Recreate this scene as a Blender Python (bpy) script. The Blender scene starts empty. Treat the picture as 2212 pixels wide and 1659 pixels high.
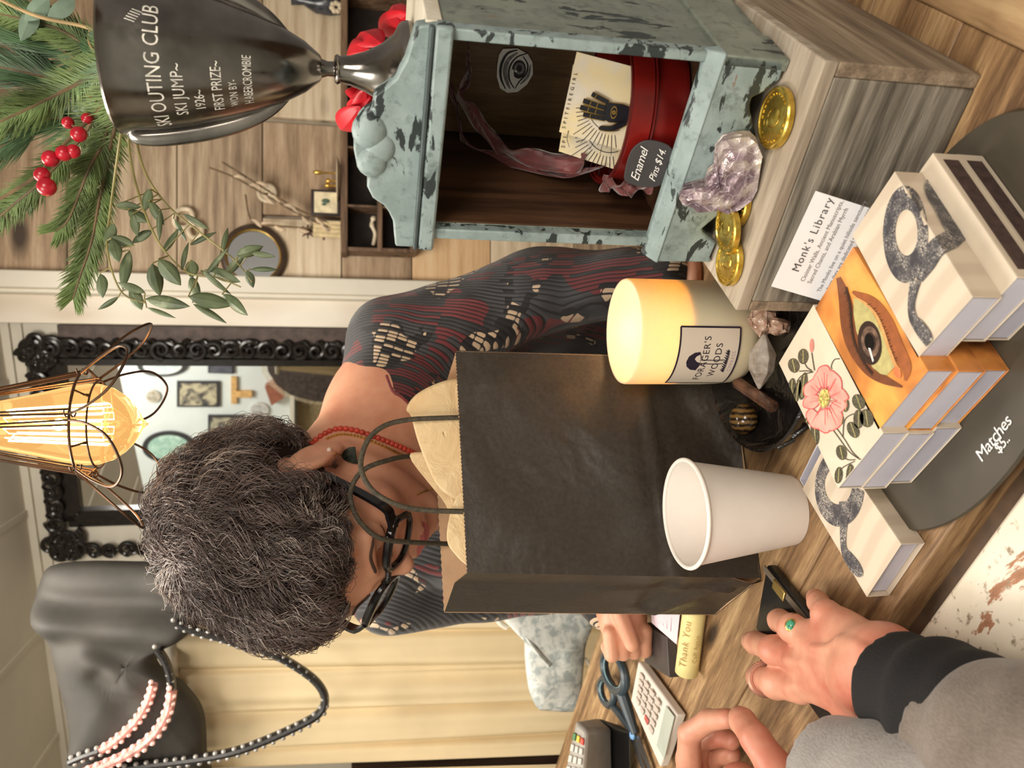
import bpy, bmesh, math, random
import numpy as np
from mathutils import Vector, Matrix
random.seed(7)
RNG = np.random.default_rng(7)
S = bpy.context.scene
COL = S.collection
# ---------------------------------------------------------------- camera
F = 1750.0; TH = math.radians(12.0); CZ = 1.33      # the phone is held on its side: picture left is up in the room
cam_d = bpy.data.cameras.new('camera'); cam = bpy.data.objects.new('camera', cam_d); COL.objects.link(cam)
cam_d.sensor_fit = 'HORIZONTAL'; cam_d.sensor_width = 36.0; cam_d.lens = F / 2212 * 36.0
cam_d.clip_start = 0.01; cam_d.clip_end = 30
_right = Vector((1, 0, 0)); _up = Vector((0, math.sin(TH), math.cos(TH))); _back = Vector((0, -math.cos(TH), math.sin(TH)))
cam.matrix_world = Matrix.Translation((0, 0, CZ)) @ Matrix((-_up, _right, _back)).transposed().to_4x4()
cam_d.dof.use_dof = True; cam_d.dof.focus_distance = 0.68; cam_d.dof.aperture_fstop = 11.0
S.camera = cam
# ---------------------------------------------------------------- view, world, large lights
S.view_settings.view_transform = 'Standard'; S.view_settings.look = 'None'
S.view_settings.gamma = 1.0; S.view_settings.use_curve_mapping = False; S.view_settings.exposure = 0.0
W = bpy.data.worlds.new('room_world'); S.world = W; W.use_nodes = True
W.node_tree.nodes['Background'].inputs[0].default_value = (1.0, 0.89, 0.77, 1)
W.node_tree.nodes['Background'].inputs[1].default_value = 0.28
def area(name, loc, target, size, power, col, sy=None):
    d = bpy.data.lights.new(name, 'AREA'); d.energy = power; d.color = col; d.size = size
    if sy: d.shape = 'RECTANGLE'; d.size_y = sy
    o = bpy.data.objects.new(name, d); COL.objects.link(o); o.location = loc
    o.rotation_euler = (Vector(target) - Vector(loc)).to_track_quat('-Z', 'Y').to_euler(); return o
area('ceiling_light_front', (-0.55, -0.15, 2.22), (-0.1, 0.8, 1.0), 0.55, 11.5, (1.0, 0.92, 0.82))
area('fill_light_cabinet', (0.30, -0.45, 1.80), (0.08, 0.7, 1.12), 0.45, 8.5, (1.0, 0.90, 0.78))  # added fill low behind the camera, brightens the cabinet interior
area('ceiling_light_back', (-0.2, 1.05, 2.22), (-0.1, 1.9, 1.2), 0.6, 21, (1.0, 0.93, 0.83))
area('fill_light_wall', (-1.3, 1.1, 3.3), (-2.1, 0.0, 2.2), 0.7, 40, (1.0, 0.96, 0.90))  # added fill, brightens the wall that the mirror shows
# ---------------------------------------------------------------- pixels to points
def ray(x, y):
    a = (829.5 - y) / F; b = (1106 - x) / F
    return Vector((a, math.cos(TH) + b * math.sin(TH), -math.sin(TH) + b * math.cos(TH)))
CAM = Vector((0, 0, CZ))
def P(x, y, d): return CAM + ray(x, y) * d
def Pz(x, y, z): r = ray(x, y); return CAM + r * ((z - CZ) / r.z)
def Py(x, y, Y): r = ray(x, y); return CAM + r * (Y / r.y)
def Pl(x, y, pt, n):
    r = ray(x, y); return CAM + r * ((Vector(pt) - CAM).dot(n) / r.dot(n))
# ---------------------------------------------------------------- materials
def lin(c):
    return tuple(((v / 255) / 12.92 if v / 255 <= .04045 else ((v / 255 + .055) / 1.055) ** 2.4) for v in c) + (1,)
class NT:
    def __init__(s, name):
        s.m = bpy.data.materials.new(name); s.m.use_nodes = True; s.t = s.m.node_tree
        s.b = s.t.nodes['Principled BSDF']; s.out = s.t.nodes['Material Output']
    def n(s, typ, ins=None, **kw):
        nd = s.t.nodes.new(typ)
        for k, v in kw.items(): setattr(nd, k, v)
        for k, v in (ins or {}).items():
            if isinstance(v, bpy.types.NodeSocket): s.t.links.new(v, nd.inputs[k])
            else: nd.inputs[k].default_value = v
        return nd
    def coord(s, scale=(1, 1, 1), rot=(0, 0, 0), loc=(0, 0, 0), kind='Object'):
        c = s.n('ShaderNodeTexCoord'); m = s.n('ShaderNodeMapping', {0: c.outputs[kind]})
        m.inputs['Scale'].default_value = scale; m.inputs['Rotation'].default_value = rot; m.inputs['Location'].default_value = loc
        return m.outputs[0]
    def noise(s, vec, scale=5, detail=4, rough=.55, dist=0):
        return s.n('ShaderNodeTexNoise', {'Vector': vec, 'Scale': scale, 'Detail': detail, 'Roughness': rough, 'Distortion': dist}).outputs[0]
    def ramp(s, fac, stops, interp='LINEAR'):
        r = s.n('ShaderNodeValToRGB', {0: fac}); r.color_ramp.interpolation = interp
        e = r.color_ramp.elements
        while len(e) < len(stops): e.new(.5)
        for el, (p, c) in zip(e, stops): el.position = p; el.color = c if len(c) == 4 else lin(c)
        return r.outputs[0]
    def mix(s, f, a, b, mode='MIX'):
        m = s.n('ShaderNodeMix', data_type='RGBA', blend_type=mode)
        for i, v in ((0, f), (6, a), (7, b)):
            if isinstance(v, bpy.types.NodeSocket): s.t.links.new(v, m.inputs[i])
            else: m.inputs[i].default_value = v if i == 0 or len(v) == 4 else lin(v)
        return m.outputs[2]
    def math(s, op, a, b=0.0):
        return s.n('ShaderNodeMath', {0: a, 1: b}, operation=op).outputs[0]
    def bump(s, h, strength=.3, dist=.002):
        b = s.n('ShaderNodeBump', {'Height': h, 'Strength': strength, 'Distance': dist}); s.t.links.new(b.outputs[0], s.b.inputs['Normal'])
    def base(s, c): s.set('Base Color', c)
    def set(s, k, v):
        if isinstance(v, bpy.types.NodeSocket): s.t.links.new(v, s.b.inputs[k])
        else: s.b.inputs[k].default_value = v
BW = ((0, 0, 0, 1), (1, 1, 1, 1))
def flat(name, c, rough=.6, metal=0, var=.12, scale=40, bump=0, bd=.001, **kw):
    t = NT(name); v = t.coord(); n = t.noise(v, scale, 3)
    c1 = tuple(min(255, max(0, q * (1 + var))) for q in c); c0 = tuple(q * (1 - var) for q in c)
    t.base(t.ramp(n, [(.3, c0), (.7, c1)])); t.set('Roughness', rough); t.set('Metallic', metal)
    if bump: t.bump(t.noise(v, scale * 2, 4), bump, bd)
    for k, val in kw.items(): t.set(k.replace('_', ' '), val)
    return t.m
def wood(name, dark, mid, light, along=0, scale=14, stretch=12, rough=.6, rot=(0, 0, 0), bump=.35, knots=True, loc=(0, 0, 0)):
    t = NT(name); sc = [1, 1, 1]; sc[along] = 1 / stretch
    v = t.coord(tuple(sc), rot, loc)
    n1 = t.noise(v, scale, 6, .6, .6); n2 = t.noise(v, scale * 5, 4, .7, .2); n3 = t.noise(v, scale * 17, 3, .7); v2 = t.coord((1, 1, 1), rot, loc)
    big = t.noise(v2, scale * .35, 3)
    wv = t.n('ShaderNodeTexWave', {'Vector': v, 'Scale': scale * .8, 'Distortion': 14.0, 'Detail': 3.0, 'Detail Scale': 1.2}, wave_type='RINGS').outputs[1]
    f = t.math('ADD', t.math('ADD', t.math('MULTIPLY', n1, .42), t.math('MULTIPLY', n3, .26)), t.math('ADD', t.math('MULTIPLY', wv, .09), t.math('MULTIPLY', n2, .27)))
    c = t.ramp(f, [(.40, dark), (.52, mid), (.63, light)])
    c = t.mix(t.math('MULTIPLY', big, .35), c, mid)
    if knots:
        sk = [2.2, 2.2, 2.2]; sk[along] = .9
        vo = t.n('ShaderNodeTexVoronoi', {'Vector': t.coord(tuple(sk), rot, loc), 'Scale': scale * .28}).outputs[0]
        c = t.mix(t.ramp(vo, [(.06, BW[1]), (.16, BW[0])]), c, tuple(q * .6 for q in dark))
    t.base(c); t.set('Roughness', rough); t.bump(f, bump, .002)
    return t.m
def glass(name, col, rough=0.0, ior=1.45):
    t = NT(name); t.base(lin(col)); t.set('Roughness', rough); t.set('Transmission Weight', 1.0); t.set('IOR', ior); return t.m
# ---------------------------------------------------------------- mesh building
def V(*a): return Vector(a)
class MB:
    def __init__(s): s.v = []; s.f = []; s.fm = []; s.mi = 0; s.flat = False
    def add(s, vs, fs):
        o = len(s.v); s.v += [tuple(p) for p in vs]; s.f += [tuple(i + o for i in f) for f in fs]; s.fm += [s.mi] * len(fs); return s
    def box(s, c, size, M=None):
        c = Vector(c); h = Vector(size) / 2; vs = []
        for dz in (-1, 1):
            for dy in (-1, 1):
                for dx in (-1, 1):
                    p = Vector((dx * h.x, dy * h.y, dz * h.z)); vs.append((M @ p if M else p) + c)
        return s.add(vs, [(0, 2, 3, 1), (4, 5, 7, 6), (0, 1, 5, 4), (2, 6, 7, 3), (0, 4, 6, 2), (1, 3, 7, 5)])
    def box2(s, a, b):
        a = Vector(a); b = Vector(b); return s.box((a + b) / 2, [abs(q) for q in (b - a)])
    def hexa(s, bot, top):
        n = len(bot); vs = list(bot) + list(top)
        fs = [tuple(reversed(range(n))), tuple(range(n, 2 * n))] + [(i, (i + 1) % n, n + (i + 1) % n, n + i) for i in range(n)]
        return s.add(vs, fs)
    def prism(s, poly, off):       # poly: 3d points, off: extrusion vector
        return s.hexa(poly, [Vector(p) + Vector(off) for p in poly])
    def poly(s, pts): return s.add(pts, [tuple(range(len(pts)))])
    def tube(s, pts, r, n=8, closed=False, cap=True, squash=None):
        pts = [Vector(p) for p in pts]; N = len(pts)
        rs = list(r) if hasattr(r, '__len__') else [r] * N
        vs = []; prev = None
        for i, p in enumerate(pts):
            if closed: t = pts[(i + 1) % N] - pts[i - 1]
            else: t = pts[min(i + 1, N - 1)] - pts[max(i - 1, 0)]
            t = t.normalized() if t.length > 1e-9 else Vector((0, 0, 1))
            if prev is None:
                a = Vector((0, 0, 1)) if abs(t.z) < .9 else Vector((1, 0, 0)); u = t.cross(a).normalized()
            else: u = (prev - t * prev.dot(t)).normalized()
            prev = u; w = t.cross(u)
            for k in range(n):
                an = 2 * math.pi * k / n; q = 1 if squash is None else squash
                vs.append(p + (u * math.cos(an) + w * math.sin(an) * q) * rs[i])
        fs = []
        for i in range(N if closed else N - 1):
            j = (i + 1) % N
            for k in range(n): fs.append((i * n + k, i * n + (k + 1) % n, j * n + (k + 1) % n, j * n + k))
        if cap and not closed: fs += [tuple(reversed(range(n))), tuple((N - 1) * n + k for k in range(n))]
        return s.add(vs, fs)
    def lathe(s, prof, c=(0, 0, 0), n=48, M=None, sx=1, sy=1, a0=0, a1=2 * math.pi):
        c = Vector(c); vs = []; full = abs(a1 - a0 - 2 * math.pi) < 1e-6; m = n if full else n + 1
        for r, z in prof:
            for k in range(m):
                an = a0 + (a1 - a0) * k / n; p = Vector((r * math.cos(an) * sx, r * math.sin(an) * sy, z)); vs.append((M @ p if M else p) + c)
        fs = []
        for i in range(len(prof) - 1):
            for k in range(n):
                k2 = (k + 1) % m; fs.append((i * m + k, i * m + k2, (i + 1) * m + k2, (i + 1) * m + k))
        return s.add(vs, fs)
    def ball(s, c, r, M=None, n=16):
        r = (r, r, r) if not hasattr(r, '__len__') else r
        prof = [(math.sin(math.pi * i / (n // 2)) , -math.cos(math.pi * i / (n // 2))) for i in range(n // 2 + 1)]
        c = Vector(c); D = Matrix.Diagonal(Vector(r)); return s.lathe([(max(a, 1e-4), b) for a, b in prof], c, n, (M @ D) if M else D)
    def grid(s, fn, nu, nv, closed_u=False):
        vs = [fn(i / nu, j / nv) for j in range(nv + 1) for i in range(nu + (0 if closed_u else 1))]; w = nu + (0 if closed_u else 1)
        return s.add(vs, [(j * w + i, j * w + (i + 1) % w, (j + 1) * w + (i + 1) % w, (j + 1) * w + i) for j in range(nv) for i in range(nu)])
def curve(pts, n=8, closed=False):       # catmull-rom through points
    pts = [Vector(p) for p in pts]; N = len(pts); out = []
    for i in range(N if closed else N - 1):
        g = lambda k: pts[k % N] if closed else pts[min(max(k, 0), N - 1)]
        a, b, c, d = g(i - 1), g(i), g(i + 1), g(i + 2)
        for k in range(n):
            t = k / n; out.append(.5 * ((2 * b) + (c - a) * t + (2 * a - 5 * b + 4 * c - d) * t * t + (3 * b - a - 3 * c + d) * t ** 3))
    if not closed: out.append(pts[-1])
    return out
MW = {}
def world_of(o): return MW[o.name]
def thing(name, label, cat, loc=(0, 0, 0), rotz=0, group=None, M=None):
    o = bpy.data.objects.new(name, None); COL.objects.link(o); o.empty_display_size = .02
    mw = M if M is not None else Matrix.Translation(Vector(loc)) @ Matrix.Rotation(rotz, 4, 'Z')
    o.matrix_world = mw; MW[o.name] = mw.copy(); o['label'] = label; o['category'] = cat
    if group: o['group'] = group
    return o
def tag(o, label, cat, group=None, kind=None):
    if label: o['label'] = label
    if cat: o['category'] = cat
    if group: o['group'] = group
    if kind: o['kind'] = kind
    return o
def make_mesh(name, mb, mats, T=None, smooth=True, angle=35, fix=True):
    me = bpy.data.meshes.new(name)
    vs = mb.v if T is None else [tuple(T @ Vector(p)) for p in mb.v]
    me.from_pydata(vs, [], mb.f); me.update()
    if fix:
        bm = bmesh.new(); bm.from_mesh(me); bmesh.ops.recalc_face_normals(bm, faces=bm.faces); bm.to_mesh(me); bm.free()
    mats = mats if isinstance(mats, (list, tuple)) else [mats]
    for m in mats: me.materials.append(m)
    if len(mats) > 1: me.polygons.foreach_set('material_index', mb.fm)
    if smooth:
        me.polygons.foreach_set('use_smooth', [True] * len(me.polygons))
        me.set_sharp_from_angle(angle=math.radians(angle))
    return me
def obj(name, mb, mats, parent=None, world=True, smooth=True, angle=35, bevel=0, fix=True, origin=None, label=None, seg=2):
    """world=True: mb holds room coordinates; False: the parent's own coordinates"""
    if parent is not None:
        Mp = world_of(parent); T = Mp.inverted() if world else None
        me = make_mesh(name, mb, mats, T, smooth, angle, fix)
        o = bpy.data.objects.new(name, me); COL.objects.link(o); o.parent = parent; MW[o.name] = Mp.copy()
    else:
        if origin is None:
            a = np.array(mb.v); origin = ((a[:, 0].min() + a[:, 0].max()) / 2, (a[:, 1].min() + a[:, 1].max()) / 2, a[:, 2].min())
        mw = Matrix.Translation(Vector(origin)); me = make_mesh(name, mb, mats, mw.inverted(), smooth, angle, fix)
        o = bpy.data.objects.new(name, me); COL.objects.link(o); o.matrix_world = mw; MW[o.name] = mw
    if bevel:
        b = o.modifiers.new('bevel', 'BEVEL'); b.width = bevel; b.segments = seg; b.limit_method = 'ANGLE'; b.angle_limit = math.radians(40)
    if label: o['label'] = label
    return o
def struct(name, mb, m, **kw):
    o = obj(name, mb, m, None, **kw); o['kind'] = 'structure'; return o
def text2d(s, size=1.0, spacing=1.0, extrude=0):
    cu = bpy.data.curves.new('t', 'FONT'); cu.body = s; cu.size = size; cu.space_character = spacing; cu.resolution_u = 3; cu.extrude = extrude
    o = bpy.data.objects.new('t', cu); COL.objects.link(o)
    dg = bpy.context.evaluated_depsgraph_get(); me = bpy.data.meshes.new_from_object(o.evaluated_get(dg))
    vs = [Vector(v.co) for v in me.vertices]; fs = [tuple(p.vertices) for p in me.polygons]
    bpy.data.objects.remove(o); bpy.data.curves.remove(cu); bpy.data.meshes.remove(me)
    return vs, fs
def put_text(mb, s, size, fn, spacing=1.0, align=0):
    vs, fs = text2d(s, size, spacing)
    if not vs: return
    w = max(v.x for v in vs)
    mb.add([fn(v.x - w * align, v.y) for v in vs], fs)
def ribbon(mb, pts, w, fn, sub=6):        # flat ribbon in 2d picture-on-surface coordinates; w = half widths
    q = curve([(p[0], p[1], ww) for p, ww in zip(pts, w)] if hasattr(w, '__len__') else [(p[0], p[1], w) for p in pts], sub)
    L = []; R = []
    for i, p in enumerate(q):
        t = q[min(i + 1, len(q) - 1)] - q[max(i - 1, 0)]; t = Vector((t.x, t.y, 0)).normalized(); nn = Vector((-t.y, t.x))
        L.append(fn(p.x + nn.x * p.z, p.y + nn.y * p.z)); R.append(fn(p.x - nn.x * p.z, p.y - nn.y * p.z))
    n = len(q); mb.add(L + R, [(i, i + 1, n + i + 1, n + i) for i in range(n - 1)])
def oval(mb, cx, cy, rx, ry, fn, rot=0, n=28, inner=0, wob=0, k=5):
    c, s_ = math.cos(rot), math.sin(rot)
    def pt(a, q):
        q *= 1 + wob * math.sin(k * a + 1)
        x = rx * q * math.cos(a); y = ry * q * math.sin(a); return fn(cx + x * c - y * s_, cy + x * s_ + y * c)
    if inner:
        vs = [pt(2 * math.pi * i / n, 1) for i in range(n)] + [pt(2 * math.pi * i / n, inner) for i in range(n)]
        mb.add(vs, [(i, (i + 1) % n, n + (i + 1) % n, n + i) for i in range(n)])
    else: mb.poly([pt(2 * math.pi * i / n, 1) for i in range(n)])
from mathutils.bvhtree import BVHTree
def bvh_of(mb): return BVHTree.FromPolygons([Vector(p) for p in mb.v], mb.f)
def on_body(tree, x, y, off=0.0, dflt=.9):
    r = ray(x, y).normalized(); h = tree.ray_cast(CAM, r)
    return (h[0] - r * off) if h[0] is not None else P(x, y, dflt)
# ---------------------------------------------------------------- signed distance modelling for bodies, hands, rocks
class SDF:
    def __init__(s, lo, hi, h):
        s.lo = np.array(lo, np.float32); s.h = h; n = np.ceil((np.array(hi) - s.lo) / h).astype(int) + 1
        ax = [s.lo[i] + h * np.arange(n[i], dtype=np.float32) for i in range(3)]
        s.X, s.Y, s.Z = np.meshgrid(*ax, indexing='ij'); s.n = n; s.d = np.full(n, 9.0, np.float32)
    def loc(s, M):      # grid points in local frame M (4x4)
        Mi = np.array(M.inverted()); return [Mi[i, 0] * s.X + Mi[i, 1] * s.Y + Mi[i, 2] * s.Z + Mi[i, 3] for i in range(3)]
    def cone(s, a, b, ra, rb, q=None):
        X, Y, Z = q or (s.X, s.Y, s.Z); a = np.array(a, np.float32); b = np.array(b, np.float32); ab = b - a; L = float(ab @ ab) + 1e-12
        t = np.clip(((X - a[0]) * ab[0] + (Y - a[1]) * ab[1] + (Z - a[2]) * ab[2]) / L, 0, 1)
        return np.sqrt((X - a[0] - t * ab[0]) ** 2 + (Y - a[1] - t * ab[1]) ** 2 + (Z - a[2] - t * ab[2]) ** 2) - (ra + (rb - ra) * t)
    def ell(s, c, r, q=None, M=None):
        X, Y, Z = q or (s.X, s.Y, s.Z); x, y, z = X - c[0], Y - c[1], Z - c[2]
        if M is not None:
            m = np.array(M.transposed()); x, y, z = [m[i, 0] * x + m[i, 1] * y + m[i, 2] * z for i in range(3)]
        k = np.sqrt((x / r[0]) ** 2 + (y / r[1]) ** 2 + (z / r[2]) ** 2); return (k - 1) * min(r) * (.6 + .4 * 1)
    def add(s, d, k=.01):
        h = np.clip(.5 + .5 * (s.d - d) / k, 0, 1); s.d = s.d * (1 - h) + d * h - k * h * (1 - h); return s
    def sub(s, d, k=.005):
        h = np.clip(.5 - .5 * (s.d + d) / k, 0, 1); s.d = s.d * (1 - h) - d * h + k * h * (1 - h); return s
    def mesh(s):
        d = s.d; ins = d < 0; nx, ny, nz = s.n; cnt = np.zeros((nx - 1, ny - 1, nz - 1), np.float32); acc = np.zeros((3, nx - 1, ny - 1, nz - 1), np.float32)
        def sl(o): return tuple(slice(o[i], o[i] + s.n[i] - 1) for i in range(3))
        for ax in range(3):
            o1, o2 = [i for i in range(3) if i != ax]
            for u in (0, 1):
                for w in (0, 1):
                    A = [0, 0, 0]; A[o1] = u; A[o2] = w; B = list(A); B[ax] = 1
                    da, db = d[sl(A)], d[sl(B)]; m = (da < 0) != (db < 0); t = np.where(m, da / np.where(m, da - db, 1), 0)
                    cnt += m
                    for i in range(3): acc[i] += m * (A[i] + (t if i == ax else 0))
        act = cnt > 0; idx = -np.ones(act.shape, np.int64); idx[act] = np.arange(act.sum()); I = np.argwhere(act)
        vs = s.lo + s.h * (I + (acc[:, act] / cnt[act]).T)
        faces = []
        for ax in range(3):
            o1, o2 = [(1, 2), (2, 0), (0, 1)][ax]
            a = [slice(None)] * 3; b = [slice(None)] * 3; a[ax] = slice(0, -1); b[ax] = slice(1, None)
            m = ins[tuple(a)] != ins[tuple(b)]; E = np.argwhere(m); fl = ins[tuple(a)][m]
            ok = np.all([(E[:, o] > 0) & (E[:, o] < s.n[o] - 1) for o in (o1, o2)], axis=0); E = E[ok]; fl = fl[ok]
            def g(du, dv):
                Q = E.copy(); Q[:, o1] -= du; Q[:, o2] -= dv; return idx[Q[:, 0], Q[:, 1], Q[:, 2]]
            q = np.stack([g(1, 1), g(0, 1), g(0, 0), g(1, 0)], 1); q[~fl] = q[~fl][:, ::-1]; faces.append(q)
        q = np.concatenate(faces); q = q[(q >= 0).all(1)]
        mb = MB(); mb.v = [tuple(p) for p in vs.astype(float)]; mb.f = [tuple(f) for f in q.tolist()]; mb.fm = [0] * len(mb.f); return mb
def frame(o, x, y, z):
    M = Matrix((Vector(x).normalized(), Vector(y).normalized(), Vector(z).normalized())).transposed().to_4x4(); M.translation = Vector(o); return M
# ================================================================ ROOM
m_white = flat('white_paint', (226, 219, 203), .55, var=.03, scale=6)
m_ceil = flat('ceiling_paint', (232, 226, 210), .6, var=.02, scale=4)
m_plank1 = wood('weathered_plank', (110, 90, 72), (166, 143, 117), (202, 182, 154), 0, 9, 14, .7)
m_plank2 = wood('pale_plank', (176, 152, 124), (214, 194, 164), (232, 216, 190), 0, 9, 14, .7, loc=(3, 1, 2))
m_plank3 = wood('peach_plank', (186, 146, 104), (219, 182, 138), (232, 202, 162), 0, 7, 14, .7, loc=(1, 5, 2), bump=.15)
m_plank4 = wood('brown_plank', (116, 94, 74), (168, 142, 114), (198, 174, 146), 0, 8, 10, .7, loc=(7, 1, 2))
CEIL = 2.29
mb = MB(); mb.box2((-3.6, 1.72, CEIL), (1.9, 4.6, CEIL + .05)); mb.box2((-3.6, 1.68, CEIL), (1.9, 1.72, 3.9)); mb.box2((-3.6, -2.2, 3.9), (1.9, 1.72, 3.95)); struct('ceiling', mb, m_ceil)
mb = MB()
for k in range(9):      # ceiling cover strips
    x = -2.2 + k * .42; mb.hexa([V(x + .43, 1.73, CEIL - .006), V(x + .45, 1.73, CEIL - .006), V(x + .62, 3.6, CEIL - .006), V(x + .60, 3.6, CEIL - .006)], [V(x + .43, 1.73, CEIL + .002), V(x + .45, 1.73, CEIL + .002), V(x + .62, 3.6, CEIL + .002), V(x + .60, 3.6, CEIL + .002)])
struct('trim_1', mb, m_white)
mb = MB(); mb.box2((-3.6, -2.2, -.05), (1.9, 4.6, 0)); struct('floor', mb, wood('floor_boards', (70, 50, 35), (120, 90, 62), (150, 118, 84), 1, 6, 12, .5))
WY = 2.45                 # plank wall
mb = MB()
def plank(x0, x1, y0, y1, mi):
    a = Py(x0, y0, WY); b = Py(x1, y1, WY); mb.mi = mi; mb.box2((min(a.x, b.x) + .0008, WY, min(a.z, b.z) + .0015), (max(a.x, b.x) - .0008, WY + .03, max(a.z, b.z) - .0015))
XR = -420
plank(-60, 145, XR, 622, 3); plank(145, 232, 180, 622, 0); plank(145, 232, XR, 180, 3); plank(232, 382, XR, 622, 0); plank(382, 567, XR, 90, 0); plank(382, 567, 90, 622, 0)
plank(567, 738, XR, 262, 1); plank(567, 738, 262, 470, 3); plank(567, 738, 470, 622, 1)
plank(738, 890, XR, 622, 3); plank(890, 1060, XR, 622, 2); plank(1060, 1240, XR, 622, 1); plank(1240, 1500, XR, 622, 0)
w = struct('wall_right', mb, [m_plank1, m_plank2, m_plank3, m_plank4], bevel=.002)
mb = MB(); a = Py(740, 622, WY); b = Py(740, XR, WY)
mb.box2((a.x, WY + .03, 0), (b.x, WY + .06, CEIL)); struct('wall_right_core', mb, m_white)
# the white wall with the mirror recedes to the left
WP = V(.253, 2.595, 0); WD = V(-.943, .333, 0).normalized(); WN = V(-.333, -.943, 0).normalized()
def Wp(x, y, off=0): return Pl(x, y, WP + WN * off, WN)
mb = MB(); mb.hexa([WP - WD * .35, WP + WD * 3.2, WP + WD * 3.2 - WN * .08, WP - WD * .35 - WN * .08], [q + V(0, 0, CEIL) for q in (WP - WD * .35, WP + WD * 3.2, WP + WD * 3.2 - WN * .08, WP - WD * .35 - WN * .08)])
struct('wall_back', mb, m_white)
# white casing between plank wall and recess, with a second flat board
mb = MB(); a = Py(700, 603, WY); b = Py(700, 638, WY)
mb.box2((b.x, WY - .035, 0), (a.x, WY + .06, CEIL)); mb.box2((b.x - .012, WY - .02, 0), (b.x, WY + .06, CEIL)); struct('trim_2', mb, m_white, bevel=.004)
t = NT('mottled_casing'); v = t.coord((1, 1, .5)); t.base(t.ramp(t.noise(v, 5, 2, .4), [(.40, (196, 178, 156)), (.47, (216, 204, 186)), (.62, (236, 228, 214))])); t.set('Roughness', .35)
mb = MB(); c = Py(700, 706, WY + .02); mb.box2((c.x, WY + .03, 0), (b.x - .012, WY + .05, CEIL)); struct('trim_3', mb, t.m, bevel=.002)
mb = MB()                # crown moulding along the mirror wall
for off, z0, z1 in ((.03, CEIL - .022, CEIL), (.014, CEIL - .05, CEIL - .022)):
    q = [WP - WD * .05 + WN * off, WP + WD * 3.2 + WN * off, WP + WD * 3.2, WP - WD * .05]; mb.hexa([p + V(0, 0, z0) for p in q], [p + V(0, 0, z1) for p in q])
struct('trim_4', mb, m_white)
# the wall behind the customer (seen in the mirror)
def refl(p): d = (p - WP).dot(WN); return p - WN * 2 * d
RV = 1.35                # how far behind the glass the mirrored wall appears
m_wallR = flat('pale_blue_white_wall', (214, 220, 216), .6, var=.02, scale=5)
RP = refl(WP - WN * 1.9); 
mb = MB(); q = [RP + WD * 3.0, RP - WD * .9, RP - WD * .9 + WN * .08, RP + WD * 3.0 + WN * .08]
# placed left of the customer, parallel to the mirror
m_side = flat('side_wall_paint', (214, 206, 190), .6, var=.03, scale=5)
mb = MB(); mb.box2((-3.6, -2.2, 0), (-3.52, 4.6, 3.9)); struct('wall_left', mb, m_side)
mb = MB(); a = Wp(125, 700, .012); b = Wp(125, 732, .012); mb.hexa([V(a.x, a.y, .3), V(b.x, b.y, .3), V(b.x, b.y, .3) + WN * .01, V(a.x, a.y, .3) + WN * .01], [V(a.x, a.y, a.z), V(b.x, b.y, a.z), V(b.x, b.y, a.z) + WN * .01, V(a.x, a.y, a.z) + WN * .01]); struct('shadow_strip', mb, flat('recess_shadow_tone', (84, 70, 64), .6, var=.2))  # shade of the recess beside the mirror frame, put in as a dark strip
# ================================================================ COUNTER
CA = math.radians(-38.5); ca = V(math.cos(CA), math.sin(CA), 0); cb = V(-math.sin(CA), math.cos(CA), 0)
K = V(.098, .294, 0); CT = .95
MK = frame(K, ca, cb, (0, 0, 1))
def kc(a, b, z): return K + ca * a + cb * b + V(0, 0, z)
T_counter = thing('counter', 'worn wooden shop counter of wide planks with chipped white base', 'counter', M=MK)
m_top = wood('counter_planks', (78, 54, 34), (142, 110, 76), (190, 158, 116), 0, 22, 10, .5, bump=.5)
m_edge = wood('counter_edge_wood', (66, 46, 30), (118, 86, 56), (158, 122, 84), 0, 10, 12, .5)
mb = MB(); bs = [-.0, .085, .19, .29, .385]
for i in range(4): mb.box2((-1.55, bs[i] + .0006, CT - .028), (.012, bs[i + 1] - .0006, CT))
mb.box2((-.42, .3856, CT - .028), (.012, .50, CT)); mb.box2((-.42, .5006, CT - .028), (.012, .62, CT))
obj('counter_top', mb, m_top, T_counter, world=False, bevel=.0015)
mb = MB(); mb.box2((.012, -.0, CT - .034), (.040, .62, CT + .002)); obj('end_board', mb, wood('end_board_wood', (100, 74, 48), (160, 128, 92), (190, 160, 120), 1, 10, 10, .5), T_counter, world=False, bevel=.002)
mb = MB(); mb.box2((-1.55, -.012, CT - .040), (.06, 0, CT - .022)); mb.box2((.04, -.012, CT - .040), (.06, .62, CT - .022)); obj('edge_strip', mb, flat('gap_shadow_brown', (74, 56, 40), .7, var=.2), T_counter, world=False)  # shadow gap between planks and white ledge, put into the dark brown
t = NT('chipped_white_paint'); v = t.coord((.6, 1.4, 1)); n = t.noise(v, 22, 6, .65, .4); g = t.noise(t.coord(), 160, 3)
c = t.ramp(n, [(.30, (150, 104, 74)), (.345, (170, 120, 88)), (.36, (232, 222, 204)), (.7, (224, 212, 190))]); c = t.mix(t.ramp(g, [(.60, BW[0]), (.72, BW[1])]), c, (150, 132, 110)); t.base(c); t.set('Roughness', .5); t.bump(n, .3, .002)
m_chipw = t.m
mb = MB(); mb.box2((-1.55, -.095, CT - .036), (.14, -.012, CT - .016)); mb.box2((.06, -.012, CT - .036), (.14, .62, CT - .016)); obj('white_ledge', mb, m_chipw, T_counter, world=False, bevel=.003)
mb = MB(); mb.box2((-1.5, -.02, .02), (.03, .36, CT - .046)); obj('base_cabinet', mb, m_chipw, T_counter, world=False)
mb = MB(); mb.box2((-1.55, -.128, CT - .066), (.16, -.105, CT - .046)); obj('grey_rail', mb, flat('grey_rail_paint', (150, 146, 136), .5, var=.15, scale=20), T_counter, world=False, bevel=.002)
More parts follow.
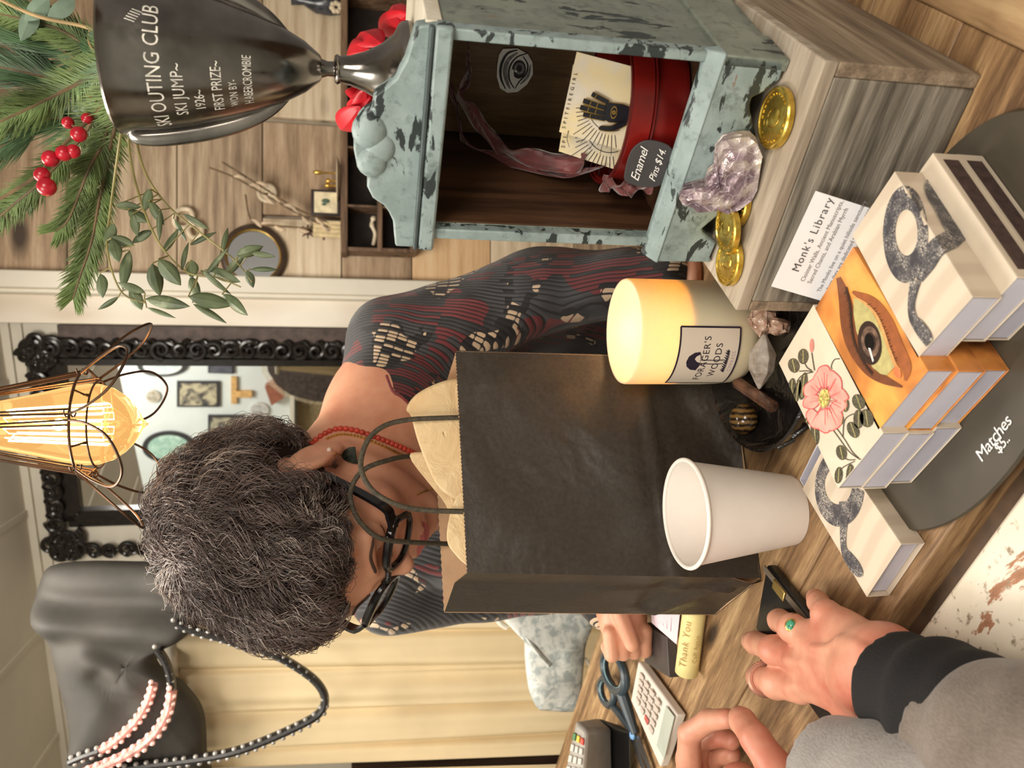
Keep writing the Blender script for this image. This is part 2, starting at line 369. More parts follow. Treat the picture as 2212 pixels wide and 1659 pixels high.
# ================================================================ GREY CRATE
MC = frame((.187, .420, CT), (.781, -.625, 0), (.625, .781, 0), (0, 0, 1))
T_crate = thing('wooden_crate', 'weathered grey wooden crate used as a riser under the blue cabinet', 'crate', M=MC)
m_cr = wood('grey_crate_wood', (62, 56, 48), (118, 110, 98), (168, 160, 146), 0, 26, 18, .8, bump=.8)
m_cr2 = wood('grey_crate_top_wood', (112, 98, 84), (160, 146, 128), (190, 178, 162), 0, 12, 14, .8, bump=.4, loc=(2, 3, 1))
m_cr3 = wood('brown_grey_crate_wood', (84, 70, 56), (132, 114, 94), (164, 148, 126), 1, 26, 18, .8, bump=.45, loc=(4, 3, 1))
H = .106
for n_, a_, b_, m_ in (('front_panel', (-.165, 0, 0), (-.009, .012, H - .010), m_cr), ('side_panel', (-.009, 0, 0), (0, .26, H - .010), m_cr3), ('side_panel', (-.173, 0, 0), (-.165, .26, H - .010), m_cr3), ('top_panel', (-.173, 0, H - .010), (0, .26, H), m_cr2), ('back_panel', (-.165, .248, 0), (-.009, .26, H - .01), m_cr)):
    mb = MB(); mb.box2(a_, b_); obj(n_, mb, m_, T_crate, world=False, bevel=.0012)
# ================================================================ BLUE CABINET
CZ0 = CT + H
ML = frame((.197, .468, CZ0), (.7071, -.7071, 0), (.7071, .7071, 0), (0, 0, 1)); MLi = ML.inverted()
T_cab = thing('display_cabinet', 'small distressed blue wooden cabinet with shaped pediment, open in front', 'cabinet', M=ML)
def chippy(name, base, base2, along=2, chips=.40, grain=0.0):
    t = NT(name); sc = [1, 1, 1]; sc[along] = .35; v = t.coord(tuple(sc)); v0 = t.coord()
    b = t.ramp(t.noise(v0, 28, 4, .6), [(.3, base2), (.62, base)])
    b = t.mix(t.ramp(t.noise(v0, 95, 5, .7), [(.52, BW[0]), (.72, BW[1])]), b, tuple(q * .82 for q in base2))
    big = t.noise(v0, 16, 2); fine = t.noise(v, 75, 5, .62, .5)
    f = t.math('ADD', t.math('MULTIPLY', fine, .75), t.math('MULTIPLY', big, .45))
    c = t.mix(t.ramp(f, [(chips, BW[1]), (chips + .015, BW[0])]), b, (46, 54, 54))
    c = t.mix(t.ramp(t.noise(v, 40, 6, .7, .3), [(.30, BW[1]), (.335, BW[0])]), c, (128, 104, 84))
    t.base(c); t.set('Roughness', .45); t.bump(f, .5, .0012); return t.m
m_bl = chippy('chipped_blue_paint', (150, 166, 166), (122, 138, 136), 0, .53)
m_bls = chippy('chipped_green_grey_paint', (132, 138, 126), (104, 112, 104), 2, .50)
m_in = wood('dark_cabinet_wood', (36, 24, 17), (62, 42, 29), (92, 64, 44), 2, 12, 10, .4, bump=.1, knots=False)
m_dk = flat('dark_teal_paint', (64, 76, 76), .5, var=.2)
TOP = .222; DEP = .15
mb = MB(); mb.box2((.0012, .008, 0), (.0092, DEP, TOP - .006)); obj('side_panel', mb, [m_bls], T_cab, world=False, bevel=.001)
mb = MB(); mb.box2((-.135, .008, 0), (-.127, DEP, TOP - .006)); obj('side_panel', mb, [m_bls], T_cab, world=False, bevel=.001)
mb = MB(); mb.box2((.0, .0085, .04), (.001, DEP - .006, TOP - .012)); mb.box2((-.1268, .0085, .04), (-.1258, DEP - .006, TOP - .012)); obj('inner_lining', mb, m_in, T_cab, world=False)
mb = MB(); mb.box2((-.1258, DEP - .012, .04), (0, DEP - .006, TOP - .012)); obj('inner_back', mb, wood('brown_ply', (74, 54, 34), (112, 86, 54), (136, 108, 70), 2, 14, 10, .5, bump=.1, knots=False), T_cab, world=False, label='lighter brown inner back board')
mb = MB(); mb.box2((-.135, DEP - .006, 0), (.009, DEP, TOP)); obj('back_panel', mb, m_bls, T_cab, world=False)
mb = MB(); mb.box2((-.1258, .008, .036), (0, DEP - .012, .042)); obj('inner_floor', mb, m_in, T_cab, world=False)
m_topw = wood('whitewashed_board', (196, 184, 160), (214, 206, 186), (228, 222, 206), 0, 10, 12, .6, bump=.1, knots=False)
mb = MB(); mb.box2((-.138, .004, TOP - .006), (.0115, DEP + .002, TOP + .004)); obj('top_board', mb, m_topw, T_cab, world=False, bevel=.001)
for x0, x1 in ((-.1355, -.1275), (.0028, .0096)):        # face frame stiles
    mb = MB(); mb.box2((x0, 0, .045), (x1, .010, TOP - .004)); obj('stile', mb, m_bl, T_cab, world=False, bevel=.001)
def cabf(x, y, off=0.0):           # photo pixel -> cabinet front plane, local
    p = Pl(x, y, ML @ V(0, off, 0), ML.to_3x3() @ V(0, -1, 0)); return MLi @ p
ped = [(899, 57), (876, 132), (864, 152), (856, 169), (832, 190), (808, 206), (805, 233), (786, 244), (775, 256), (770, 270), (771, 285), (764, 300), (764, 324), (768, 345), (775, 361), (783, 376), (795, 385), (793, 405), (805, 429), (829, 445), (840, 460), (849, 479), (851, 505), (854, 533), (899, 533), (902, 480), (940, 60)]
mb = MB(); pts = [cabf(x, y) for x, y in ped[:24]]
pts = [V(min(.0115, max(-.1435, p.x)), 0, p.z) for p in pts]
pts = pts + [V(-.1435, 0, .219), V(.0115, 0, .219)]
mb.prism(pts, (0, .010, 0)); obj('pediment', mb, m_bl, T_cab, world=False, bevel=.0015)
mb = MB(); mb.box2((-.1435, -.004, TOP - .012), (.0115, .008, TOP - .001)); obj('cornice_moulding', mb, m_bl, T_cab, world=False, bevel=.002)
mb = MB(); mb.box2((-.1425, -.0045, TOP - .0008), (.011, .001, TOP + .0022)); obj('dark_bead', mb, m_dk, T_cab, world=False, bevel=.001)
mb = MB(); mb.ball((-.058, .002, .256), (.0125, .007, .011)); mb.ball((-.079, .002, .254), (.011, .007, .010)); mb.ball((-.069, .002, .249), (.011, .006, .010)); obj('carved_scroll', mb, m_bl, T_cab, world=False)
apr = [(1531, 131), (1696, 131), (1692, 152), (1686, 171), (1668, 189), (1640, 205), (1625, 212), (1621, 228), (1622, 242), (1628, 268), (1634, 300), (1634, 340), (1622, 380), (1600, 420), (1561, 458), (1517, 495), (1519, 502), (1530, 512), (1548, 525), (1534, 556), (1494, 563)]
mb = MB(); pts = [cabf(x, y, -.006) for x, y in apr[1:20]]; pts = [V(min(.0115, max(-.145, p.x)), -.006, max(0, p.z)) for p in pts]
pts += [V(-.1435, -.006, 0), V(-.1445, -.006, .044), V(.0115, -.006, .044)]
mb.prism(pts, (0, .010, 0)); obj('apron', mb, m_bl, T_cab, world=False, bevel=.0015)
mb = MB(); mb.hexa([V(-.146, -.007, .043), V(.0125, -.007, .043), V(.0125, .006, .043), V(-.146, .006, .043)], [V(-.143, .0005, .054), V(.0105, .0005, .054), V(.0105, .006, .054), V(-.143, .006, .054)]); obj('apron_moulding', mb, m_bl, T_cab, world=False, bevel=.0015)
mb = MB(); q = [V(.0115, -.006, 0), V(.0115, .03, 0), V(.0115, .04, .018), V(.0115, .10, .022), V(.0115, .12, 0), V(.0115, .15, 0), V(.0115, .15, .044), V(.0115, -.006, .044)]
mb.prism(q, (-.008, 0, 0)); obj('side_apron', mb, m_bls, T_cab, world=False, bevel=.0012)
# ---- inside the cabinet
FL = CZ0 + .042
def cl(x, y, z): return ML @ V(x, y, z)
# eye sticker on back panel
m_paper = flat('sticker_paper', (236, 235, 232), .5, var=.02); m_ink = flat('black_ink', (28, 26, 28), .5, var=.05); m_grey = flat('grey_ink', (120, 118, 122), .5, var=.25, scale=300)
BKY = DEP - .0125
def onback(off): return lambda x, y: Pl(x, y, cl(0, BKY - off, 0), ML.to_3x3() @ V(0, -1, 0))
T = thing('eye_sticker', 'white cut-out sticker of an engraved eye inside the blue cabinet', 'sticker', loc=onback(0)(1112, 152))
pe = [(1086, 105), (1118, 104), (1140, 116), (1150, 134), (1151, 160), (1138, 182), (1118, 198), (1096, 200), (1080, 190), (1073, 166), (1074, 140), (1078, 118)]
mb = MB(); f0 = onback(.0008); mb.prism([f0(*p) for p in pe], ML.to_3x3() @ V(0, -.0006, 0)); obj('backing', mb, m_paper, T)
f1 = onback(.0018); f2 = onback(.0021); f3 = onback(.0024)
mb = MB(); ribbon(mb, [(1118, 108), (1096, 116), (1083, 140), (1082, 168), (1092, 192)], [1, 2.5, 3, 2.5, 1], f1); ribbon(mb, [(1140, 115), (1116, 124), (1101, 145), (1100, 170), (1110, 190)], [1, 1.5, 2, 1.5, 1], f1)
ribbon(mb, [(1130, 122), (1140, 140), (1136, 160), (1122, 176), (1112, 192)], [1, 1.6, 1.8, 1.4, .8], f1); oval(mb, 1121, 150, 15, 20, f1, .1); obj('eye_print', mb, m_ink, T, smooth=False)
mb = MB(); ribbon(mb, [(1118, 114), (1098, 130), (1091, 152), (1095, 176), (1102, 192)], [1, 4, 5, 4, 1], f2); oval(mb, 1122, 148, 11, 13, f2, 0, inner=.55); ribbon(mb, [(1146, 140), (1140, 165), (1124, 182)], [1, 3, 1], f2); obj('eye_shading', mb, m_grey, T, smooth=False)
mb = MB(); oval(mb, 1114, 154, 3, 2.2, f3); ribbon(mb, [(1108, 150), (1108, 166), (1114, 178)], [1.5, 2.5, 1.5], f3); obj('eye_highlight', mb, m_paper, T, smooth=False)
# red tin
m_red = flat('red_tin', (112, 22, 18), .3, var=.35, scale=18, Metallic=.1, bump=.05)
tc = MLi @ Pl(1440, 250, cl(0, .062, 0), ML.to_3x3() @ V(0, -1, 0)); tcx, tcy = -.062, .068
T = thing('red_tin', 'round red metal tin holding the pin cards inside the blue cabinet', 'tin', loc=cl(tcx, tcy, .042))
mb = MB(); R_ = .053; Ht = .042
mb.lathe([(R_ * .2, .001), (R_ * .98, .001), (R_, .004), (R_, Ht - .016), (R_ + .0018, Ht - .015), (R_ + .0018, Ht - .001), (R_, Ht), (R_ - .002, Ht - .001), (R_ - .003, Ht - .02), (R_ - .003, .004), (.001, .004)], cl(tcx, tcy, .0425), 64)
obj('tin_body', mb, m_red, T)
mb = MB(); mb.lathe([(R_ + .001, Ht - .018), (R_ + .0025, Ht - .017), (R_ + .001, Ht - .016)], cl(tcx, tcy, .0425), 64); mb.lathe([(R_ + .0015, Ht - .0015), (R_ + .0015, Ht + .0012), (R_ - .0005, Ht + .0012)], cl(tcx, tcy, .0425), 64); obj('rim', mb, flat('dark_red_rim', (84, 16, 14), .3), T)
# pin cards in sleeves standing in the tin
nb = ML.to_3x3() @ V(0, -1, .12)
m_card = flat('ivory_card', (226, 218, 204), .5, var=.03, scale=20); m_gold = flat('gold_foil', (214, 176, 92), .28, .9, var=.1)
t = NT('card_print'); v = t.coord(); n = t.noise(v, 45, 2); t.base(t.ramp(n, [(.35, (222, 214, 202)), (.62, (232, 214, 170))])); t.set('Roughness', .45); m_cardp = t.m
t = NT('clear_sleeve'); t.base((1, 1, 1, 1)); t.set('Roughness', .08); t.set('Transmission Weight', 1.0); t.set('IOR', 1.0); t.set('Coat Weight', .3); t.set('Alpha', .16); m_sleeve = t.m
def pincard(corners, y0, label, rays, hand, word):
    pt = cl(0, y0, .10); f = lambda off: (lambda x, y: Pl(x, y, pt + nb.normalized() * off, nb))
    T = thing('pin_card', label, 'pin card', loc=f(0)(*corners[3]), group='pin cards in the red tin')
    mb = MB(); mb.prism([f(0)(*p) for p in corners], -nb.normalized() * .0008); obj('card', mb, m_cardp, T)
    mb = MB(); cx, cy = 1345, 262
    ribbon(mb, [(1228, 282), (1225, 300), (1230, 318)], .6, f(.0006)) if rays == 1 else None
    c0 = (1322, 236) if rays == 1 else (1318, 282)
    for k in range(15):
        an = math.radians(84 + k * 7.0); r0, r1 = 56, (100 if k % 2 else 84)
        if an > math.radians(160): r1 = min(r1, 78)
        ribbon(mb, [(c0[0] + r0 * math.cos(an), c0[1] + r0 * math.sin(an)), (c0[0] + r1 * math.cos(an), c0[1] + r1 * math.sin(an))], .6, f(.0006), 1)
    ribbon(mb, [(c0[0] + 50 * math.cos(a), c0[1] + 48 * math.sin(a)) for a in [math.radians(q) for q in range(70, 200, 12)]], .6, f(.0006), 2)
    x0, y0_ = corners[0]; x1, y1_ = corners[1]; dx, dy = (x1 - x0), (y1_ - y0_); L = math.hypot(dx, dy); ux, uy = dx / L, dy / L
    fn = lambda s, q: f(.0007)(x0 + ux * (s + 9) + uy * (-q + 11) * -1, y0_ + uy * (s + 9) + ux * (-q + 11) * -1 * -1 if False else y0_ + uy * (s + 9) - ux * (-q + 11) * -1)
    put_text(mb, word, 11, fn, 2.0); obj('printed_lettering', mb, m_ink, T, smooth=False)
    if hand:
        g = f(.0022); mb = MB()
        def handshape(mb, gr, f_):
            mb.poly([f_(x, y) for x, y in ((1312, 222 - gr), (1345, 226 - gr), (1378, 238 - gr), (1380, 262 + gr), (1350, 266 + gr), (1316, 264 + gr), (1306 - gr, 258), (1304 - gr, 232))])
            for p0, p1, w in (((1314, 222), (1282, 205), 4.6), ((1308, 234), (1264, 219), 4.8), ((1307, 246), (1258, 233), 4.8), ((1308, 257), (1264, 248), 4.4)):
                d_0 = V(p1[0] - p0[0], p1[1] - p0[1], 0).normalized(); ribbon(mb, [p0, p1, (p1[0] + d_0.x * 4, p1[1] + d_0.y * 4)], [w + gr, w + gr, w * .45 + gr], f_, 3)
            ribbon(mb, [(1350, 262), (1325, 277), (1300, 277), (1294, 275)], [8 + gr, 5.5 + gr, 4.4 + gr, 2 + gr], f_, 4)
        mb = MB(); handshape(mb, 1.6, g); o = obj('enamel_pin', mb, m_gold, T, smooth=False, label='dark enamel hand pin with gold outline')
        mb = MB(); handshape(mb, 0, f(.0026)); obj('dark_enamel', mb, flat('dark_enamel', (32, 32, 38), .2), o, smooth=False)
        mb = MB(); g2 = f(.0030); oval(mb, 1326, 243, 7, 14, g2, .15, inner=.8); oval(mb, 1326, 243, 4, 4.5, g2, inner=.35)
        for a, b in (((1290, 203), (1284, 214)), ((1278, 217), (1273, 229)), ((1292, 222), (1288, 234)), ((1272, 231), (1269, 243)), ((1288, 236), (1285, 248)), ((1276, 246), (1273, 256)), ((1360, 232), (1360, 264)), ((1368, 235), (1368, 263))): ribbon(mb, [a, b], .7, g2, 1)
        oval(mb, 1384, 250, 8, 20, g2, inner=.7); obj('gold_lines', mb, m_gold, o, smooth=False)
    pp = [(corners[0][0] - 8, corners[0][1] + 10), (corners[1][0] - 8, corners[1][1] - 8), (corners[2][0] + 6, corners[2][1] - 8), (corners[3][0] + 6, corners[3][1] + 10)]
    mb = MB(); h = [f(.0030)(*p) for p in pp]
    mb.grid(lambda u, v_: (h[0].lerp(h[1], u)).lerp(h[3].lerp(h[2], u), v_) + nb * (.0006 * math.sin(u * 19 + v_ * 9) * math.sin(v_ * 13)), 14, 14); obj('clear_sleeve', mb, m_sleeve, T)
pincard([(1207, 327), (1238, 140), (1400, 150), (1356, 375)], .052, 'rear ivory pin card in a clear sleeve, half hidden by the one in front', 0, False, 'SPITFIREGIRL')
pincard([(1208, 285), (1246, 112), (1382, 148), (1380, 335)], .042, 'front ivory pin card with a dark hand-and-eye pin in a clear sleeve', 1, True, 'SPITFIREGIRL')
# maroon ribbon
m_rib = flat('maroon_velvet', (86, 32, 32), .5, var=.3, scale=30, **{'Sheen_Weight': .6})
rp = [(1010, 110, .12), (1015, 160, .115), (990, 200, .10), (1018, 240, .10), (1050, 285, .10), (1085, 320, .095), (1120, 335, .08), (1200, 352, .06), (1262, 350, .05)]
def cabp(x, y, dy): return Pl(x, y, cl(0, dy, 0), ML.to_3x3() @ V(0, -1, 0))
def softband(pts, w, waves, tw=0.0):
    c = curve([cabp(*p) for p in pts], 10); n = len(c); mb = MB()
    def fn(u, v):
        i = u * (n - 1); a = c[int(i)]; b = c[min(int(i) + 1, n - 1)]; p = a.lerp(b, i - int(i)); tdir = (b - a).normalized() if (b - a).length > 0 else V(0, 0, -1)
        an = math.sin(u * waves) * .9 + tw; sd = (ML.to_3x3() @ V(math.cos(an), math.sin(an), 0)); s_ = (v - .5) * 2
        return p + sd * s_ * w + V(0, -1, 0) * .002 * math.cos(s_ * 4 + u * 20)
    mb.grid(fn, n * 2, 8); return mb
T = thing('velvet_ribbon', 'crumpled maroon velvet ribbon draped inside the blue cabinet', 'ribbon', loc=cabp(1200, 352, .06))
for pts, w, wv in ((rp, .0075, 16), ([(960, 150, .13), (985, 230, .125), (1000, 300, .12), (1040, 330, .11), (1100, 345, .09), (1220, 372, .062), (1300, 360, .05)], .005, 11)):
    mb = softband(pts, w, wv); o = obj('ribbon_band', mb, m_rib, T); s_ = o.modifiers.new('thick', 'SOLIDIFY'); s_.thickness = .0006
mb = softband([(1300, 395, .03), (1330, 402, .02), (1370, 408, .016), (1410, 400, .014)], .006, 14); o = obj('ribbon_tail', mb, m_rib, T); s_ = o.modifiers.new('thick', 'SOLIDIFY'); s_.thickness = .0006
# price tag
tp = cl(0, .002, .08); ntg = ML.to_3x3() @ V(-.1, -1, .1)
g = lambda off: (lambda x, y: Pl(x, y, tp + ntg.normalized() * off, ntg))
T = thing('price_tag', 'dark oval chalkboard tag with the hand-written enamel pin price', 'tag', loc=g(0)(1402, 352))
mb = MB(); tg = curve([(1350, 372, 0), (1362, 330, 0), (1385, 308, 0), (1415, 305, 0), (1448, 318, 0), (1457, 345, 0), (1448, 380, 0), (1425, 402, 0), (1385, 404, 0), (1352, 392, 0)], 5, True)
mb.prism([g(.001)(p.x, p.y) for p in tg], -ntg.normalized() * .0014); obj('board', mb, flat('chalkboard', (62, 60, 62), .6, var=.06), T, bevel=.0004)
def script(strokes, w, fn, mb=None):
    mb = mb or MB()
    for st in strokes: ribbon(mb, st, w, fn, 5)
    return mb
z = lambda zx, zy: (1180 + zx / 2.963, 80 + zy / 2.963)
en = [[(575, 880), (558, 895), (560, 915), (580, 915), (572, 900), (590, 880)], [(590, 915), (578, 925), (600, 918), (612, 900)],   # E
      [(600, 905), (590, 870), (612, 872), (622, 860), (600, 845)], [(618, 852), (598, 838), (600, 820), (625, 815), (632, 830), (628, 800)],
      [(632, 812), (604, 800), (630, 795), (606, 782), (634, 778), (610, 765), (638, 760)], [(640, 758), (620, 745), (618, 730), (635, 735), (640, 750), (645, 728)], [(645, 728), (610, 735), (600, 722), (640, 720), (662, 712)]]
pi_ = [[(700, 920), (640, 935)], [(645, 935), (632, 915), (650, 900), (672, 910), (668, 930)], [(682, 908), (700, 900)], [(702, 895), (680, 885), (704, 878), (684, 866), (706, 858)], [(708, 852), (690, 842), (686, 855), (706, 868)],
       [(700, 838), (712, 828), (695, 835)], [(716, 812), (676, 822)], [(718, 795), (680, 803)], [(690, 828), (700, 785)], [(706, 824), (716, 782)], [(738, 785), (708, 790), (716, 798)], [(712, 758), (730, 762), (728, 742)], [(706, 742), (748, 735)], [(764, 728), (766, 730)]]
def handtext(items, fn):
    mb = MB()
    for s_, size, (x0, y0), ang, shear in items:
        ca_, sa_ = math.cos(ang), math.sin(ang)
        vs, fs = text2d(s_, size, .92); mb.add([fn(x0 + (p.x + p.y * shear) * ca_ + p.y * sa_, y0 + (p.x + p.y * shear) * sa_ - p.y * ca_) for p in vs], fs)
    return mb
obj('chalk_writing', handtext([('Enamel', 27, (1378, 393), math.radians(-72), .3), ('Pins $14.', 22, (1414, 394), math.radians(-70), .3)], lambda x, y: g(.0016)(x, y)), flat('white_chalk_pen', (236, 234, 230), .5, var=.02), T, smooth=False)
# ================================================================ TROPHY
TL = V(.2125, .560, CZ0 + TOP + .0045); T = thing('trophy_cup', 'tarnished silver trophy vase with an engraved 1926 prize inscription', 'trophy', loc=TL)
t = NT('tarnished_silver'); v = t.coord(); t.base(t.ramp(t.noise(v, 18, 4), [(.35, (112, 108, 104)), (.65, (158, 152, 146))])); t.set('Metallic', 1.0); t.set('Roughness', t.ramp(t.noise(v, 30, 5, .7), [(.35, (.12,) * 3 + (1,)), (.7, (.32,) * 3 + (1,))])); m_silver = t.m
bowl = [(.0005, .0592), (.0060, .0592), (.0085, .0605), (.016, .070), (.0235, .084), (.030, .1), (.0365, .120), (.0425, .143), (.0465, .165), (.0475, .178), (.0500, .1845), (.0508, .186), (.0500, .1875), (.0478, .1865), (.0455, .178), (.0440, .160), (.038, .130), (.028, .1), (.012, .072), (.0005, .070)]
mb = MB(); mb.lathe(bowl, TL, 96); obj('bowl', mb, m_silver, T, angle=50)
mb = MB(); mb.lathe([(.0005, .0592), (.006, .0592), (.0048, .0555), (.0050, .0515), (.0088, .0508), (.0098, .0492), (.0088, .0476), (.0088, .047), (.0096, .0405), (.0130, .0305), (.0190, .0195), (.0255, .0120), (.0315, .0090), (.0335, .0070), (.0345, .0035), (.0345, .001), (.0335, 0), (.0005, 0)], TL, 72); obj('stem_and_foot', mb, m_silver, T, angle=50)
cdir = (CAM - TL); cdir.z = 0; cdir.normalize(); sdir = V(-cdir.y, cdir.x, 0)      # sdir: to the viewer's right
for s_ in (1, -1):
    pts = curve([TL + sdir * s_ * r + V(0, 0, z_) for r, z_ in ((.0465, .182), (.0515, .179), (.0505, .162), (.0455, .137), (.0385, .114), (.0290, .095), (.0190, .083))], 8)
    mb = MB(); mb.tube(pts, [.0018 + .0016 * math.sin(math.pi * i / (len(pts) - 1)) for i in range(len(pts))], 12, squash=1.9); obj('handle', mb, m_silver, T)
bw_prof = [(z_, r) for r, z_ in bowl[3:11]]
def bowl_r(z_):
    for (z0, r0), (z1, r1) in zip(bw_prof, bw_prof[1:]):
        if z0 <= z_ <= z1: return r0 + (r1 - r0) * (z_ - z0) / (z1 - z0)
    return .0475
def onbowl(x_, z_):
    r = bowl_r(z_) + .0003; a = x_ / .047; return TL + (cdir * math.cos(a) + sdir * math.sin(a)) * r + V(0, 0, z_)
m_engr = flat('bright_engraving', (206, 202, 192), .45, var=.15, scale=200)
mb = MB()
for s_, z_, sz, x0, sp in (('SKI OUTING CLUB', .1535, .0104, .0305, 1.0), ('SKI JUMP~', .1415, .0084, -.004, 1.05), ('1926~', .1308, .0070, -.022, 1.0), ('FIRST PRIZE~', .1198, .0074, -.0007, 1.0), ('WON BY-', .1113, .0056, -.015, 1.1), ('H.ABERCROMBIE', .1021, .0064, .006, 1.0)):
    vs, fs = text2d(s_, sz, sp); wd = max(p.x for p in vs); mb.add([onbowl(x0 - wd + p.x, z_ + p.y * 1.2) for p in vs], fs)
for k in range(5): ribbon(mb, [(.018 + k * .0016, .166 - .001 * k), (.0195 + k * .0016, .1715 - .001 * k)], .0003, onbowl, 1)
obj('engraved_lettering', mb, m_engr, T, smooth=False)
# ================================================================ SLATE OVAL
m_slate = flat('slate', (70, 64, 54), .38, var=.14, scale=14, bump=.1)
MO = frame((.029, .444, CT), (.861, -.509, 0), (.509, .861, 0), (0, 0, 1))
T = thing('slate_board', 'dark oval slate board under the matchboxes, marked Matches $5 in white', 'board', M=MO)
mb = MB(); mb.lathe([(.0005, 0), (.97, 0), (.995, .002), (1, .0035), (.992, .0052), (.0005, .0054)], n=96, M=Matrix.Diagonal((.1395, .0868, 1))); obj('board', mb, m_slate, T, world=False)
ZS = CT + .0058
zz = lambda zx, zy: (1652 + zx / 2.963, 760 + zy / 2.963)
st = [[(1358, 770), (1366, 690), (1384, 610), (1366, 625), (1362, 645), (1376, 640), (1398, 575), (1404, 600), (1402, 662), (1425, 600), (1448, 555), (1436, 610), (1424, 678)],
      [(1470, 592), (1450, 596), (1438, 625), (1446, 645), (1466, 620), (1474, 590), (1474, 640)], [(1472, 468), (1484, 540), (1504, 605)], [(1452, 545), (1476, 528), (1500, 500), (1518, 440)],
      [(1532, 530), (1512, 532), (1504, 560), (1520, 580), (1540, 560)], [(1520, 425), (1530, 490), (1548, 560)], [(1546, 535), (1552, 500), (1566, 500), (1574, 545)],
      [(1566, 515), (1590, 490), (1582, 465), (1566, 480), (1572, 520), (1592, 515)], [(1588, 490), (1600, 440), (1586, 405), (1580, 390), (1598, 380), (1602, 410), (1588, 440)],
      [(1506, 612), (1488, 618), (1494, 638), (1510, 642), (1504, 660), (1488, 660)], [(1484, 610), (1498, 672)], [(1494, 606), (1508, 664)], [(1528, 560), (1518, 592), (1534, 586), (1544, 606), (1530, 624)], [(1528, 560), (1542, 538)], [(1554, 588), (1556, 591)], [(1566, 545), (1568, 549)], [(1582, 520), (1584, 524)]]
obj('chalk_writing', handtext([('Matches', 36, (2120, 1000), math.radians(-53), .35), ('$5..', 30, (2158, 982), math.radians(-52), .3)], lambda x, y: Pz(x, y, ZS)), flat('white_paint_pen', (238, 236, 232), .5, var=.02), T, smooth=False)
# ================================================================ MATCHBOXES
m_cov = flat('cream_box_card', (208, 194, 174), .4, var=.05, scale=25); m_tray = flat('lavender_tray_card', (196, 194, 208), .35, var=.05, scale=12)
m_strike = flat('brown_striker', (70, 54, 50), .7, var=.2, scale=200)
t = NT('snake_scales'); v = t.coord((1, 1, 1)); vo = t.n('ShaderNodeTexVoronoi', {'Vector': v, 'Scale': 520.0}, feature='DISTANCE_TO_EDGE').outputs[0]
bg = t.noise(v, 95, 3, .6); c = t.ramp(bg, [(.38, (58, 56, 62)), (.5, (118, 114, 112)), (.62, (176, 168, 158))], 'LINEAR'); c = t.mix(t.ramp(vo, [(.05, BW[1]), (.16, BW[0])]), c, (62, 60, 66)); t.base(c); t.set('Roughness', .4); m_snake = t.m
m_inkl = flat('engraving_ink', (70, 68, 74), .45, var=.2, scale=300)
t = NT('amber_skin_print'); v = t.coord(); n = t.noise(v, 26, 3, .5, .6); t.base(t.ramp(n, [(.32, (140, 82, 42)), (.5, (206, 132, 66)), (.68, (228, 166, 84))])); t.set('Roughness', .3); m_eyebg = t.m
m_lilac = flat('cover_side_lilac', (196, 186, 184), .4, var=.05)
t = NT('snake_cover'); v = t.coord((1, 1, 1)); w_ = t.n('ShaderNodeTexWave', {'Vector': v, 'Scale': 16.0, 'Distortion': 1.5, 'Detail': 1.0}).outputs[1]; t.base(t.ramp(w_, [(.2, (198, 182, 162)), (.7, (210, 195, 175))])); t.set('Roughness', .32); m_snakecov = t.m
BH = .0182
def matchbox(M, L, W, label, cov, tray_shift=0, group='matchboxes on the slate board', sides=None):
    T = thing('matchbox', label, 'matchbox', M=M, group=group)
    mb = MB(); e = .0007
    mb.box2((0, 0, 0), (L, W, e)); mb.box2((0, 0, BH - e), (L, W, BH)); mb.box2((0, 0, e), (L, e, BH - e)); mb.box2((0, W - e, e), (L, W, BH - e)); obj('cover', mb, cov, T, world=False, bevel=.0004)
    mb = MB(); a = .0006 + tray_shift * .3; b = L - .0006 + tray_shift; i = .0011
    mb.box2((a, i, .0012), (b, W - i, .002)); mb.box2((a, i, .002), (a + .001, W - i, BH - .0014)); mb.box2((b - .001, i, .002), (b, W - i, BH - .0014)); mb.box2((a, i, .002), (b, i + .001, BH - .0014)); mb.box2((a, W - i - .001, .002), (b, W - i, BH - .0014)); obj('tray', mb, m_tray, T, world=False, bevel=.0003)
    for y0, y1 in ((-.0003, 0), (W, W + .0003)):
        mb = MB(); mb.box2((.006, y0, .004), (L - .006, y1, BH - .004)); 
        if sides != 'plain': obj('striker', mb, m_strike, T, world=False)
    return T
def boxmap(M, L, W, off=.0004):        # picture point -> box top, folding over onto the long side facing the camera corner
    Mi = M.inverted(); n0 = M.to_3x3() @ V(0, 0, 1)
    def f(x, y, o=off):
        p = Mi @ Pl(x, y, M @ V(0, 0, BH + o), n0)
        if p.y < -o:
            q = Mi @ Pl(x, y, M @ V(0, -o, 0), M.to_3x3() @ V(0, 1, 0)); p = V(q.x, -o, q.z)
        p.x = max(.0002, min(L - .0002, p.x)); p.y = min(p.y, W - .0003)
        return M @ p
    return f
def boxM(D, ang, z): a = math.radians(ang); return frame((D[0], D[1], z), (math.cos(a), math.sin(a), 0), (-math.sin(a), math.cos(a), 0), (0, 0, 1))
ZB = CT + .0055; ZT = ZB + 2 * BH
cols = [('snake', (.0450, .3600), 36.8, .1005, .0510, m_snakecov, [(.002, -.013), (.0045, -.0115)]),
        ('eye', (.0075, .3925), 40.0, .1045, .0555, m_eyebg, [(-.0015, -.001), (.001, .0006)]),
        ('rose', (-.0295, .4305), 41.0, .1120, .0600, m_cov, [(.000, .0012), (.0015, -.0022)])]
desc = {'snake': 'cream matchbox with a grey snake print, %s', 'eye': 'amber matchbox with a close-up eye print, %s', 'rose': 'cream matchbox with a pink rose print, %s'}
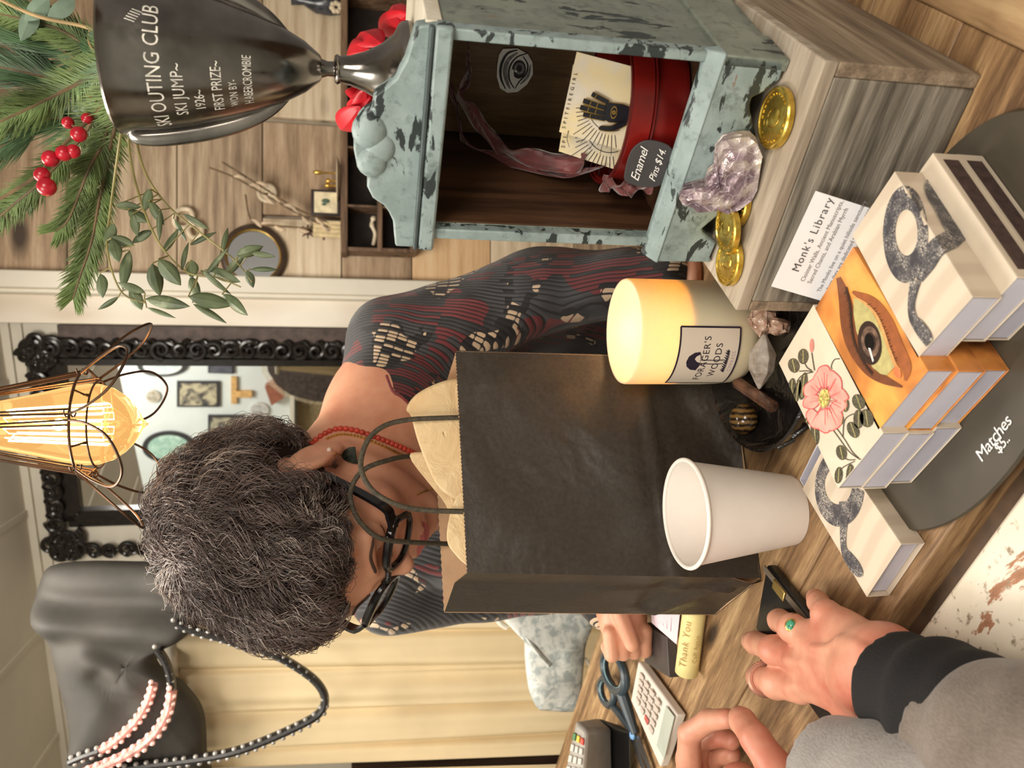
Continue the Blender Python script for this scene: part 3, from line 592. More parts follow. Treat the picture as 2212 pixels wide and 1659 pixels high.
pos = {'snake': ['topmost of the stack beside the white card', 'middle of the stack, its brown striker showing', 'lowest of the stack, its brown striker showing'],
       'eye': ['on top of the middle stack', 'second down in the middle stack', 'bottom of the middle stack'],
       'rose': ['on top of the stack nearest the candle', 'second down, under the rose box', 'bottom of the stack nearest the candle']}
tops = {}
lowdesc = {'snake': 'plain cream matchbox under the snake box, %s', 'eye': 'matchbox with lavender tray end under the eye box, %s', 'rose': 'matchbox with lavender tray end under the rose box, %s'}
for nm, D, ang, L, Wd, cov, offs in cols:
    for lv in range(3):
        M = boxM(D, ang, ZT - lv * BH)
        if lv: M = M @ Matrix.Translation((offs[lv - 1][0], offs[lv - 1][1], 0))
        T = matchbox(M, L, Wd, (desc if lv == 0 else lowdesc)[nm] % pos[nm][lv], cov if lv == 0 or nm == 'eye' else m_cov, sides=None if nm == 'snake' and lv else 'plain')
        if lv == 0: tops[nm] = (T, boxmap(M, L, Wd))
def snake_art(zf, f, body):
    mb = MB(); p = lambda *q: [zf(*a) for a in q]; s_ = 1 / 2.963
    def annulus(c1, r1, c2, r2, n=40):
        a = [f(*zf(c1[0] + r1[0] * math.cos(t), c1[1] + r1[1] * math.sin(t))) for t in [2 * math.pi * i / n for i in range(n)]]
        mid = [f(*zf((c1[0] + c2[0]) / 2 + (r1[0] + r2[0]) / 2 * math.cos(t), (c1[1] + c2[1]) / 2 + (r1[1] + r2[1]) / 2 * math.sin(t))) for t in [2 * math.pi * i / n for i in range(n)]]
        b = [f(*zf(c2[0] + r2[0] * math.cos(t), c2[1] + r2[1] * math.sin(t))) for t in [2 * math.pi * i / n for i in range(n)]]
        mb.add(a + mid + b, [(k * n + i, k * n + (i + 1) % n, (k + 1) * n + (i + 1) % n, (k + 1) * n + i) for k in (0, 1) for i in range(n)])
    annulus((900, 492), (144, 312), (906, 482), (72, 148))
    ribbon(mb, p((990, 790), (1030, 690), (1090, 590), (1160, 540), (1220, 515), (1285, 500)), [q * s_ for q in (20, 55, 60, 62, 60, 22)], lambda x, y: f(x, y, .00055))
    ribbon(mb, p((1262, 470), (1200, 430), (1155, 370), (1120, 300), (1085, 230), (1062, 170), (1068, 130)), [q * s_ for q in (48, 52, 42, 44, 50, 40, 12)], lambda x, y: f(x, y, .0007))
    ribbon(mb, p((965, 790), (948, 860), (936, 950), (948, 1030), (985, 1080), (1025, 1140), (1050, 1195), (1060, 1215)), [q * s_ for q in (34, 28, 22, 26, 38, 40, 24, 5)], lambda x, y: f(x, y, .0008))
    return mb
T, f = tops['snake']; za = lambda x, y: (1652 + x / 2.963, 340 + y / 2.963)
obj('snake_print', snake_art(za, f, 0), m_snake, T, smooth=False)
fz = lambda x, y, o=.0004: f(x, y, o)
mb = MB(); vs, fs = text2d('HOMART', 7, 1.0)
mb.add([f(1996 - p.x * 1.55, 366 + p.x * .05 + (6 - p.y) * 1.6 - 6, .0009) for p in vs], fs); obj('small_lettering', mb, flat('grey_lettering', (128, 120, 110), .5), T, smooth=False)
T, f = tops['eye']          # eye print, crop origin (1652,340)
C_ = lambda pts: [za(*p) for p in pts]
def art(name, col, T, draw, rough=.35, var=.08, scale=200):
    mb = MB(); draw(mb); return obj(name, mb, flat(name + '_ink', col, rough, var=var, scale=scale), T, smooth=False)
fo = lambda o: (lambda x, y: f(x, y, o))
s3 = 1 / 2.963
art('brow_shadow', (112, 62, 34), T, lambda mb: (ribbon(mb, C_([(470, 770), (510, 900), (540, 1080), (580, 1220), (660, 1350), (760, 1420), (880, 1470)]), [q * s3 for q in (14, 38, 52, 48, 38, 30, 6)], fo(.00035))))
art('lower_shadow', (150, 84, 44), T, lambda mb: ribbon(mb, C_([(560, 860), (680, 930), (770, 1060), (840, 1220), (905, 1340), (900, 1430)]), [q * s3 for q in (8, 40, 52, 50, 34, 8)], fo(.0004)))
art('eye_white', (178, 168, 112), T, lambda mb: mb.poly([fo(.0005)(*za(*p)) for p in [(568, 905), (600, 900), (660, 950), (710, 1030), (752, 1130), (790, 1240), (830, 1340), (780, 1395), (740, 1385), (690, 1345), (630, 1230), (585, 1110), (568, 1000)]]))
art('iris_print', (54, 40, 36), T, lambda mb: oval(mb, *za(672, 1188), 76 * s3, 142 * s3, fo(.0006), -.12), .2)
art('iris_ring', (104, 82, 70), T, lambda mb: oval(mb, *za(676, 1180), 58 * s3, 100 * s3, fo(.00065), -.12, inner=.62), .2, .3)
art('pupil_print', (14, 12, 14), T, lambda mb: oval(mb, *za(668, 1182), 30 * s3, 54 * s3, fo(.0007), -.12), .15)
art('catchlight', (226, 226, 220), T, lambda mb: mb.poly([fo(.0008)(*za(*p)) for p in [(662, 1218), (676, 1222), (698, 1300), (690, 1312)]]))
art('lower_lid', (206, 150, 92), T, lambda mb: ribbon(mb, C_([(580, 895), (650, 940), (712, 1010), (756, 1110), (794, 1220), (836, 1330), (868, 1360)]), [q * s3 for q in (4, 9, 10, 10, 10, 10, 5)], fo(.0007)))
art('tear_duct', (196, 112, 70), T, lambda mb: oval(mb, *za(848, 1375), 22 * s3, 40 * s3, fo(.00075), -.4))
def lashes(mb):
    up = curve([(*q, 0) for q in C_([(520, 830), (548, 960), (556, 1080), (580, 1200), (640, 1320), (690, 1380)])], 9)
    lo = curve([(*q, 0) for q in C_([(640, 930), (712, 1000), (764, 1110), (800, 1220), (838, 1310)])], 8)
    ribbon(mb, [(p.x, p.y) for p in up[::5]], 2.0, fo(.0007), 3)
    for i in range(2, len(up) - 1): ribbon(mb, [(up[i].x, up[i].y), (up[i].x - 7 + i * .12, up[i].y + 5 + (i % 3) * 1.5)], [1.0, .3], fo(.0008), 2)
    for i in range(2, len(lo) - 1): ribbon(mb, [(lo[i].x, lo[i].y), (lo[i].x + 6, lo[i].y - 5 + (i % 3) * 2)], [.8, .3], fo(.0008), 2)
art('eyelashes', (48, 28, 20), T, lashes)
T, f = tops['rose']; zr = lambda x, y: (1652 + x / 2.963, 760 + y / 2.963); R_ = lambda pts: [zr(*p) for p in pts]
m_stem = flat('stem_ink', (76, 70, 58), .4)
for q in ([(440, 505), (480, 560), (540, 640), (610, 690), (680, 735)], [(460, 490), (510, 560), (560, 640), (600, 680)], [(500, 545), (510, 440), (560, 400), (610, 400)], [(430, 110), (425, 90), (445, 50), (480, 45)], [(318, 120), (308, 60), (300, 5)], [(310, 130), (270, 122), (220, 125)], [(300, 120), (270, 100), (250, 60)], [(305, 130), (240, 150), (205, 190)], [(580, 690), (530, 690), (490, 660)], [(575, 700), (500, 740), (480, 770)]):
    mb = MB(); ribbon(mb, R_(q), 1.1, fo(.0004), 5); obj('stem_print', mb, m_stem, T, smooth=False)
leaves = [(185, 88, 36, 48, -.3), (245, 30, 34, 50, .0), (172, 230, 26, 62, .1), (208, 255, 22, 78, .2), (245, 220, 26, 90, .15), (320, 520, 28, 80, -.1), (265, 450, 20, 40, .5), (600, 320, 40, 52, -.5), (652, 425, 44, 60, -.2), (600, 430, 34, 62, .0), (565, 500, 36, 56, -.5), (520, 345, 20, 42, .1), (492, 440, 12, 30, .2), (490, 645, 34, 50, -.3), (472, 790, 26, 54, .1), (548, 790, 28, 72, .0)]
art('leaf_print', (72, 68, 54), T, lambda mb: [oval(mb, *zr(x, y), rx * s3, ry * s3, fo(.00045), r, 14) for x, y, rx, ry, r in leaves], var=.5, scale=700)
art('leaf_veins', (186, 174, 116), T, lambda mb: [ribbon(mb, R_([(x - ry * .6 * math.sin(-r), y - ry * .8), (x + ry * .6 * math.sin(-r), y + ry * .8)]), .7, fo(.00055), 2) for x, y, rx, ry, r in leaves])
art('bud_print', (212, 128, 116), T, lambda mb: oval(mb, *zr(300, -40), 14 * s3, 44 * s3, fo(.00045), 0, 12))
petals = [(380, 160, 52, 78, 0), (440, 190, 50, 80, -.5), (468, 270, 44, 74, -1.1), (470, 350, 42, 60, 1.1), (445, 440, 50, 72, .5), (385, 440, 60, 82, 0), (315, 430, 44, 74, -.5), (300, 320, 46, 62, 1.2), (305, 230, 48, 72, .8), (345, 180, 40, 70, .4)]
art('petal_edges', (214, 92, 92), T, lambda mb: [oval(mb, *zr(x, y), rx * s3, ry * s3, fo(.0005 + i * .00001), r, 20, wob=.04) for i, (x, y, rx, ry, r) in enumerate(petals)])
art('petals', (238, 158, 146), T, lambda mb: [oval(mb, *zr(x, y), rx * s3 * .88, ry * s3 * .9, fo(.00066 + i * .00001), r, 20, wob=.04) for i, (x, y, rx, ry, r) in enumerate(petals)], var=.1, scale=90)
art('petal_veins', (216, 104, 100), T, lambda mb: [ribbon(mb, R_([(385 + (x - 385) * a + dx, 300 + (y - 300) * a + dy), (385 + (x - 385) * b + dx * 2, 300 + (y - 300) * b + dy * 2)]), [.9, .4], fo(.0009), 2) for x, y, rx, ry, r in petals for a, b, dx, dy in ((.3, 1.2, 0, 0), (.35, 1.0, 9, -9))])
art('flower_centre', (178, 160, 92), T, lambda mb: (oval(mb, *zr(380, 298), 34 * s3, 60 * s3, fo(.001), .1, 24, wob=.07, k=11)), var=.4, scale=500)
# separate snake matchbox on the counter
qa = [Pz(*p, CT + BH + .001) for p in ((1743, 1097), (1871, 1290), (1927, 1152))]
d_ = (qa[0] - qa[1]).normalized(); ang = math.degrees(math.atan2(d_.y, d_.x)) - 4; a_ = math.radians(ang)
Wd2 = (qa[2] - qa[1]).length; D2 = qa[1] + V(math.sin(a_), -math.cos(a_), 0) * Wd2; print('box2', qa, ang, Wd2, (qa[0] - qa[1]).length)
M2 = boxM((D2.x, D2.y), ang, CT + .0006)
T = matchbox(M2, .104, Wd2, 'cream snake-print matchbox lying alone on the counter beside the paper cup', m_snakecov, .010, group=None, sides='plain')
f2_ = boxmap(M2, .104, Wd2); zc2 = lambda x, y: (1652 + x / 2.963, 760 + y / 2.963)
mb = MB()
def ann2(c1, r1, c2, r2, n=44, rot=0):
    g_ = lambda c, r, t: f2_(*zc2(c[0] + r[0] * math.cos(t), c[1] + r[1] * math.sin(t)))
    ts = [2 * math.pi * i / n for i in range(n)]; a = [g_(c1, r1, t) for t in ts]; b = [g_(c2, r2, t) for t in ts]
    mb.add(a + b, [(i, (i + 1) % n, n + (i + 1) % n, n + i) for i in range(n)])
ann2((478, 870), (158, 250), (470, 855), (88, 122))
ribbon(mb, [zc2(*p) for p in ((512, 960), (508, 1060), (500, 1170), (505, 1260), (530, 1310), (570, 1370), (605, 1420), (618, 1440))], [q * s3 for q in (38, 28, 20, 18, 32, 38, 26, 5)], lambda x, y: f2_(x, y, .0007))
obj('snake_print', mb, m_snake, T, smooth=False)
# ================================================================ FRAGRANCE CARD
cn = MC.to_3x3() @ V(0, -1, .16); cp = MC @ V(0, -.010, .07)
fc = lambda off: (lambda x, y: Pl(x, y, cp + cn.normalized() * off, cn))
T = thing('info_card', "white printed Monk's Library card leaning on the grey crate", 'card', loc=fc(0)(1790, 660))
mb = MB(); cc = [fc(0)(1762, 412), fc(0)(1666, 618)]; dn = (fc(0)(1780, 651) - cc[1]); dn = dn.normalized() * .062
mb.prism([cc[0], cc[1], cc[1] + dn, cc[0] + dn], cn.normalized() * .0004); obj('card', mb, flat('white_card', (232, 231, 232), .5, var=.01), T)
o_ = cc[1]; ux = (cc[0] - cc[1]).normalized(); uy = dn.normalized(); Wc = (cc[0] - cc[1]).length; print('card w', Wc)
fcx = lambda x, y: o_ + ux * x - uy * (-y) * -1 * -1 + cn.normalized() * .0007 if False else o_ + ux * x + uy * (-y) + cn.normalized() * .0007
mb = MB()
for s_, sz, xo, yo in (("Monk's Library", .0078, .0155, -.0135),): put_text(mb, s_, sz, lambda x, y: fcx(x + xo, y + yo), 1.15)
obj('card_title', mb, flat('dark_grey_print', (70, 66, 68), .5), T, smooth=False)
mb = MB()
for s_, sz, xo, yo in (('Cloister Walls, Ancient Manuscripts,', .0044, .010, -.0205), ('Sacred Chants, and Arabian Myrrh', .0044, .010, -.0258), ('The Monks live on a quiet hillside sanctuary', .0042, .006, -.0350), ('where they are dedicated to prayer, song,', .0042, .007, -.0402), ('and study, without interruption. To those', .0042, .007, -.0454), ('who listen, these men are a', .0042, .030, -.0506), ('book. Remembered', .0042, .042, -.0558)):
    put_text(mb, s_, sz, lambda x, y: fcx(x * .93 + xo, y + yo), 1.0)
obj('card_text', mb, flat('grey_print', (118, 112, 112), .5), T, smooth=False)
# ================================================================ GOLD COINS
t = NT('gold_foil_coin'); v = t.coord(); n = t.noise(v, 120, 4, .6); t.base(t.ramp(n, [(.35, (190, 156, 62)), (.65, (236, 206, 104))])); t.set('Metallic', .9); t.set('Roughness', .22); t.bump(n, .35, .0008); m_coin = t.m
def coin(c, r, label, tilt=(0, 0), grp='gold foil coins on the grey crate'):
    M = Matrix.Translation(c) @ Matrix.Rotation(tilt[0], 4, 'X') @ Matrix.Rotation(tilt[1], 4, 'Y')
    T = thing('gold_coin', label, 'coin', M=M, group=grp)
    mb = MB(); mb.lathe([(.0002, 0), (r * .94, 0), (r, .0008), (r, .0042), (r * .96, .0052), (r * .90, .0052), (r * .88, .0044), (.0002, .0046)], n=56); obj('disc', mb, m_coin, T, world=False, angle=30)
    mb = MB(); mb.ball((0, 0, .0046), (r * .32, r * .42, .0008)); mb.ball((0, r * .38, .0046), (r * .18, r * .2, .0009), n=10)
    for k in range(26):
        if k % 13 in (6, 7): continue
        a = 2 * math.pi * k / 26; mb.box((r * .76 * math.cos(a), r * .76 * math.sin(a), .0047), (r * .05, r * .11, .0007), Matrix.Rotation(a, 3, 'Z'))
    obj('relief', mb, m_coin, T, world=False)
ZC = CZ0 + .0004
coin(Pz(1684, 256, ZC), .0192, 'large gold foil coin beside the right foot of the blue cabinet')
coin(Pz(1583, 566, ZC), .0172, 'gold foil coin nearest the candle, half under its neighbour')
coin(Pz(1580, 492, ZC + .0052) + V(0, 0, 0), .0180, 'gold foil coin resting on another beside the mineral rock', (-.10, -.10))
coin(Pz(1600, 440, ZC), .0172, 'gold foil coin mostly hidden behind the mineral rock')
# ================================================================ MINERAL ROCK
zk = lambda zx, zy: (1180 + zx / 2.963, 80 + zy / 2.963)
rock = [(850, 1010), (875, 955), (960, 942), (1000, 962), (1022, 900), (1035, 860), (1072, 825), (1075, 760), (1085, 700), (1130, 642), (1220, 622), (1300, 620), (1345, 660), (1380, 750), (1362, 850), (1345, 960), (1310, 1030), (1240, 1080), (1160, 1110), (1100, 1088), (1040, 1095), (970, 1100), (940, 1070), (870, 1045)]
rn = ML.to_3x3() @ V(.1, -1, .35); rp_ = ML @ V(-.09, -.020, .018)
R2 = [Pl(*zk(*p), rp_, rn) for p in rock]; ctr = sum(R2, V(0, 0, 0)) / len(R2)
T = thing('mica_rock', 'silvery lilac mica rock leaning on the foot of the blue cabinet', 'rock', loc=V(ctr.x, ctr.y, CZ0))
t = NT('mica'); v = t.coord(); vo = t.n('ShaderNodeTexVoronoi', {'Vector': v, 'Scale': 120.0}); vd = t.n('ShaderNodeTexVoronoi', {'Vector': v, 'Scale': 90.0}, feature='DISTANCE_TO_EDGE').outputs[0]
n = t.noise(v, 36, 5, .65, .5); c = t.ramp(n, [(.30, (84, 70, 80)), (.44, (132, 112, 120)), (.55, (184, 170, 164)), (.68, (206, 192, 162))]); c = t.mix(t.ramp(vd, [(.0, (.5,.5,.5,1)), (.03, BW[0])]), c, (214, 206, 204))
t.base(c); t.set('Metallic', .25); t.set('Roughness', t.ramp(vo.outputs[1], [(.2, (.12,) * 3 + (1,)), (.8, (.5,) * 3 + (1,))])); t.bump(t.math('ADD', vo.outputs[0], n), .9, .003); m_mica = t.m
mb = MB(); nn = rn.normalized(); nr = 7
def rock_pt(k, q, side):
    p = R2[k % len(R2)]; w = q; base = ctr.lerp(p, w); h = math.sqrt(max(0, 1 - w ** 4)) * .0085
    nz = .0014 * math.sin(k * 2.3 + q * 9) * math.sin(q * 14 + k) + random.uniform(-.0007, .0007); return base + nn * side * (h + nz) + (nn * 0 if w < 1 else V(0, 0, 0))
N_ = len(R2); vs = []
for side in (1, -1):
    for i in range(nr + 1):
        for k in range(N_): vs.append(rock_pt(k, max(.02, i / nr), side))
fs = []
for sd in (0, 1):
    o_2 = sd * (nr + 1) * N_
    for i in range(nr):
        for k in range(N_): fs.append((o_2 + i * N_ + k, o_2 + i * N_ + (k + 1) % N_, o_2 + (i + 1) * N_ + (k + 1) % N_, o_2 + (i + 1) * N_ + k))
    fs.append(tuple(o_2 + k for k in range(N_)))
for k in range(N_): a = nr * N_ + k; b = nr * N_ + (k + 1) % N_; c_ = (nr + 1) * N_; fs.append((a, b, b + c_, a + c_))
mb.add(vs, fs); obj('rock_body', mb, m_mica, T, angle=25)
mb = MB()         # thin flaky plates along the edge
for k in range(N_):
    p = R2[k]; q = R2[(k + 1) % N_]
    for j in range(3):
        o1 = nn * (-.006 + .005 * j); c1 = ctr.lerp(p, .99 + .02 * random.random()); c2 = ctr.lerp(q, .99 + .02 * random.random()); i1 = ctr.lerp(p, .75); i2 = ctr.lerp(q, .75)
        mb.prism([c1 + o1, c2 + o1, i2 + o1, i1 + o1], nn * .0022)
obj('flaky_edge', mb, m_mica, T, smooth=False, label='cream flaky layered edge')
# ================================================================ PAPER CUP
cupx, cupy = -.1085, .634; T = thing('paper_cup', 'plain white paper coffee cup in front of the black bag', 'cup', loc=(cupx, cupy, CT))
rr = .0452; hh = .0985
m_cup = flat('white_cup_paper', (236, 228, 220), .45, var=.01, Subsurface_Weight=.0)
mb = MB(); mb.lathe([(.0005, .005), (.0285, .005), (.0290, 0), (.0300, .0003), (rr - .0012, hh - .003), (rr - .0024, hh - .003), (.0280, .006), (.0005, .006)], (cupx, cupy, CT), 80); obj('cup_wall', mb, m_cup, T, angle=40)
mb = MB(); mb.lathe([((rr - .0004) + .0019 * math.cos(a), hh - .002 + .0019 * math.sin(a)) for a in [2 * math.pi * i / 12 for i in range(13)]], (cupx, cupy, CT), 80); obj('rolled_rim', mb, m_cup, T, angle=80)
# ================================================================ CANDLE
cdx, cdy = .0480, .702; CB = CT + .008; T_c = thing('glass_candle', 'lit candle in frosted amber-white glass with a mushroom label', 'candle', loc=(cdx, cdy, CB))
t = NT('frosted_glass'); t.base(lin((255, 220, 184))); t.set('Roughness', .35); t.set('Subsurface Weight', .6); t.set('Subsurface Radius', (.03, .018, .008)); t.set('Subsurface Scale', .6); m_frost = t.m
cr = .0482; chh = .1190
prof = [(.0005, 0), (.030, 0), (.038, .002), (.0435, .007), (.0465, .016), (cr - .0005, .030), (cr, .045), (cr, chh - .002), (cr - .0006, chh), (cr - .0022, chh), (cr - .003, chh - .002), (cr - .003, .04), (cr - .006, .016), (.03, .006), (.0005, .005)]
mb = MB(); mb.lathe(prof, (cdx, cdy, CB), 96); obj('glass_jar', mb, m_frost, T_c, angle=45)
t = NT('candle_wax'); t.base(lin((252, 226, 172))); t.set('Roughness', .12); t.set('Subsurface Weight', .8); t.set('Subsurface Radius', (.03, .02, .01)); t.set('Subsurface Scale', .5); m_wax = t.m
WZ = .070
mb = MB(); mb.lathe([(.0005, .006), (.03, .0075), (cr - .0075, .018), (cr - .0036, .042), (cr - .0034, WZ + .001), (cr - .006, WZ), (.0005, WZ - .0006)], (cdx, cdy, CB), 72); obj('wax', mb, m_wax, T_c)
mb = MB(); mb.tube([(cdx, cdy, CB + WZ - .001), (cdx, cdy, CB + WZ + .006), (cdx + .001, cdy, CB + WZ + .010)], .0009, 8); obj('wick', mb, flat('burnt_wick', (40, 30, 26), .8), T_c)
t = NT('flame'); t.base((0, 0, 0, 1)); t.set('Emission Color', (1, .70, .34, 1)); t.set('Emission Strength', 9.0)
mb = MB(); mb.lathe([(.0003, 0), (.0026, .003), (.0032, .006), (.0022, .012), (.0002, .019)], (cdx + .001, cdy, CB + WZ + .007), 14); obj('flame', mb, t.m, T_c)
d = bpy.data.lights.new('candle_light', 'POINT'); d.energy = .15; d.color = (1, .62, .30); d.shadow_soft_size = .012; o = bpy.data.objects.new('candle_light', d); COL.objects.link(o); o.location = (cdx, cdy, CB + WZ + .025)
lc = (CAM - V(cdx, cdy, 0)); la = math.atan2(lc.y, lc.x) + math.radians(-32)       # label faces left of the viewer
def onjar(a, z_, o=.0004): return V(cdx + (cr + o) * math.cos(la + a), cdy + (cr + o) * math.sin(la + a), CB + z_)
LA0, LA1, LZ0, LZ1 = -.66, .66, .028, .084
t = NT('candle_label_paper'); v = t.coord(kind='Generated', scale=(1, 1, 1)); wv = t.n('ShaderNodeTexWave', {'Vector': t.coord(), 'Scale': 420.0, 'Distortion': .5}, bands_direction='Z').outputs[1]; t.base(t.ramp(wv, [(.2, (206, 190, 172)), (.6, (226, 212, 194))])); t.set('Roughness', .6); t.set('Subsurface Weight', .0)
mb = MB(); mb.grid(lambda u, v_: onjar(LA0 + (LA1 - LA0) * u, LZ0 + (LZ1 - LZ0) * v_), 24, 2); lab = obj('label', mb, t.m, T_c)
jm = lambda o: (lambda x, y: onjar(x / cr, y, o))
m_lab = flat('dark_label_ink', (40, 32, 48), .5, var=.1)
mb = MB(); A0, A1 = LA0 * cr, LA1 * cr; fj = jm(.0006)
for q in ([(A0, LZ0), (A1, LZ0)], [(A0, LZ1), (A1, LZ1)]): ribbon(mb, [(q[0][0] + (q[1][0] - q[0][0]) * i / 12, q[0][1]) for i in range(13)], .0008, fj, 2)
for x_ in (A0, A1): ribbon(mb, [(x_, LZ0), (x_, LZ1)], .0008, fj, 1)
put_text(mb, "FORAGER'S", .0088, lambda x, y: fj(x, y + .0555), 1.1, .5); put_text(mb, 'WOODS', .0088, lambda x, y: fj(x, y + .0440), 1.1, .5)
cap = [(-.0095, .0635), (-.0088, .0690), (-.005, .0735), (.0, .0752), (.0055, .0738), (.0090, .0692), (.0098, .0640), (.005, .0618), (-.004, .0616)]
mb.poly([jm(.0007)(*p) for p in cap]); ribbon(mb, [(-.0016, .0620), (-.0022, .050), (-.0016, .040)], [.0004] * 3, jm(.0007)); ribbon(mb, [(.0020, .0620), (.0018, .050), (.0022, .040)], [.0004] * 3, jm(.0007))
for k in range(26): x_ = -.0115 + k * .0009; ribbon(mb, [(x_, .036 + .001 * (k % 2)), (x_ + .0012, .0385 + .0022 * ((k * 7) % 5) / 4)], [.0006, .0002], jm(.0007), 1)
obj('label_print', mb, m_lab, lab, smooth=False)
mb = MB(); put_text(mb, 'CYPRESS', .0050, lambda x, y: fj(x, y + .0305), 1.15, .5); obj('label_small_print', mb, flat('pale_lilac_ink', (168, 148, 156), .5), lab, smooth=False)
# ================================================================ BLACK DISH WITH STONES
dx, dy, DR = .030, .640, .0885
t = NT('glossy_black_ceramic'); v = t.coord(); t.base(lin((26, 23, 22))); t.set('Roughness', .18); t.bump(t.noise(v, 26, 3, .5, 1.2), .8, .006); m_blk = t.m
T = thing('black_dish', 'glossy black dish holding crystals under the candle', 'dish', loc=(dx, dy, CT))
mb = MB(); mb.lathe([(.0005, .001), (DR * .72, 0), (DR * .80, .003), (DR * .95, .016), (DR, .029), (DR - .0012, .0308), (DR - .0035, .0295), (DR - .008, .018), (DR * .78, .0078), (.0005, .0072)], (dx, dy, CT), 96); obj('bowl', mb, m_blk, T, angle=50)
mb = MB()
for k in range(22):
    a = 2 * math.pi * k / 22; mb.tube([V(dx + DR * q * math.cos(a + s_ * .12), dy + DR * q * math.sin(a + s_ * .12), CT + zq) for q, zq, s_ in ((.84, .006, 0), (.93, .014, 1), (.985, .022, 0))], [.002, .0035, .0015], 8)
obj('relief_scrolls', mb, m_blk, T)
def crystal(name, c, d_, L, r, mat, label, cat='crystal', tips=(.35, .35), n=6):
    c = V(*c); d_ = V(*d_).normalized(); T = thing(name, label, cat, loc=c)
    mb = MB(); mb.tube([c - d_ * L * .5, c - d_ * L * (.5 - tips[0]), c + d_ * L * (.5 - tips[1]), c + d_ * L * .5], [r * .15, r, r * .94, r * .12], n); obj('crystal_body', mb, mat, T, smooth=False, bevel=.0006); return T
t = NT('milky_quartz'); v = t.coord(); n = t.noise(v, 90, 4); t.base(t.ramp(n, [(.35, (168, 150, 136)), (.65, (226, 216, 204))])); t.set('Roughness', .12); t.set('Transmission Weight', .45); t.set('IOR', 1.5); m_qz = t.m
t = NT('smoky_quartz'); v = t.coord(); n = t.noise(v, 60, 4); t.base(t.ramp(n, [(.35, (74, 48, 36)), (.65, (132, 94, 74))])); t.set('Roughness', .15); t.set('Transmission Weight', .3); m_smoky = t.m
pz_ = lambda x, y, z_: Pz(x, y, CT + z_)
def between(a, b): return (a + b) / 2, (b - a), (b - a).length
a, b = pz_(1652, 722, .024), pz_(1640, 840, .020); c_, d_, L_ = between(a, b); crystal('quartz_point', c_, d_, L_ * 1.0, .0115, m_qz, 'milky double-ended quartz point lying in the black dish')
a, b = pz_(1592, 825, .020), pz_(1672, 880, .020); c_, d_, L_ = between(a, b); crystal('smoky_quartz', c_, d_, L_, .0062, m_smoky, 'brown smoky quartz stick lying in the black dish', tips=(.03, .03), n=8)
a, b = pz_(1548, 832, .018), pz_(1568, 888, .020); c_, d_, L_ = between(a, b); T = thing('wood_stick', 'pale flat wooden stick lying along the rim inside the black dish', 'stick', loc=c_)
mb = MB(); mb.tube([a, b], .0045, 10, squash=.4); obj('stick_body', mb, flat('pale_wood', (206, 188, 156), .6), T)
t = NT('tiger_eye'); v = t.coord((1, 1, 3)); wv = t.n('ShaderNodeTexWave', {'Vector': v, 'Scale': 60.0, 'Distortion': 3.0}).outputs[1]; t.base(t.ramp(wv, [(.2, (34, 24, 16)), (.8, (112, 84, 44))])); t.set('Roughness', .12)
mb = MB(); c_ = pz_(1606, 905, .022); mb.ball(c_, (.014, .015, .012), n=28); tag(obj('tumbled_stone', mb, t.m), 'polished brown tiger-eye stone at the left of the black dish', 'stone')
t = NT('rose_quartz'); v = t.coord(); vo = t.n('ShaderNodeTexVoronoi', {'Vector': v, 'Scale': 160.0}).outputs[0]; t.base(t.ramp(vo, [(.1, (236, 206, 184)), (.7, (190, 150, 128))])); t.set('Roughness', .15); t.set('Transmission Weight', .3); t.bump(vo, .8, .003)
for (x, y), r, lb in (((1648, 690), (.016, .014, .011), 'large pinkish crystal chunk between candle and grey crate'), ((1682, 706), (.008, .010, .008), 'small pinkish crystal chunk nearest the matchboxes in the black dish')):
    mb = MB(); c_ = pz_(x, y, .022); ic = MB(); ic.ball(c_, r, n=10); ic.v = [tuple(V(*p) + V(random.uniform(-1, 1), random.uniform(-1, 1), random.uniform(-1, 1)) * .0016) for p in ic.v]; tag(obj('crystal_chunk', ic, t.m, smooth=False), lb, 'crystal')
# ================================================================ BLACK PAPER BAG
fl = V(-.179, .682, CT); fr = fl + V(.205, .058, 0); bl = V(-.239, .776, CT); br = fr + (bl - fl) * .95
tz = 1.2225; FLt = Py(1010, 1237, .70); FRt = Py(985, 757, .765); BLt = Py(960, 1323, .800); BRt = FRt + (BLt - FLt) * .95 + V(0, 0, .004)
print('bag', FLt, FRt, BLt)
T_bag = thing('paper_bag', 'black paper shopping bag with kraft lining and cord handles', 'bag', loc=(fl + br) / 2)
t = NT('black_kraft_paper'); v = t.coord(); n1 = t.noise(v, 9, 3, .5, .8); n2 = t.noise(v, 260, 2); t.base(t.ramp(n2, [(.3, (49, 43, 37)), (.7, (60, 53, 46))])); t.set('Roughness', .42); t.bump(t.math('ADD', t.math('MULTIPLY', n1, 1.0), t.math('MULTIPLY', n2, .03)), .35, .02); m_bag = t.m
m_kraft = flat('kraft_paper', (196, 158, 122), .7, var=.05, scale=60)
def nz(p, s_=1): return math.sin(p.x * 41 * s_ + 1.3) * math.sin(p.z * 33 * s_ + .5) + .6 * math.sin(p.x * 87 * s_ + p.z * 64 * s_) * math.cos(p.y * 50)
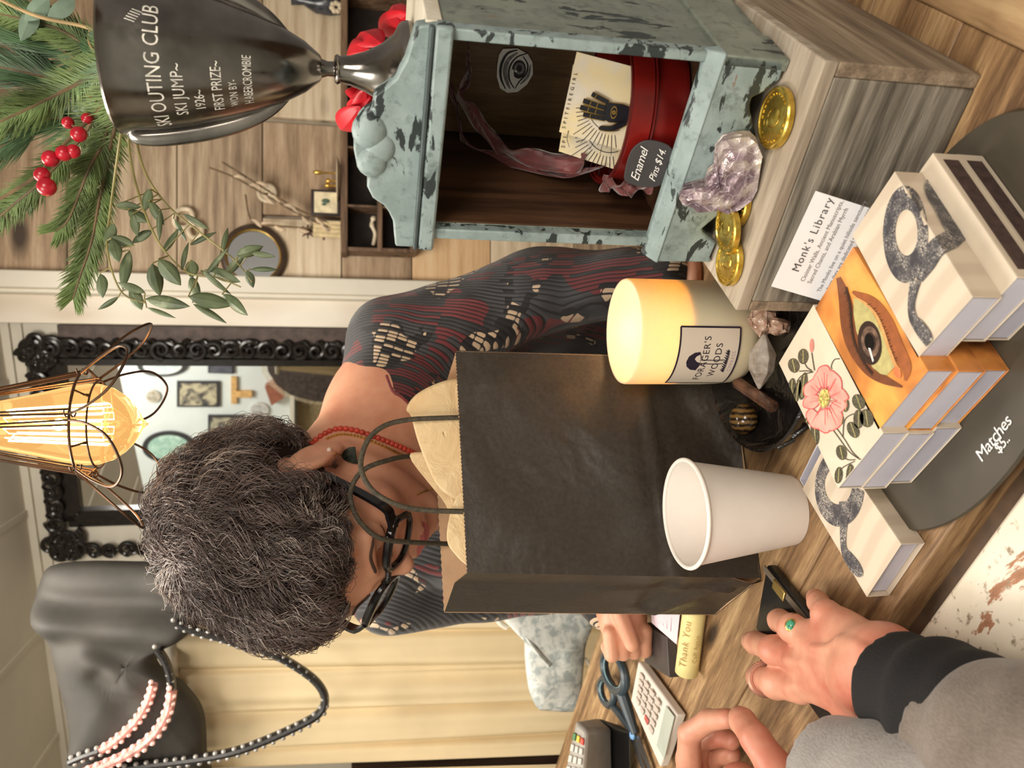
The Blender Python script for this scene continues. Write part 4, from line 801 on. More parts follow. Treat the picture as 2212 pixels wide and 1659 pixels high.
def wall(b0, b1, t0, t1, nrm, amp, gus=0, crease=None, inset=0, nu=36, nv=44, zig=0):
    mb = MB()
    def fn(u, v_):
        p = b0.lerp(b1, u).lerp(t0.lerp(t1, u), v_); e = min(u, 1 - u) * 2
        p = p + nrm * (amp * nz(p) * min(1, e * 3) * min(1, (1.02 - v_) * 5 + .2)) - nrm * inset
        if gus: p = p - nrm * gus * max(0, 1 - abs(u - .5) * 2) * min(1, v_ * 1.6)
        if crease:
            for (u0, v0, u1, v1, dpt, w_) in crease:
                L2 = (u1 - u0) ** 2 + (v1 - v0) ** 2; tt = max(0, min(1, ((u - u0) * (u1 - u0) + (v_ - v0) * (v1 - v0)) / L2)); dd = math.hypot(u - u0 - tt * (u1 - u0), v_ - v0 - tt * (v1 - v0))
                p = p + nrm * dpt * max(0, 1 - dd / w_)
        if zig and v_ > .999: p = p + V(0, 0, .0009 * (round(u * nu) % 2))
        return p
    mb.grid(fn, nu, nv); return mb
fn_ = (fr - fl).cross(V(0, 0, 1)).normalized(); 
if fn_.y > 0: fn_ = -fn_
ln_ = (bl - fl).cross(V(0, 0, 1)).normalized()
if ln_.x > 0: ln_ = -ln_
ctrb = (fl + br) / 2
for nm_, m_, ins in (('bag_paper', m_bag, 0), ('lining', m_kraft, .0009)):
    mb = MB(); 
    for w_ in (wall(fl, fr, FLt, FRt, fn_, .0022, crease=[(.0, .30, 1, .36, .003, .03), (.45, .04, 1, .30, -.005, .12), (.25, .42, .8, .40, .004, .2)], inset=ins, nu=120 if not ins else 60, zig=1),
               wall(fl, bl, FLt, BLt, ln_, .0012, gus=.010, crease=[(0, .04, .9, .25, .006, .07), (.1, .30, .8, .30, -.004, .05), (.2, .1, .5, .6, .004, .06)], inset=ins),
               wall(bl, br, BLt, BRt, -fn_, .001, inset=ins, nu=60, zig=1), wall(fr, br, FRt, BRt, -ln_, .001, gus=.008, inset=ins)):
        mb.add(w_.v, w_.f)
    e = .0006 + ins; mb.poly([p + V(0, 0, e) for p in (fl, fr, br, bl)])
    obj(nm_, mb, m_, T_bag, fix=False, angle=60)
m_cord = flat('olive_black_cord', (66, 60, 48), .7, var=.3, scale=300)
def cord(pts, nm='handle'):
    c = curve(pts, 12); mb = MB(); mb.tube(c, .0024, 10)
    return obj(nm, mb, m_cord, T_bag)
ftn = (FRt - FLt).cross(V(0, 0, 1)).normalized(); ftn = -ftn if ftn.y > 0 else ftn
def onfront(x, y): return Pl(x, y, FLt + ftn * -.0065, ftn)
cord([onfront(1040, 903) , onfront(1000, 902), onfront(950, 903), onfront(880, 908) + fn_ * .002, onfront(830, 922) + fn_ * .004, onfront(797, 950) + fn_ * .006, onfront(780, 992) + fn_ * .006, onfront(784, 1030) + fn_ * .006, onfront(810, 1066) + fn_ * .005, onfront(860, 1092) + fn_ * .003, onfront(920, 1102), onfront(1008, 1105), onfront(1045, 1106)])
def onbackp(x, y): return Pl(x, y, BLt + fn_ * (.005 + .055 * max(0, min(1, (985 - x) / 170))), fn_)
cord([onbackp(1010, 982), onbackp(960, 983), onbackp(880, 986), onbackp(835, 995), onbackp(790, 1012), onbackp(764, 1042), onbackp(757, 1075), onbackp(770, 1115), onbackp(800, 1150), onbackp(835, 1166), onbackp(900, 1172), onbackp(975, 1175), onbackp(1010, 1176)])
# crumpled tissue
t = NT('tan_tissue'); v = t.coord(); n = t.noise(v, 30, 4, .6, 1.0); t.base(t.ramp(n, [(.3, (222, 190, 142)), (.7, (240, 214, 168))])); t.set('Roughness', .6); t.bump(n, .5, .006); t.set('Subsurface Weight', .0); m_tis = t.m
T = thing('tissue_paper', 'crumpled tan tissue paper rising out of the black bag', 'tissue paper', loc=(FLt + BRt) / 2 - V(0, 0, .05))
def sheet(poly_px, dep, amp, seed):
    rs = np.random.default_rng(seed); K_ = rs.uniform(-1, 1, (7, 4)); n0 = fn_; base = FLt - fn_ * dep
    pts = [Pl(x, y, base, n0) for x, y in poly_px]; cen = sum(pts, V(0, 0, 0)) / len(pts); mb = MB(); C2 = curve(pts, 4, True); n = len(C2); vs = []; R__ = 14
    for i in range(R__ + 1):
        for k in range(n):
            p = cen.lerp(C2[k], max(.01, i / R__)); dd = 0
            for a_, b_, c2_, d2_ in K_: s_ = p.x * a_ * 70 + p.z * b_ * 70 + c2_ * 6; dd += (abs((s_ / 3.14) % 2 - 1) - .5) * (.5 + d2_ * .5)
            vs.append(p + n0 * amp * dd)
    fs = [(i * n + k, i * n + (k + 1) % n, (i + 1) * n + (k + 1) % n, (i + 1) * n + k) for i in range(R__) for k in range(n)]
    mb.add(vs, fs); return mb
for i, (pl_, dep, am) in enumerate((([(878, 884), (895, 856), (935, 832), (985, 818), (1040, 830), (1045, 1010), (1040, 1100), (985, 1080), (942, 1045), (905, 960), (888, 900)], .020, .0016),
                    ([(885, 985), (925, 975), (1040, 960), (1040, 1230), (1006, 1212), (985, 1150), (962, 1090), (930, 1048)], .034, .0018), ([(975, 1100), (965, 1165), (985, 1200), (1012, 1222), (1050, 1225), (1045, 1080), (1000, 1060)], .012, .0012))):
    o = obj('tissue_sheet', sheet(pl_, dep, am, i + 3), m_tis, T, fix=False, angle=50); s_ = o.modifiers.new('thick', 'SOLIDIFY'); s_.thickness = .0004
# ================================================================ SHOP WOMAN
HR = V(-.8812, .4286, .1994); HF = V(-.3967, -.4410, -.8050); HU = V(-.2571, -.7885, .5587)
MH = frame((-.1416, .8642, 1.3595), HR, HF, HU)       # x her right, y forward, z up
def hl(x, y, z): return MH @ V(x, y, z)
def skin_mat(name, c, red):
    t = NT(name); v = t.coord(); n = t.noise(v, 22, 4, .6); n2 = t.noise(v, 400, 3)
    t.base(t.ramp(n, [(.3, red), (.6, c)])); t.set('Roughness', .48); t.set('Subsurface Weight', .12); t.set('Subsurface Radius', (.01, .004, .002)); t.set('Subsurface Scale', .5); t.bump(n2, .12, .0006); return t.m
m_skin = skin_mat('face_skin', (222, 164, 134), (208, 140, 112)); m_lip = skin_mat('lip_skin', (196, 108, 104), (182, 92, 90)); m_skin2 = skin_mat('hand_skin', (206, 148, 122), (184, 108, 88))
C7 = P(812, 880, .955); LSH = P(856, 748, .995); RSH = P(850, 1270, 1.06); CHEST = P(985, 1010, 1.04)
LEL = P(1175, 628, .985); LHD = P(1482, 600, .895); REL = P(1260, 1240, 1.12); RHD = P(1345, 1335, .985)
g = SDF((-.30, .70, 1.13), (.16, 1.10, 1.49), .0027)
L = g.loc(MH)
A = lambda d, k=.012: g.add(d, k)
A(g.ell((0, -.018, .046), (.074, .096, .083), L), .001)
A(g.ell((0, .032, -.025), (.060, .060, .092), L), .02)
A(g.ell((0, .045, .045), (.060, .048, .046), L), .02)
for s_ in (1, -1):
    A(g.cone((s_ * .056, -.002, -.045), (s_ * .016, .080, -.098), .016, .015, L), .022); A(g.ell((s_ * .040, .062, -.016), (.024, .024, .022), L), .02)
    A(g.cone((s_ * .012, .0935, .036), (s_ * .045, .083, .037), .0075, .006, L), .012)
A(g.ell((0, .084, -.096), (.017, .013, .013), L), .014)
A(g.ell((0, .086, -.060), (.028, .016, .026), L), .015)
for s_ in (1, -1): g.sub(g.ell((s_ * .032, .108, .018), (.017, .018, .012), L), .012)
for s_ in (1, -1): A(g.ell((s_ * .032, .079, .018), (.0150, .0130, .0125), L), .005)
A(g.cone((0, .094, .026), (0, .106, -.006), .0075, .0092, L), .010); A(g.ell((0, .1085, -.0105), (.0105, .010, .0092), L), .006)
for s_ in (1, -1): A(g.ell((s_ * .0125, .098, -.0145), (.0075, .010, .0075), L), .005); g.sub(g.ell((s_ * .0065, .104, -.0205), (.0035, .006, .003), L), .003)
A(g.ell((0, .1005, -.0530), (.0215, .0080, .0052), L), .004); A(g.ell((0, .0985, -.0635), (.0190, .0085, .0062), L), .004)
g.sub(g.cone((-.021, .1035, -.0582), (.021, .1035, -.0582), .0016, .0016, L), .003)
for s_ in (1, -1):      # ears
    Me = Matrix.Rotation(s_ * -.35, 3, 'Z') @ Matrix.Rotation(-.15, 3, 'X')
    A(g.ell((s_ * .0800, -.006, .015), (.0085, .0205, .036), L, Me), .004); A(g.ell((s_ * .0800, -.002, -.015), (.0060, .0105, .013), L, Me), .004)
    g.sub(g.ell((s_ * .0905, -.003, .017), (.0065, .0115, .022), L, Me), .004); A(g.ell((s_ * .0800, .007, .009), (.005, .005, .008), L, Me), .003)
nb0 = hl(0, -.025, -.04); 
A(g.cone(nb0, C7 + V(-.012, .01, -.01), .050, .060), .02); A(g.cone(hl(0, .012, -.05), CHEST + V(-.01, -.03, .075), .040, .060), .02)
A(g.cone(C7 + V(0, .02, -.01), LSH, .057, .045), .03); A(g.cone(C7 + V(0, .02, -.01), RSH, .06, .045), .03); A(g.ell(CHEST, (.15, .085, .13)), .03)
# collar bone hollow and neck tendon
g.add(g.cone(hl(-.045, -.02, -.045), CHEST + V(.03, -.075, .10), .010, .010), .016)
body = g.mesh(); nskin = len(body.f)
def reach(pts, rs, h, lo=None):      # separate finer/coarser grid for limbs
    a = np.array([tuple(p) for p in pts]); m = max(rs) + .012; return SDF(a.min(0) - m, a.max(0) + m, h)
g = reach([LSH, LEL, LHD], [.05], .006); g.add(g.cone(LSH, LEL, .042, .034), .01); g.add(g.cone(LEL, LHD, .034, .022), .01); m_ = g.mesh(); body.add(m_.v, m_.f)
g = reach([RSH, REL, RHD], [.05], .006); g.add(g.cone(RSH, REL, .042, .034), .01); g.add(g.cone(REL, RHD, .034, .024), .01); m_ = g.mesh(); body.add(m_.v, m_.f)
# her right fist beside the bag
g = reach([RHD + V(-.05, -.03, -.04), RHD + V(.05, .03, .04)], [.01], .0018)
g.add(g.ell(RHD + V(.0, 0, 0), (.034, .026, .030)), .01)
for k in range(4):
    z_ = .022 - .0145 * k; b0 = RHD + V(-.012, -.018, z_); b1 = RHD + V(-.037, -.018 + .002 * k, z_ - .002); b2 = RHD + V(-.036, .006, z_ - .004)
    g.add(g.cone(b0, b1, .0095, .0088), .004); g.add(g.cone(b1, b2, .0088, .0078), .003)
g.add(g.cone(RHD + V(.012, -.026, .012), RHD + V(-.022, -.033, .0), .0098, .0085), .005); m_ = g.mesh(); body.add(m_.v, m_.f)
# her left hand resting on the counter behind the cabinet
g = reach([LHD + V(-.05, -.04, -.03), LHD + V(.03, .03, .02)], [.01], .0022)
g.add(g.ell(LHD, (.030, .032, .014)), .008)
for k in range(4): g.add(g.cone(LHD + V(-.018, -.02 + k * .014, 0), LHD + V(-.052 + .004 * abs(k - 1), -.024 + k * .016, -.006), .0082, .0068), .004)
m_ = g.mesh(); body.add(m_.v, m_.f)
# lips get their own skin
Mi = MH.inverted(); vs = np.array(body.v[:]); A3 = np.array(Mi.to_3x3()); tl = vs @ A3.T + np.array(Mi.translation)
fl_ = np.array(body.f); cen = tl[fl_].mean(1)
lip = ((np.abs(cen[:, 0]) < .0215) & (cen[:, 1] > .094) & ((((cen[:, 2] + .0582) / .0105) ** 2 + (cen[:, 0] / .0225) ** 2) < 1)); body.fm = lip.astype(int).tolist()
BT = bvh_of(body); ob = lambda x, y, off=.0: on_body(BT, x, y, off)
T_w = thing('person', 'woman with short curly hair in a patterned dark dress looking down behind the bag', 'person', loc=(-.02, 1.1, 0))
obj('body', body, [m_skin, m_lip], T_w, fix=False, angle=180)
# brows and lash lines
m_brow = flat('brow_hair', (70, 52, 44), .7, var=.2)
for s_ in (1, -1):
    def onf(x, z_, o=.0): h = BT.ray_cast(hl(s_ * x, .2, z_), -HF); return (h[0] if h[0] is not None else hl(s_ * x, .1, z_)) + HF * o
    mb = MB(); nb2 = curve([(.013, .038, 0), (.030, .0425, 0), (.049, .036, 0)], 8); mb.tube([onf(p.x, p.y, .0002) for p in nb2], [.0015] + [.0026] * (len(nb2) - 4) + [.0018, .0012, .0008], 6, squash=.6); obj('eyebrow', mb, m_brow, T_w)
    mb = MB(); nb2 = curve([(.019, .0125, 0), (.032, .0095, 0), (.045, .0125, 0)], 8); mb.tube([onf(p.x, p.y, .0002) for p in nb2], .0007, 6); obj('eyelashes', mb, flat('lash', (40, 28, 24), .6), T_w)
# ---- dress
def knit(name):
    t = NT(name); ax = V(.33, -.10, -.94)     # runs down the left arm
    v = t.coord((1, 1, 1), (0, math.radians(-20), 0)); sx = t.n('ShaderNodeSeparateXYZ', {0: v}); X, Y, Z = sx.outputs
    side = t.math('ADD', X, t.math('MULTIPLY', Y, .6)); wob = t.noise(v, 14, 2)
    side = t.math('ADD', side, t.math('MULTIPLY', wob, .010))
    u = t.math('MULTIPLY', side, 225.0); w_ = t.math('MULTIPLY', Z, 84.0)
    cu = t.math('FLOOR', u); cw = t.math('FLOOR', w_)
    comb = t.n('ShaderNodeCombineXYZ', {0: cu, 1: cw, 2: 0.0}).outputs[0]; wn = t.n('ShaderNodeTexWhiteNoise', {0: comb}).outputs[0]
    comb2 = t.n('ShaderNodeCombineXYZ', {0: cu, 1: t.math('FLOOR', t.math('MULTIPLY', Z, 17.0)), 2: 3.0}).outputs[0]; wn2 = t.n('ShaderNodeTexWhiteNoise', {0: comb2}).outputs[0]
    m1 = t.noise(v, 20, 1, .4); m2 = t.noise(t.coord((1, 1, 1), (0, 0, 0), (4, 2, 1)), 17, 1, .4)
    base = t.ramp(t.noise(v, 12, 2), [(.4, (24, 23, 26)), (.62, (66, 66, 70))])
    red = t.math('MULTIPLY', t.math('GREATER_THAN', m2, .52), t.math('GREATER_THAN', wn2, .35)); c = t.mix(red, base, (106, 40, 44))
    blk = t.math('MULTIPLY', t.math('GREATER_THAN', m1, .56), t.math('GREATER_THAN', wn, .55)); c = t.mix(blk, c, (18, 14, 18))
    fu = t.math('ABSOLUTE', t.math('SUBTRACT', t.math('FRACT', u), .5)); fw = t.math('ABSOLUTE', t.math('SUBTRACT', t.math('FRACT', w_), .5))
    cell = t.math('LESS_THAN', t.math('ADD', t.math('POWER', t.math('MULTIPLY', fu, 2.3), 2.0), t.math('POWER', t.math('MULTIPLY', fw, 2.2), 4.0)), 1.0)
    crm = t.math('MULTIPLY', t.math('MULTIPLY', t.math('GREATER_THAN', m1, .60), t.math('LESS_THAN', wn, .6)), cell); c = t.mix(crm, c, (196, 172, 144))
    rib = t.math('LESS_THAN', fu, .36); c = t.mix(rib, (16, 14, 16), c)
    t.base(c); t.set('Roughness', .75); t.set('Sheen Weight', .25); t.bump(t.math('SUBTRACT', .5, fu), .6, .003); return t.m
m_dress = knit('patterned_knit')
g = SDF((-.38, .80, .74), (.30, 1.42, 1.42), .0052)
HIP = V(.07, 1.24, .82)
g.add(g.cone(C7 + V(0, .02, -.018), LSH, .0635, .056), .03); g.add(g.cone(C7 + V(0, .02, -.022), RSH, .066, .056), .03)
g.add(g.ell(CHEST, (.158, .093, .140)), .03); g.add(g.cone(CHEST + V(0, .02, -.03), HIP, .115, .15), .05)
g.add(g.cone(LSH, LEL, .059, .050), .02); g.add(g.cone(LEL, LHD + (LEL - LHD) * .10, .050, .036), .02)
g.add(g.cone(RSH, REL, .055, .048), .02); g.add(g.cone(REL, RHD + (REL - RHD) * .35, .046, .036), .02)
g.d = g.d + .0022 * np.sin(g.X * 60 + g.Z * 35) * np.sin(g.Z * 48 + g.Y * 30)
nc = P(790, 990, .905); g.sub(g.ell((nc.x, nc.y, nc.z), (.076, .10, .076)), .004); g.sub(g.cone(nb0, P(790, 955, .95), .050, .052), .004)
g.sub(g.cone(P(905, 1095, .90), P(905, 1095, 1.0), .045, .03), .004)
g.sub(-(g.Z - .955) + .0 * g.X - .5 * 0 + np.where(g.Y < 1.13, 0, -9.0).astype(np.float32) * -1 * 0 if False else (g.Z - .956) * 1.0 + np.where(((g.X - K.x) * cb.x + (g.Y - K.y) * cb.y) > .49, 9.0, 0).astype(np.float32), .001)
dm = g.mesh(); BD = bvh_of(dm); obj('dress', dm, m_dress, T_w, fix=False, angle=180)
# neckline piping and red belt
mb = MB()
pz2 = []
for k in range(40):
    an = math.radians(-128 + k * 2.6); best = None
    for rr_ in range(120, 185, 2):      # first pixel outward that meets the dress rather than skin
        x_, y_ = 790 + rr_ * math.cos(an), 990 + rr_ * math.sin(an); r = ray(x_, y_).normalized(); hd = BD.ray_cast(CAM, r); hbk = BT.ray_cast(CAM, r)
        if hd[0] is not None and (hbk[0] is None or hd[3] < hbk[3] + .001): best = hd[0]; break
    if best is not None: pz2.append(best)
mb.tube(curve(pz2[::3], 3), .0020, 8); obj('neckline_piping', mb, flat('maroon_piping', (130, 56, 60), .6), T_w)
mb = MB(); mb.tube(curve([P(1408, 535, .93), P(1365, 570, .925), P(1330, 600, .92), P(1296, 632, .925)], 6), .010, 10, squash=.3); obj('belt', mb, flat('brick_red_belt', (140, 48, 40), .5, var=.15, scale=90), T_w)
# ---- hair
m_h = []
for nm, c in (('dark_brown_hair', (68, 54, 50)), ('brown_hair', (106, 88, 82)), ('silver_hair', (182, 168, 158))):
    t = NT(nm); t.base(lin(c)); t.set('Roughness', .38); t.set('Specular IOR Level', .7); m_h.append(t.m)
g = SDF((-.125, -.16, -.10), (.125, .12, .175), .0034)
Lq = (g.X, g.Y, g.Z); g.add(g.ell((0, -.026, .050), (.086, .101, .086)), .001); g.add(g.ell((0, .042, .084), (.062, .044, .032)), .03); g.add(g.ell((0, -.07, .0), (.066, .05, .06)), .02)
g.sub(g.ell((0, .116, -.002), (.088, .078, .089)), .010); g.sub(g.ell((.0, .06, -.05), (.12, .085, .055)), .012)
for s_ in (1, -1): g.sub(g.ell((s_ * .090, -.003, .012), (.034, .036, .048)), .006)
g.sub(g.ell((0, -.02, -.08), (.12, .08, .05)), .012)
g.d = g.d + (.0035 * np.sin(g.X * 95 + 1) * np.sin(g.Y * 85) * np.sin(g.Z * 90 + 2)).astype(np.float32)
t = NT('scalp_hair'); t.base(lin((46, 36, 34))); t.set('Roughness', .95); t.set('Specular IOR Level', .1); m_scalp = t.m
hb = g.mesh(); hv = np.array(hb.v); hf = np.array(hb.f)
hb.v = [tuple(MH @ V(*p)) for p in hb.v]; T_hair = obj('hair', hb, m_scalp, T_w, fix=False, angle=180)
HG = g
def gsample(p, D):
    q = (p - np.array(HG.lo)) / HG.h; q = np.clip(q, 0, np.array(HG.n) - 1.001); i = q.astype(int); f = q - i; out = 0
    for a in (0, 1):
        for b in (0, 1):
            for c in (0, 1): out = out + D[i[:, 0] + a, i[:, 1] + b, i[:, 2] + c] * (f[:, 0] if a else 1 - f[:, 0]) * (f[:, 1] if b else 1 - f[:, 1]) * (f[:, 2] if c else 1 - f[:, 2])
    return out
def ellgrad(p):      # distance and outward direction of the hair volume, for strands that hug it
    d = gsample(p, HG.d); e = .004; n = np.stack([gsample(p + np.eye(3)[k] * e, HG.d) - gsample(p - np.eye(3)[k] * e, HG.d) for k in range(3)], 1); n /= np.linalg.norm(n, axis=1, keepdims=True) + 1e-9; return np.clip(d, -.01, .01)[:, None] * .8, n
def strands(nlock, per, seed):
    rs = np.random.default_rng(seed); cen = hv[hf].mean(1); nrm = np.cross(hv[hf[:, 2]] - hv[hf[:, 0]], hv[hf[:, 3]] - hv[hf[:, 1]]); nrm /= np.linalg.norm(nrm, axis=1, keepdims=True) + 1e-9
    _, ng = ellgrad(cen); ok = (cen[:, 2] > -.06) & ~((np.abs(cen[:, 0]) < .06) & (cen[:, 1] > .03) & (cen[:, 2] < .055)) & ~((np.abs(cen[:, 0]) > .05) & (cen[:, 2] < .030) & (cen[:, 1] > -.04)); idx = np.where(ok)[0]
    crown = np.array([.012, -.052, .130]); near = idx[np.linalg.norm(cen[idx] - crown, axis=1) < .03]; pick = np.concatenate([rs.choice(idx, nlock - nlock // 9), rs.choice(near, nlock // 9)]); N = 13
    lp = cen[pick]; L0 = rs.uniform(.040, .072, nlock); ph = rs.uniform(0, 6.28, nlock); amp = rs.uniform(.003, .0115, nlock); fr_ = rs.uniform(1.2, 2.4, nlock)
    root = np.repeat(lp, per, 0) + rs.normal(0, .0034, (nlock * per, 3)); Ls = np.repeat(L0, per) * rs.uniform(.7, 1.15, nlock * per); phs = np.repeat(ph, per) + rs.normal(0, .35, nlock * per); am = np.repeat(amp, per); fq = np.repeat(fr_, per)
    d, n = ellgrad(root); root = root - n * d; p = root.copy(); pts = []; swirl = np.repeat(rs.normal(0, .35, nlock), per)
    lift = np.repeat(rs.uniform(.0, .014, nlock) , per) * rs.uniform(.6, 1.3, nlock * per)
    for i in range(N):
        s = i / (N - 1); d, n = ellgrad(p); rad = p - crown; rad -= n * np.sum(rad * n, 1, keepdims=True); L_ = np.linalg.norm(rad, axis=1, keepdims=True); rad /= L_ + 1e-6
        fwd = np.array([0, .55, 0]) * np.clip(p[:, 2:3] / .1, 0, 1); t_ = rad + fwd - n * np.sum(fwd * n, 1, keepdims=True) * 1.0; t_ -= n * np.sum(t_ * n, 1, keepdims=True); t_ /= np.linalg.norm(t_, axis=1, keepdims=True) + 1e-6
        b = np.cross(n, t_); a = phs + s * fq * 6.28
        off = (b * np.cos(a)[:, None] + n * np.sin(a)[:, None] * .7) * (am * (s ** .8))[:, None]
        h_ = (.0008 + lift * np.sin(s * 2.2))[:, None]; q = p + n * h_ + off; pts.append(q)
        go = np.clip((np.maximum(p[:, 2] - .072, .03 - p[:, 1])) / .02, .12, 1) * np.where((np.abs(p[:, 0]) > .05) & (p[:, 1] > -.045), np.clip((p[:, 2] - .026) / .02, .12, 1), 1); p = p + (t_ + b * swirl[:, None] * .5) * (go * Ls / (N - 1))[:, None]; d, n = ellgrad(p); p = p - n * d
    Pn = np.stack(pts, 1); ex_ = (np.abs(Pn[..., 0]) - .086) / .04; ey_ = (Pn[..., 1] + .004) / .031; ez_ = (Pn[..., 2] - .016) / .043
    bad = ((ex_ ** 2 + ey_ ** 2 + ez_ ** 2) < 1).any(1); return Pn[~bad]
def strand_mesh(Pn, r0):
    M_, N, _ = Pn.shape; tg_ = np.gradient(Pn, axis=1); tg_ /= np.linalg.norm(tg_, axis=2, keepdims=True) + 1e-9
    ref = np.array([.3, .5, .8]); u = np.cross(tg_, ref); u /= np.linalg.norm(u, axis=2, keepdims=True) + 1e-9; w_ = np.cross(tg_, u)
    r = r0 * (1 - .75 * np.linspace(0, 1, N) ** 2)[None, :, None]
    V3 = np.stack([Pn + (u * math.cos(a) + w_ * math.sin(a)) * r for a in (0, 2.094, 4.189)], 2)     # M,N,3,3
    A3 = np.array(MH.to_3x3()); V3 = V3.reshape(-1, 3) @ A3.T + np.array(MH.translation)
    base = (np.arange(M_) * N * 3)[:, None, None]; i = (np.arange(N - 1) * 3)[None, :, None]; k = np.arange(3)[None, None, :]; k2 = (k + 1) % 3
    F_ = np.stack([base + i + k, base + i + k2, base + i + 3 + k2, base + i + 3 + k], -1).reshape(-1, 4); return V3, F_
MW['hair_tmp'] = MW[T_hair.name]
for nm, nl, per, r0, sd, mi, lab_ in (('hair_locks', 640, 9, .00052, 1, 0, None), ('hair_locks', 620, 8, .00046, 2, 1, None), ('silver_locks', 260, 5, .00036, 3, 2, 'fine silver strands')):
    V3, F_ = strand_mesh(strands(nl, per, sd), r0); T_ = np.array(world_of(T_w).inverted()); V3 = V3 @ T_[:3, :3].T + T_[:3, 3]
    me = bpy.data.meshes.new(nm); me.from_pydata(V3.tolist(), [], F_.tolist()); me.materials.append(m_h[mi]); me.polygons.foreach_set('use_smooth', [True] * len(me.polygons)); me.update()
    o = bpy.data.objects.new(nm, me); COL.objects.link(o); o.parent = T_hair
    if lab_: o['label'] = lab_
# ---- glasses
m_fr = flat('black_acetate', (20, 18, 20), .18, var=.05)
T = thing('eyeglasses', 'thick black-framed glasses worn by the woman', 'glasses', loc=hl(0, .1, .02))
def rim(s_):
    pts = []
    for i in range(40):
        a = 2 * math.pi * i / 40; ca_, sa_ = math.cos(a), math.sin(a); e_ = 2.8
        x = .027 * abs(ca_) ** (2 / e_) * (1 if ca_ > 0 else -1); z_ = .0200 * abs(sa_) ** (2 / e_) * (1 if sa_ > 0 else -1)
        if ca_ > 0 and sa_ > 0: x += .004 * sa_ * ca_ * 2
        pts.append(hl(s_ * (.0355 + x), .1075 - .10 * (.0355 + x) ** 2 * 40 * .1 - (.0355 + x) * .10, .009 + z_))
    return pts
for s_ in (1, -1):
    mb = MB(); q = rim(s_); mb.tube(q, [.0034 + .0012 * max(0, math.sin(2 * math.pi * i / 40)) for i in range(40)], 8, closed=True); obj('rim', mb, m_fr, T)
    mb = MB(); mb.poly([p for p in q]); obj('lens', mb, m_sleeve, T, fix=False, smooth=False)
    mb = MB(); tc_ = curve([hl(s_ * .058, .1020, .0255), hl(s_ * .068, .0960, .0255), hl(s_ * .0745, .086, .0245), hl(s_ * .0765, .045, .0250), hl(s_ * .0800, .0, .0300), hl(s_ * .0795, -.02, .018)], 8); hh_ = [.0035 + .0030 * min(1, max(0, (len(tc_) - i) / len(tc_))) for i in range(len(tc_))]
    vs = []
    for i, p in enumerate(tc_):
        tt_ = (tc_[min(i + 1, len(tc_) - 1)] - tc_[max(i - 1, 0)]).normalized(); u_ = (HU - tt_ * HU.dot(tt_)).normalized(); w2 = tt_.cross(u_)
        vs += [p + u_ * hh_[i] + w2 * .0017, p + u_ * hh_[i] - w2 * .0017, p - u_ * hh_[i] - w2 * .0017, p - u_ * hh_[i] + w2 * .0017]
    mb.add(vs, [(i * 4 + k, i * 4 + (k + 1) % 4, i * 4 + 4 + (k + 1) % 4, i * 4 + 4 + k) for i in range(len(tc_) - 1) for k in range(4)] + [(0, 1, 2, 3), tuple(len(vs) - 4 + k for k in range(4))]); obj('temple', mb, m_fr, T)
mb = MB(); mb.tube(curve([hl(-.0095, .1040, .018), hl(0, .1085, .021), hl(.0095, .1040, .018)], 6), .0030, 8); obj('bridge', mb, m_fr, T)
# ---- jewellery
T = thing('coral_necklace', 'short coral-red bead necklace round the woman\'s neck', 'necklace', loc=P(770, 935, .90))
c = [ob(p.x, p.y, .002) for p in curve([(672, 958, 0), (700, 937, 0), (730, 926, 0), (765, 929, 0), (800, 940, 0), (840, 955, 0), (875, 970, 0), (906, 985, 0)], 12)]
dl = 0; last = c[0]; mb = MB()
for p in c:
    if (p - last).length > .0052 or p is c[0]: mb.ball(p, .0033, n=10); last = p
obj('bead_strand', mb, flat('coral_beads', (196, 70, 52), .35, var=.15), T)
def chainline(name, label, pts, col, r):
    T = thing(name, label, 'necklace', loc=ob(*pts[0])); c = [ob(p.x, p.y, .0012) for p in curve([(*q_, 0) for q_ in pts], 12)]; mb = MB(); mb.tube(c, [r * (1.0 if i % 2 else .45) for i in range(len(c))], 6); obj('chain', mb, col, T)
chainline('chain_necklace', 'fine brass chain lying just under the coral beads', [(705, 948), (735, 938), (775, 943), (820, 960), (862, 980), (885, 988)], m_gold, .0017)
chainline('chain_necklace', 'thin gold chain hanging at the woman\'s throat above the tissue paper', [(897, 1000), (915, 1022), (938, 1042), (945, 1050), (925, 1058), (900, 1068)], m_gold, .0011)
T = thing('earring', 'dark fan-shaped glass earring hanging from a pearl stud', 'earring', loc=P(760, 985, .862))
s0 = ob(711, 972, .001); s1 = ob(736, 984, .003); dE_ = (s1 - CAM).dot(V(0, math.cos(TH), -math.sin(TH))) - .004
mb = MB(); mb.ball(s0, .0028, n=12); obj('stud', mb, flat('pearl', (214, 190, 176), .25), T)
mb = MB(); mb.tube([s0, ob(724, 980, .003), P(738, 984, dE_)], .0006, 6); obj('link', mb, m_gold, T)
q = [(736, 984), (742, 974), (754, 966), (768, 965), (769, 980), (774, 1002), (764, 1002), (750, 998), (741, 992)]
mb = MB(); mb.prism([P(x, y, dE_) for x, y in q], (0, .0025, 0)); obj('drop', mb, flat('dark_green_glass', (40, 44, 38), .12, var=.6, scale=200), T, bevel=.0008)
# ================================================================ CUSTOMER'S HANDS
T_p = thing('person', 'customer in a grey sleeve with a ringed hand resting on the counter', 'person', loc=(-.28, .35, 0))
def hz(x, y, h): return Pz(x, y, CT + h)
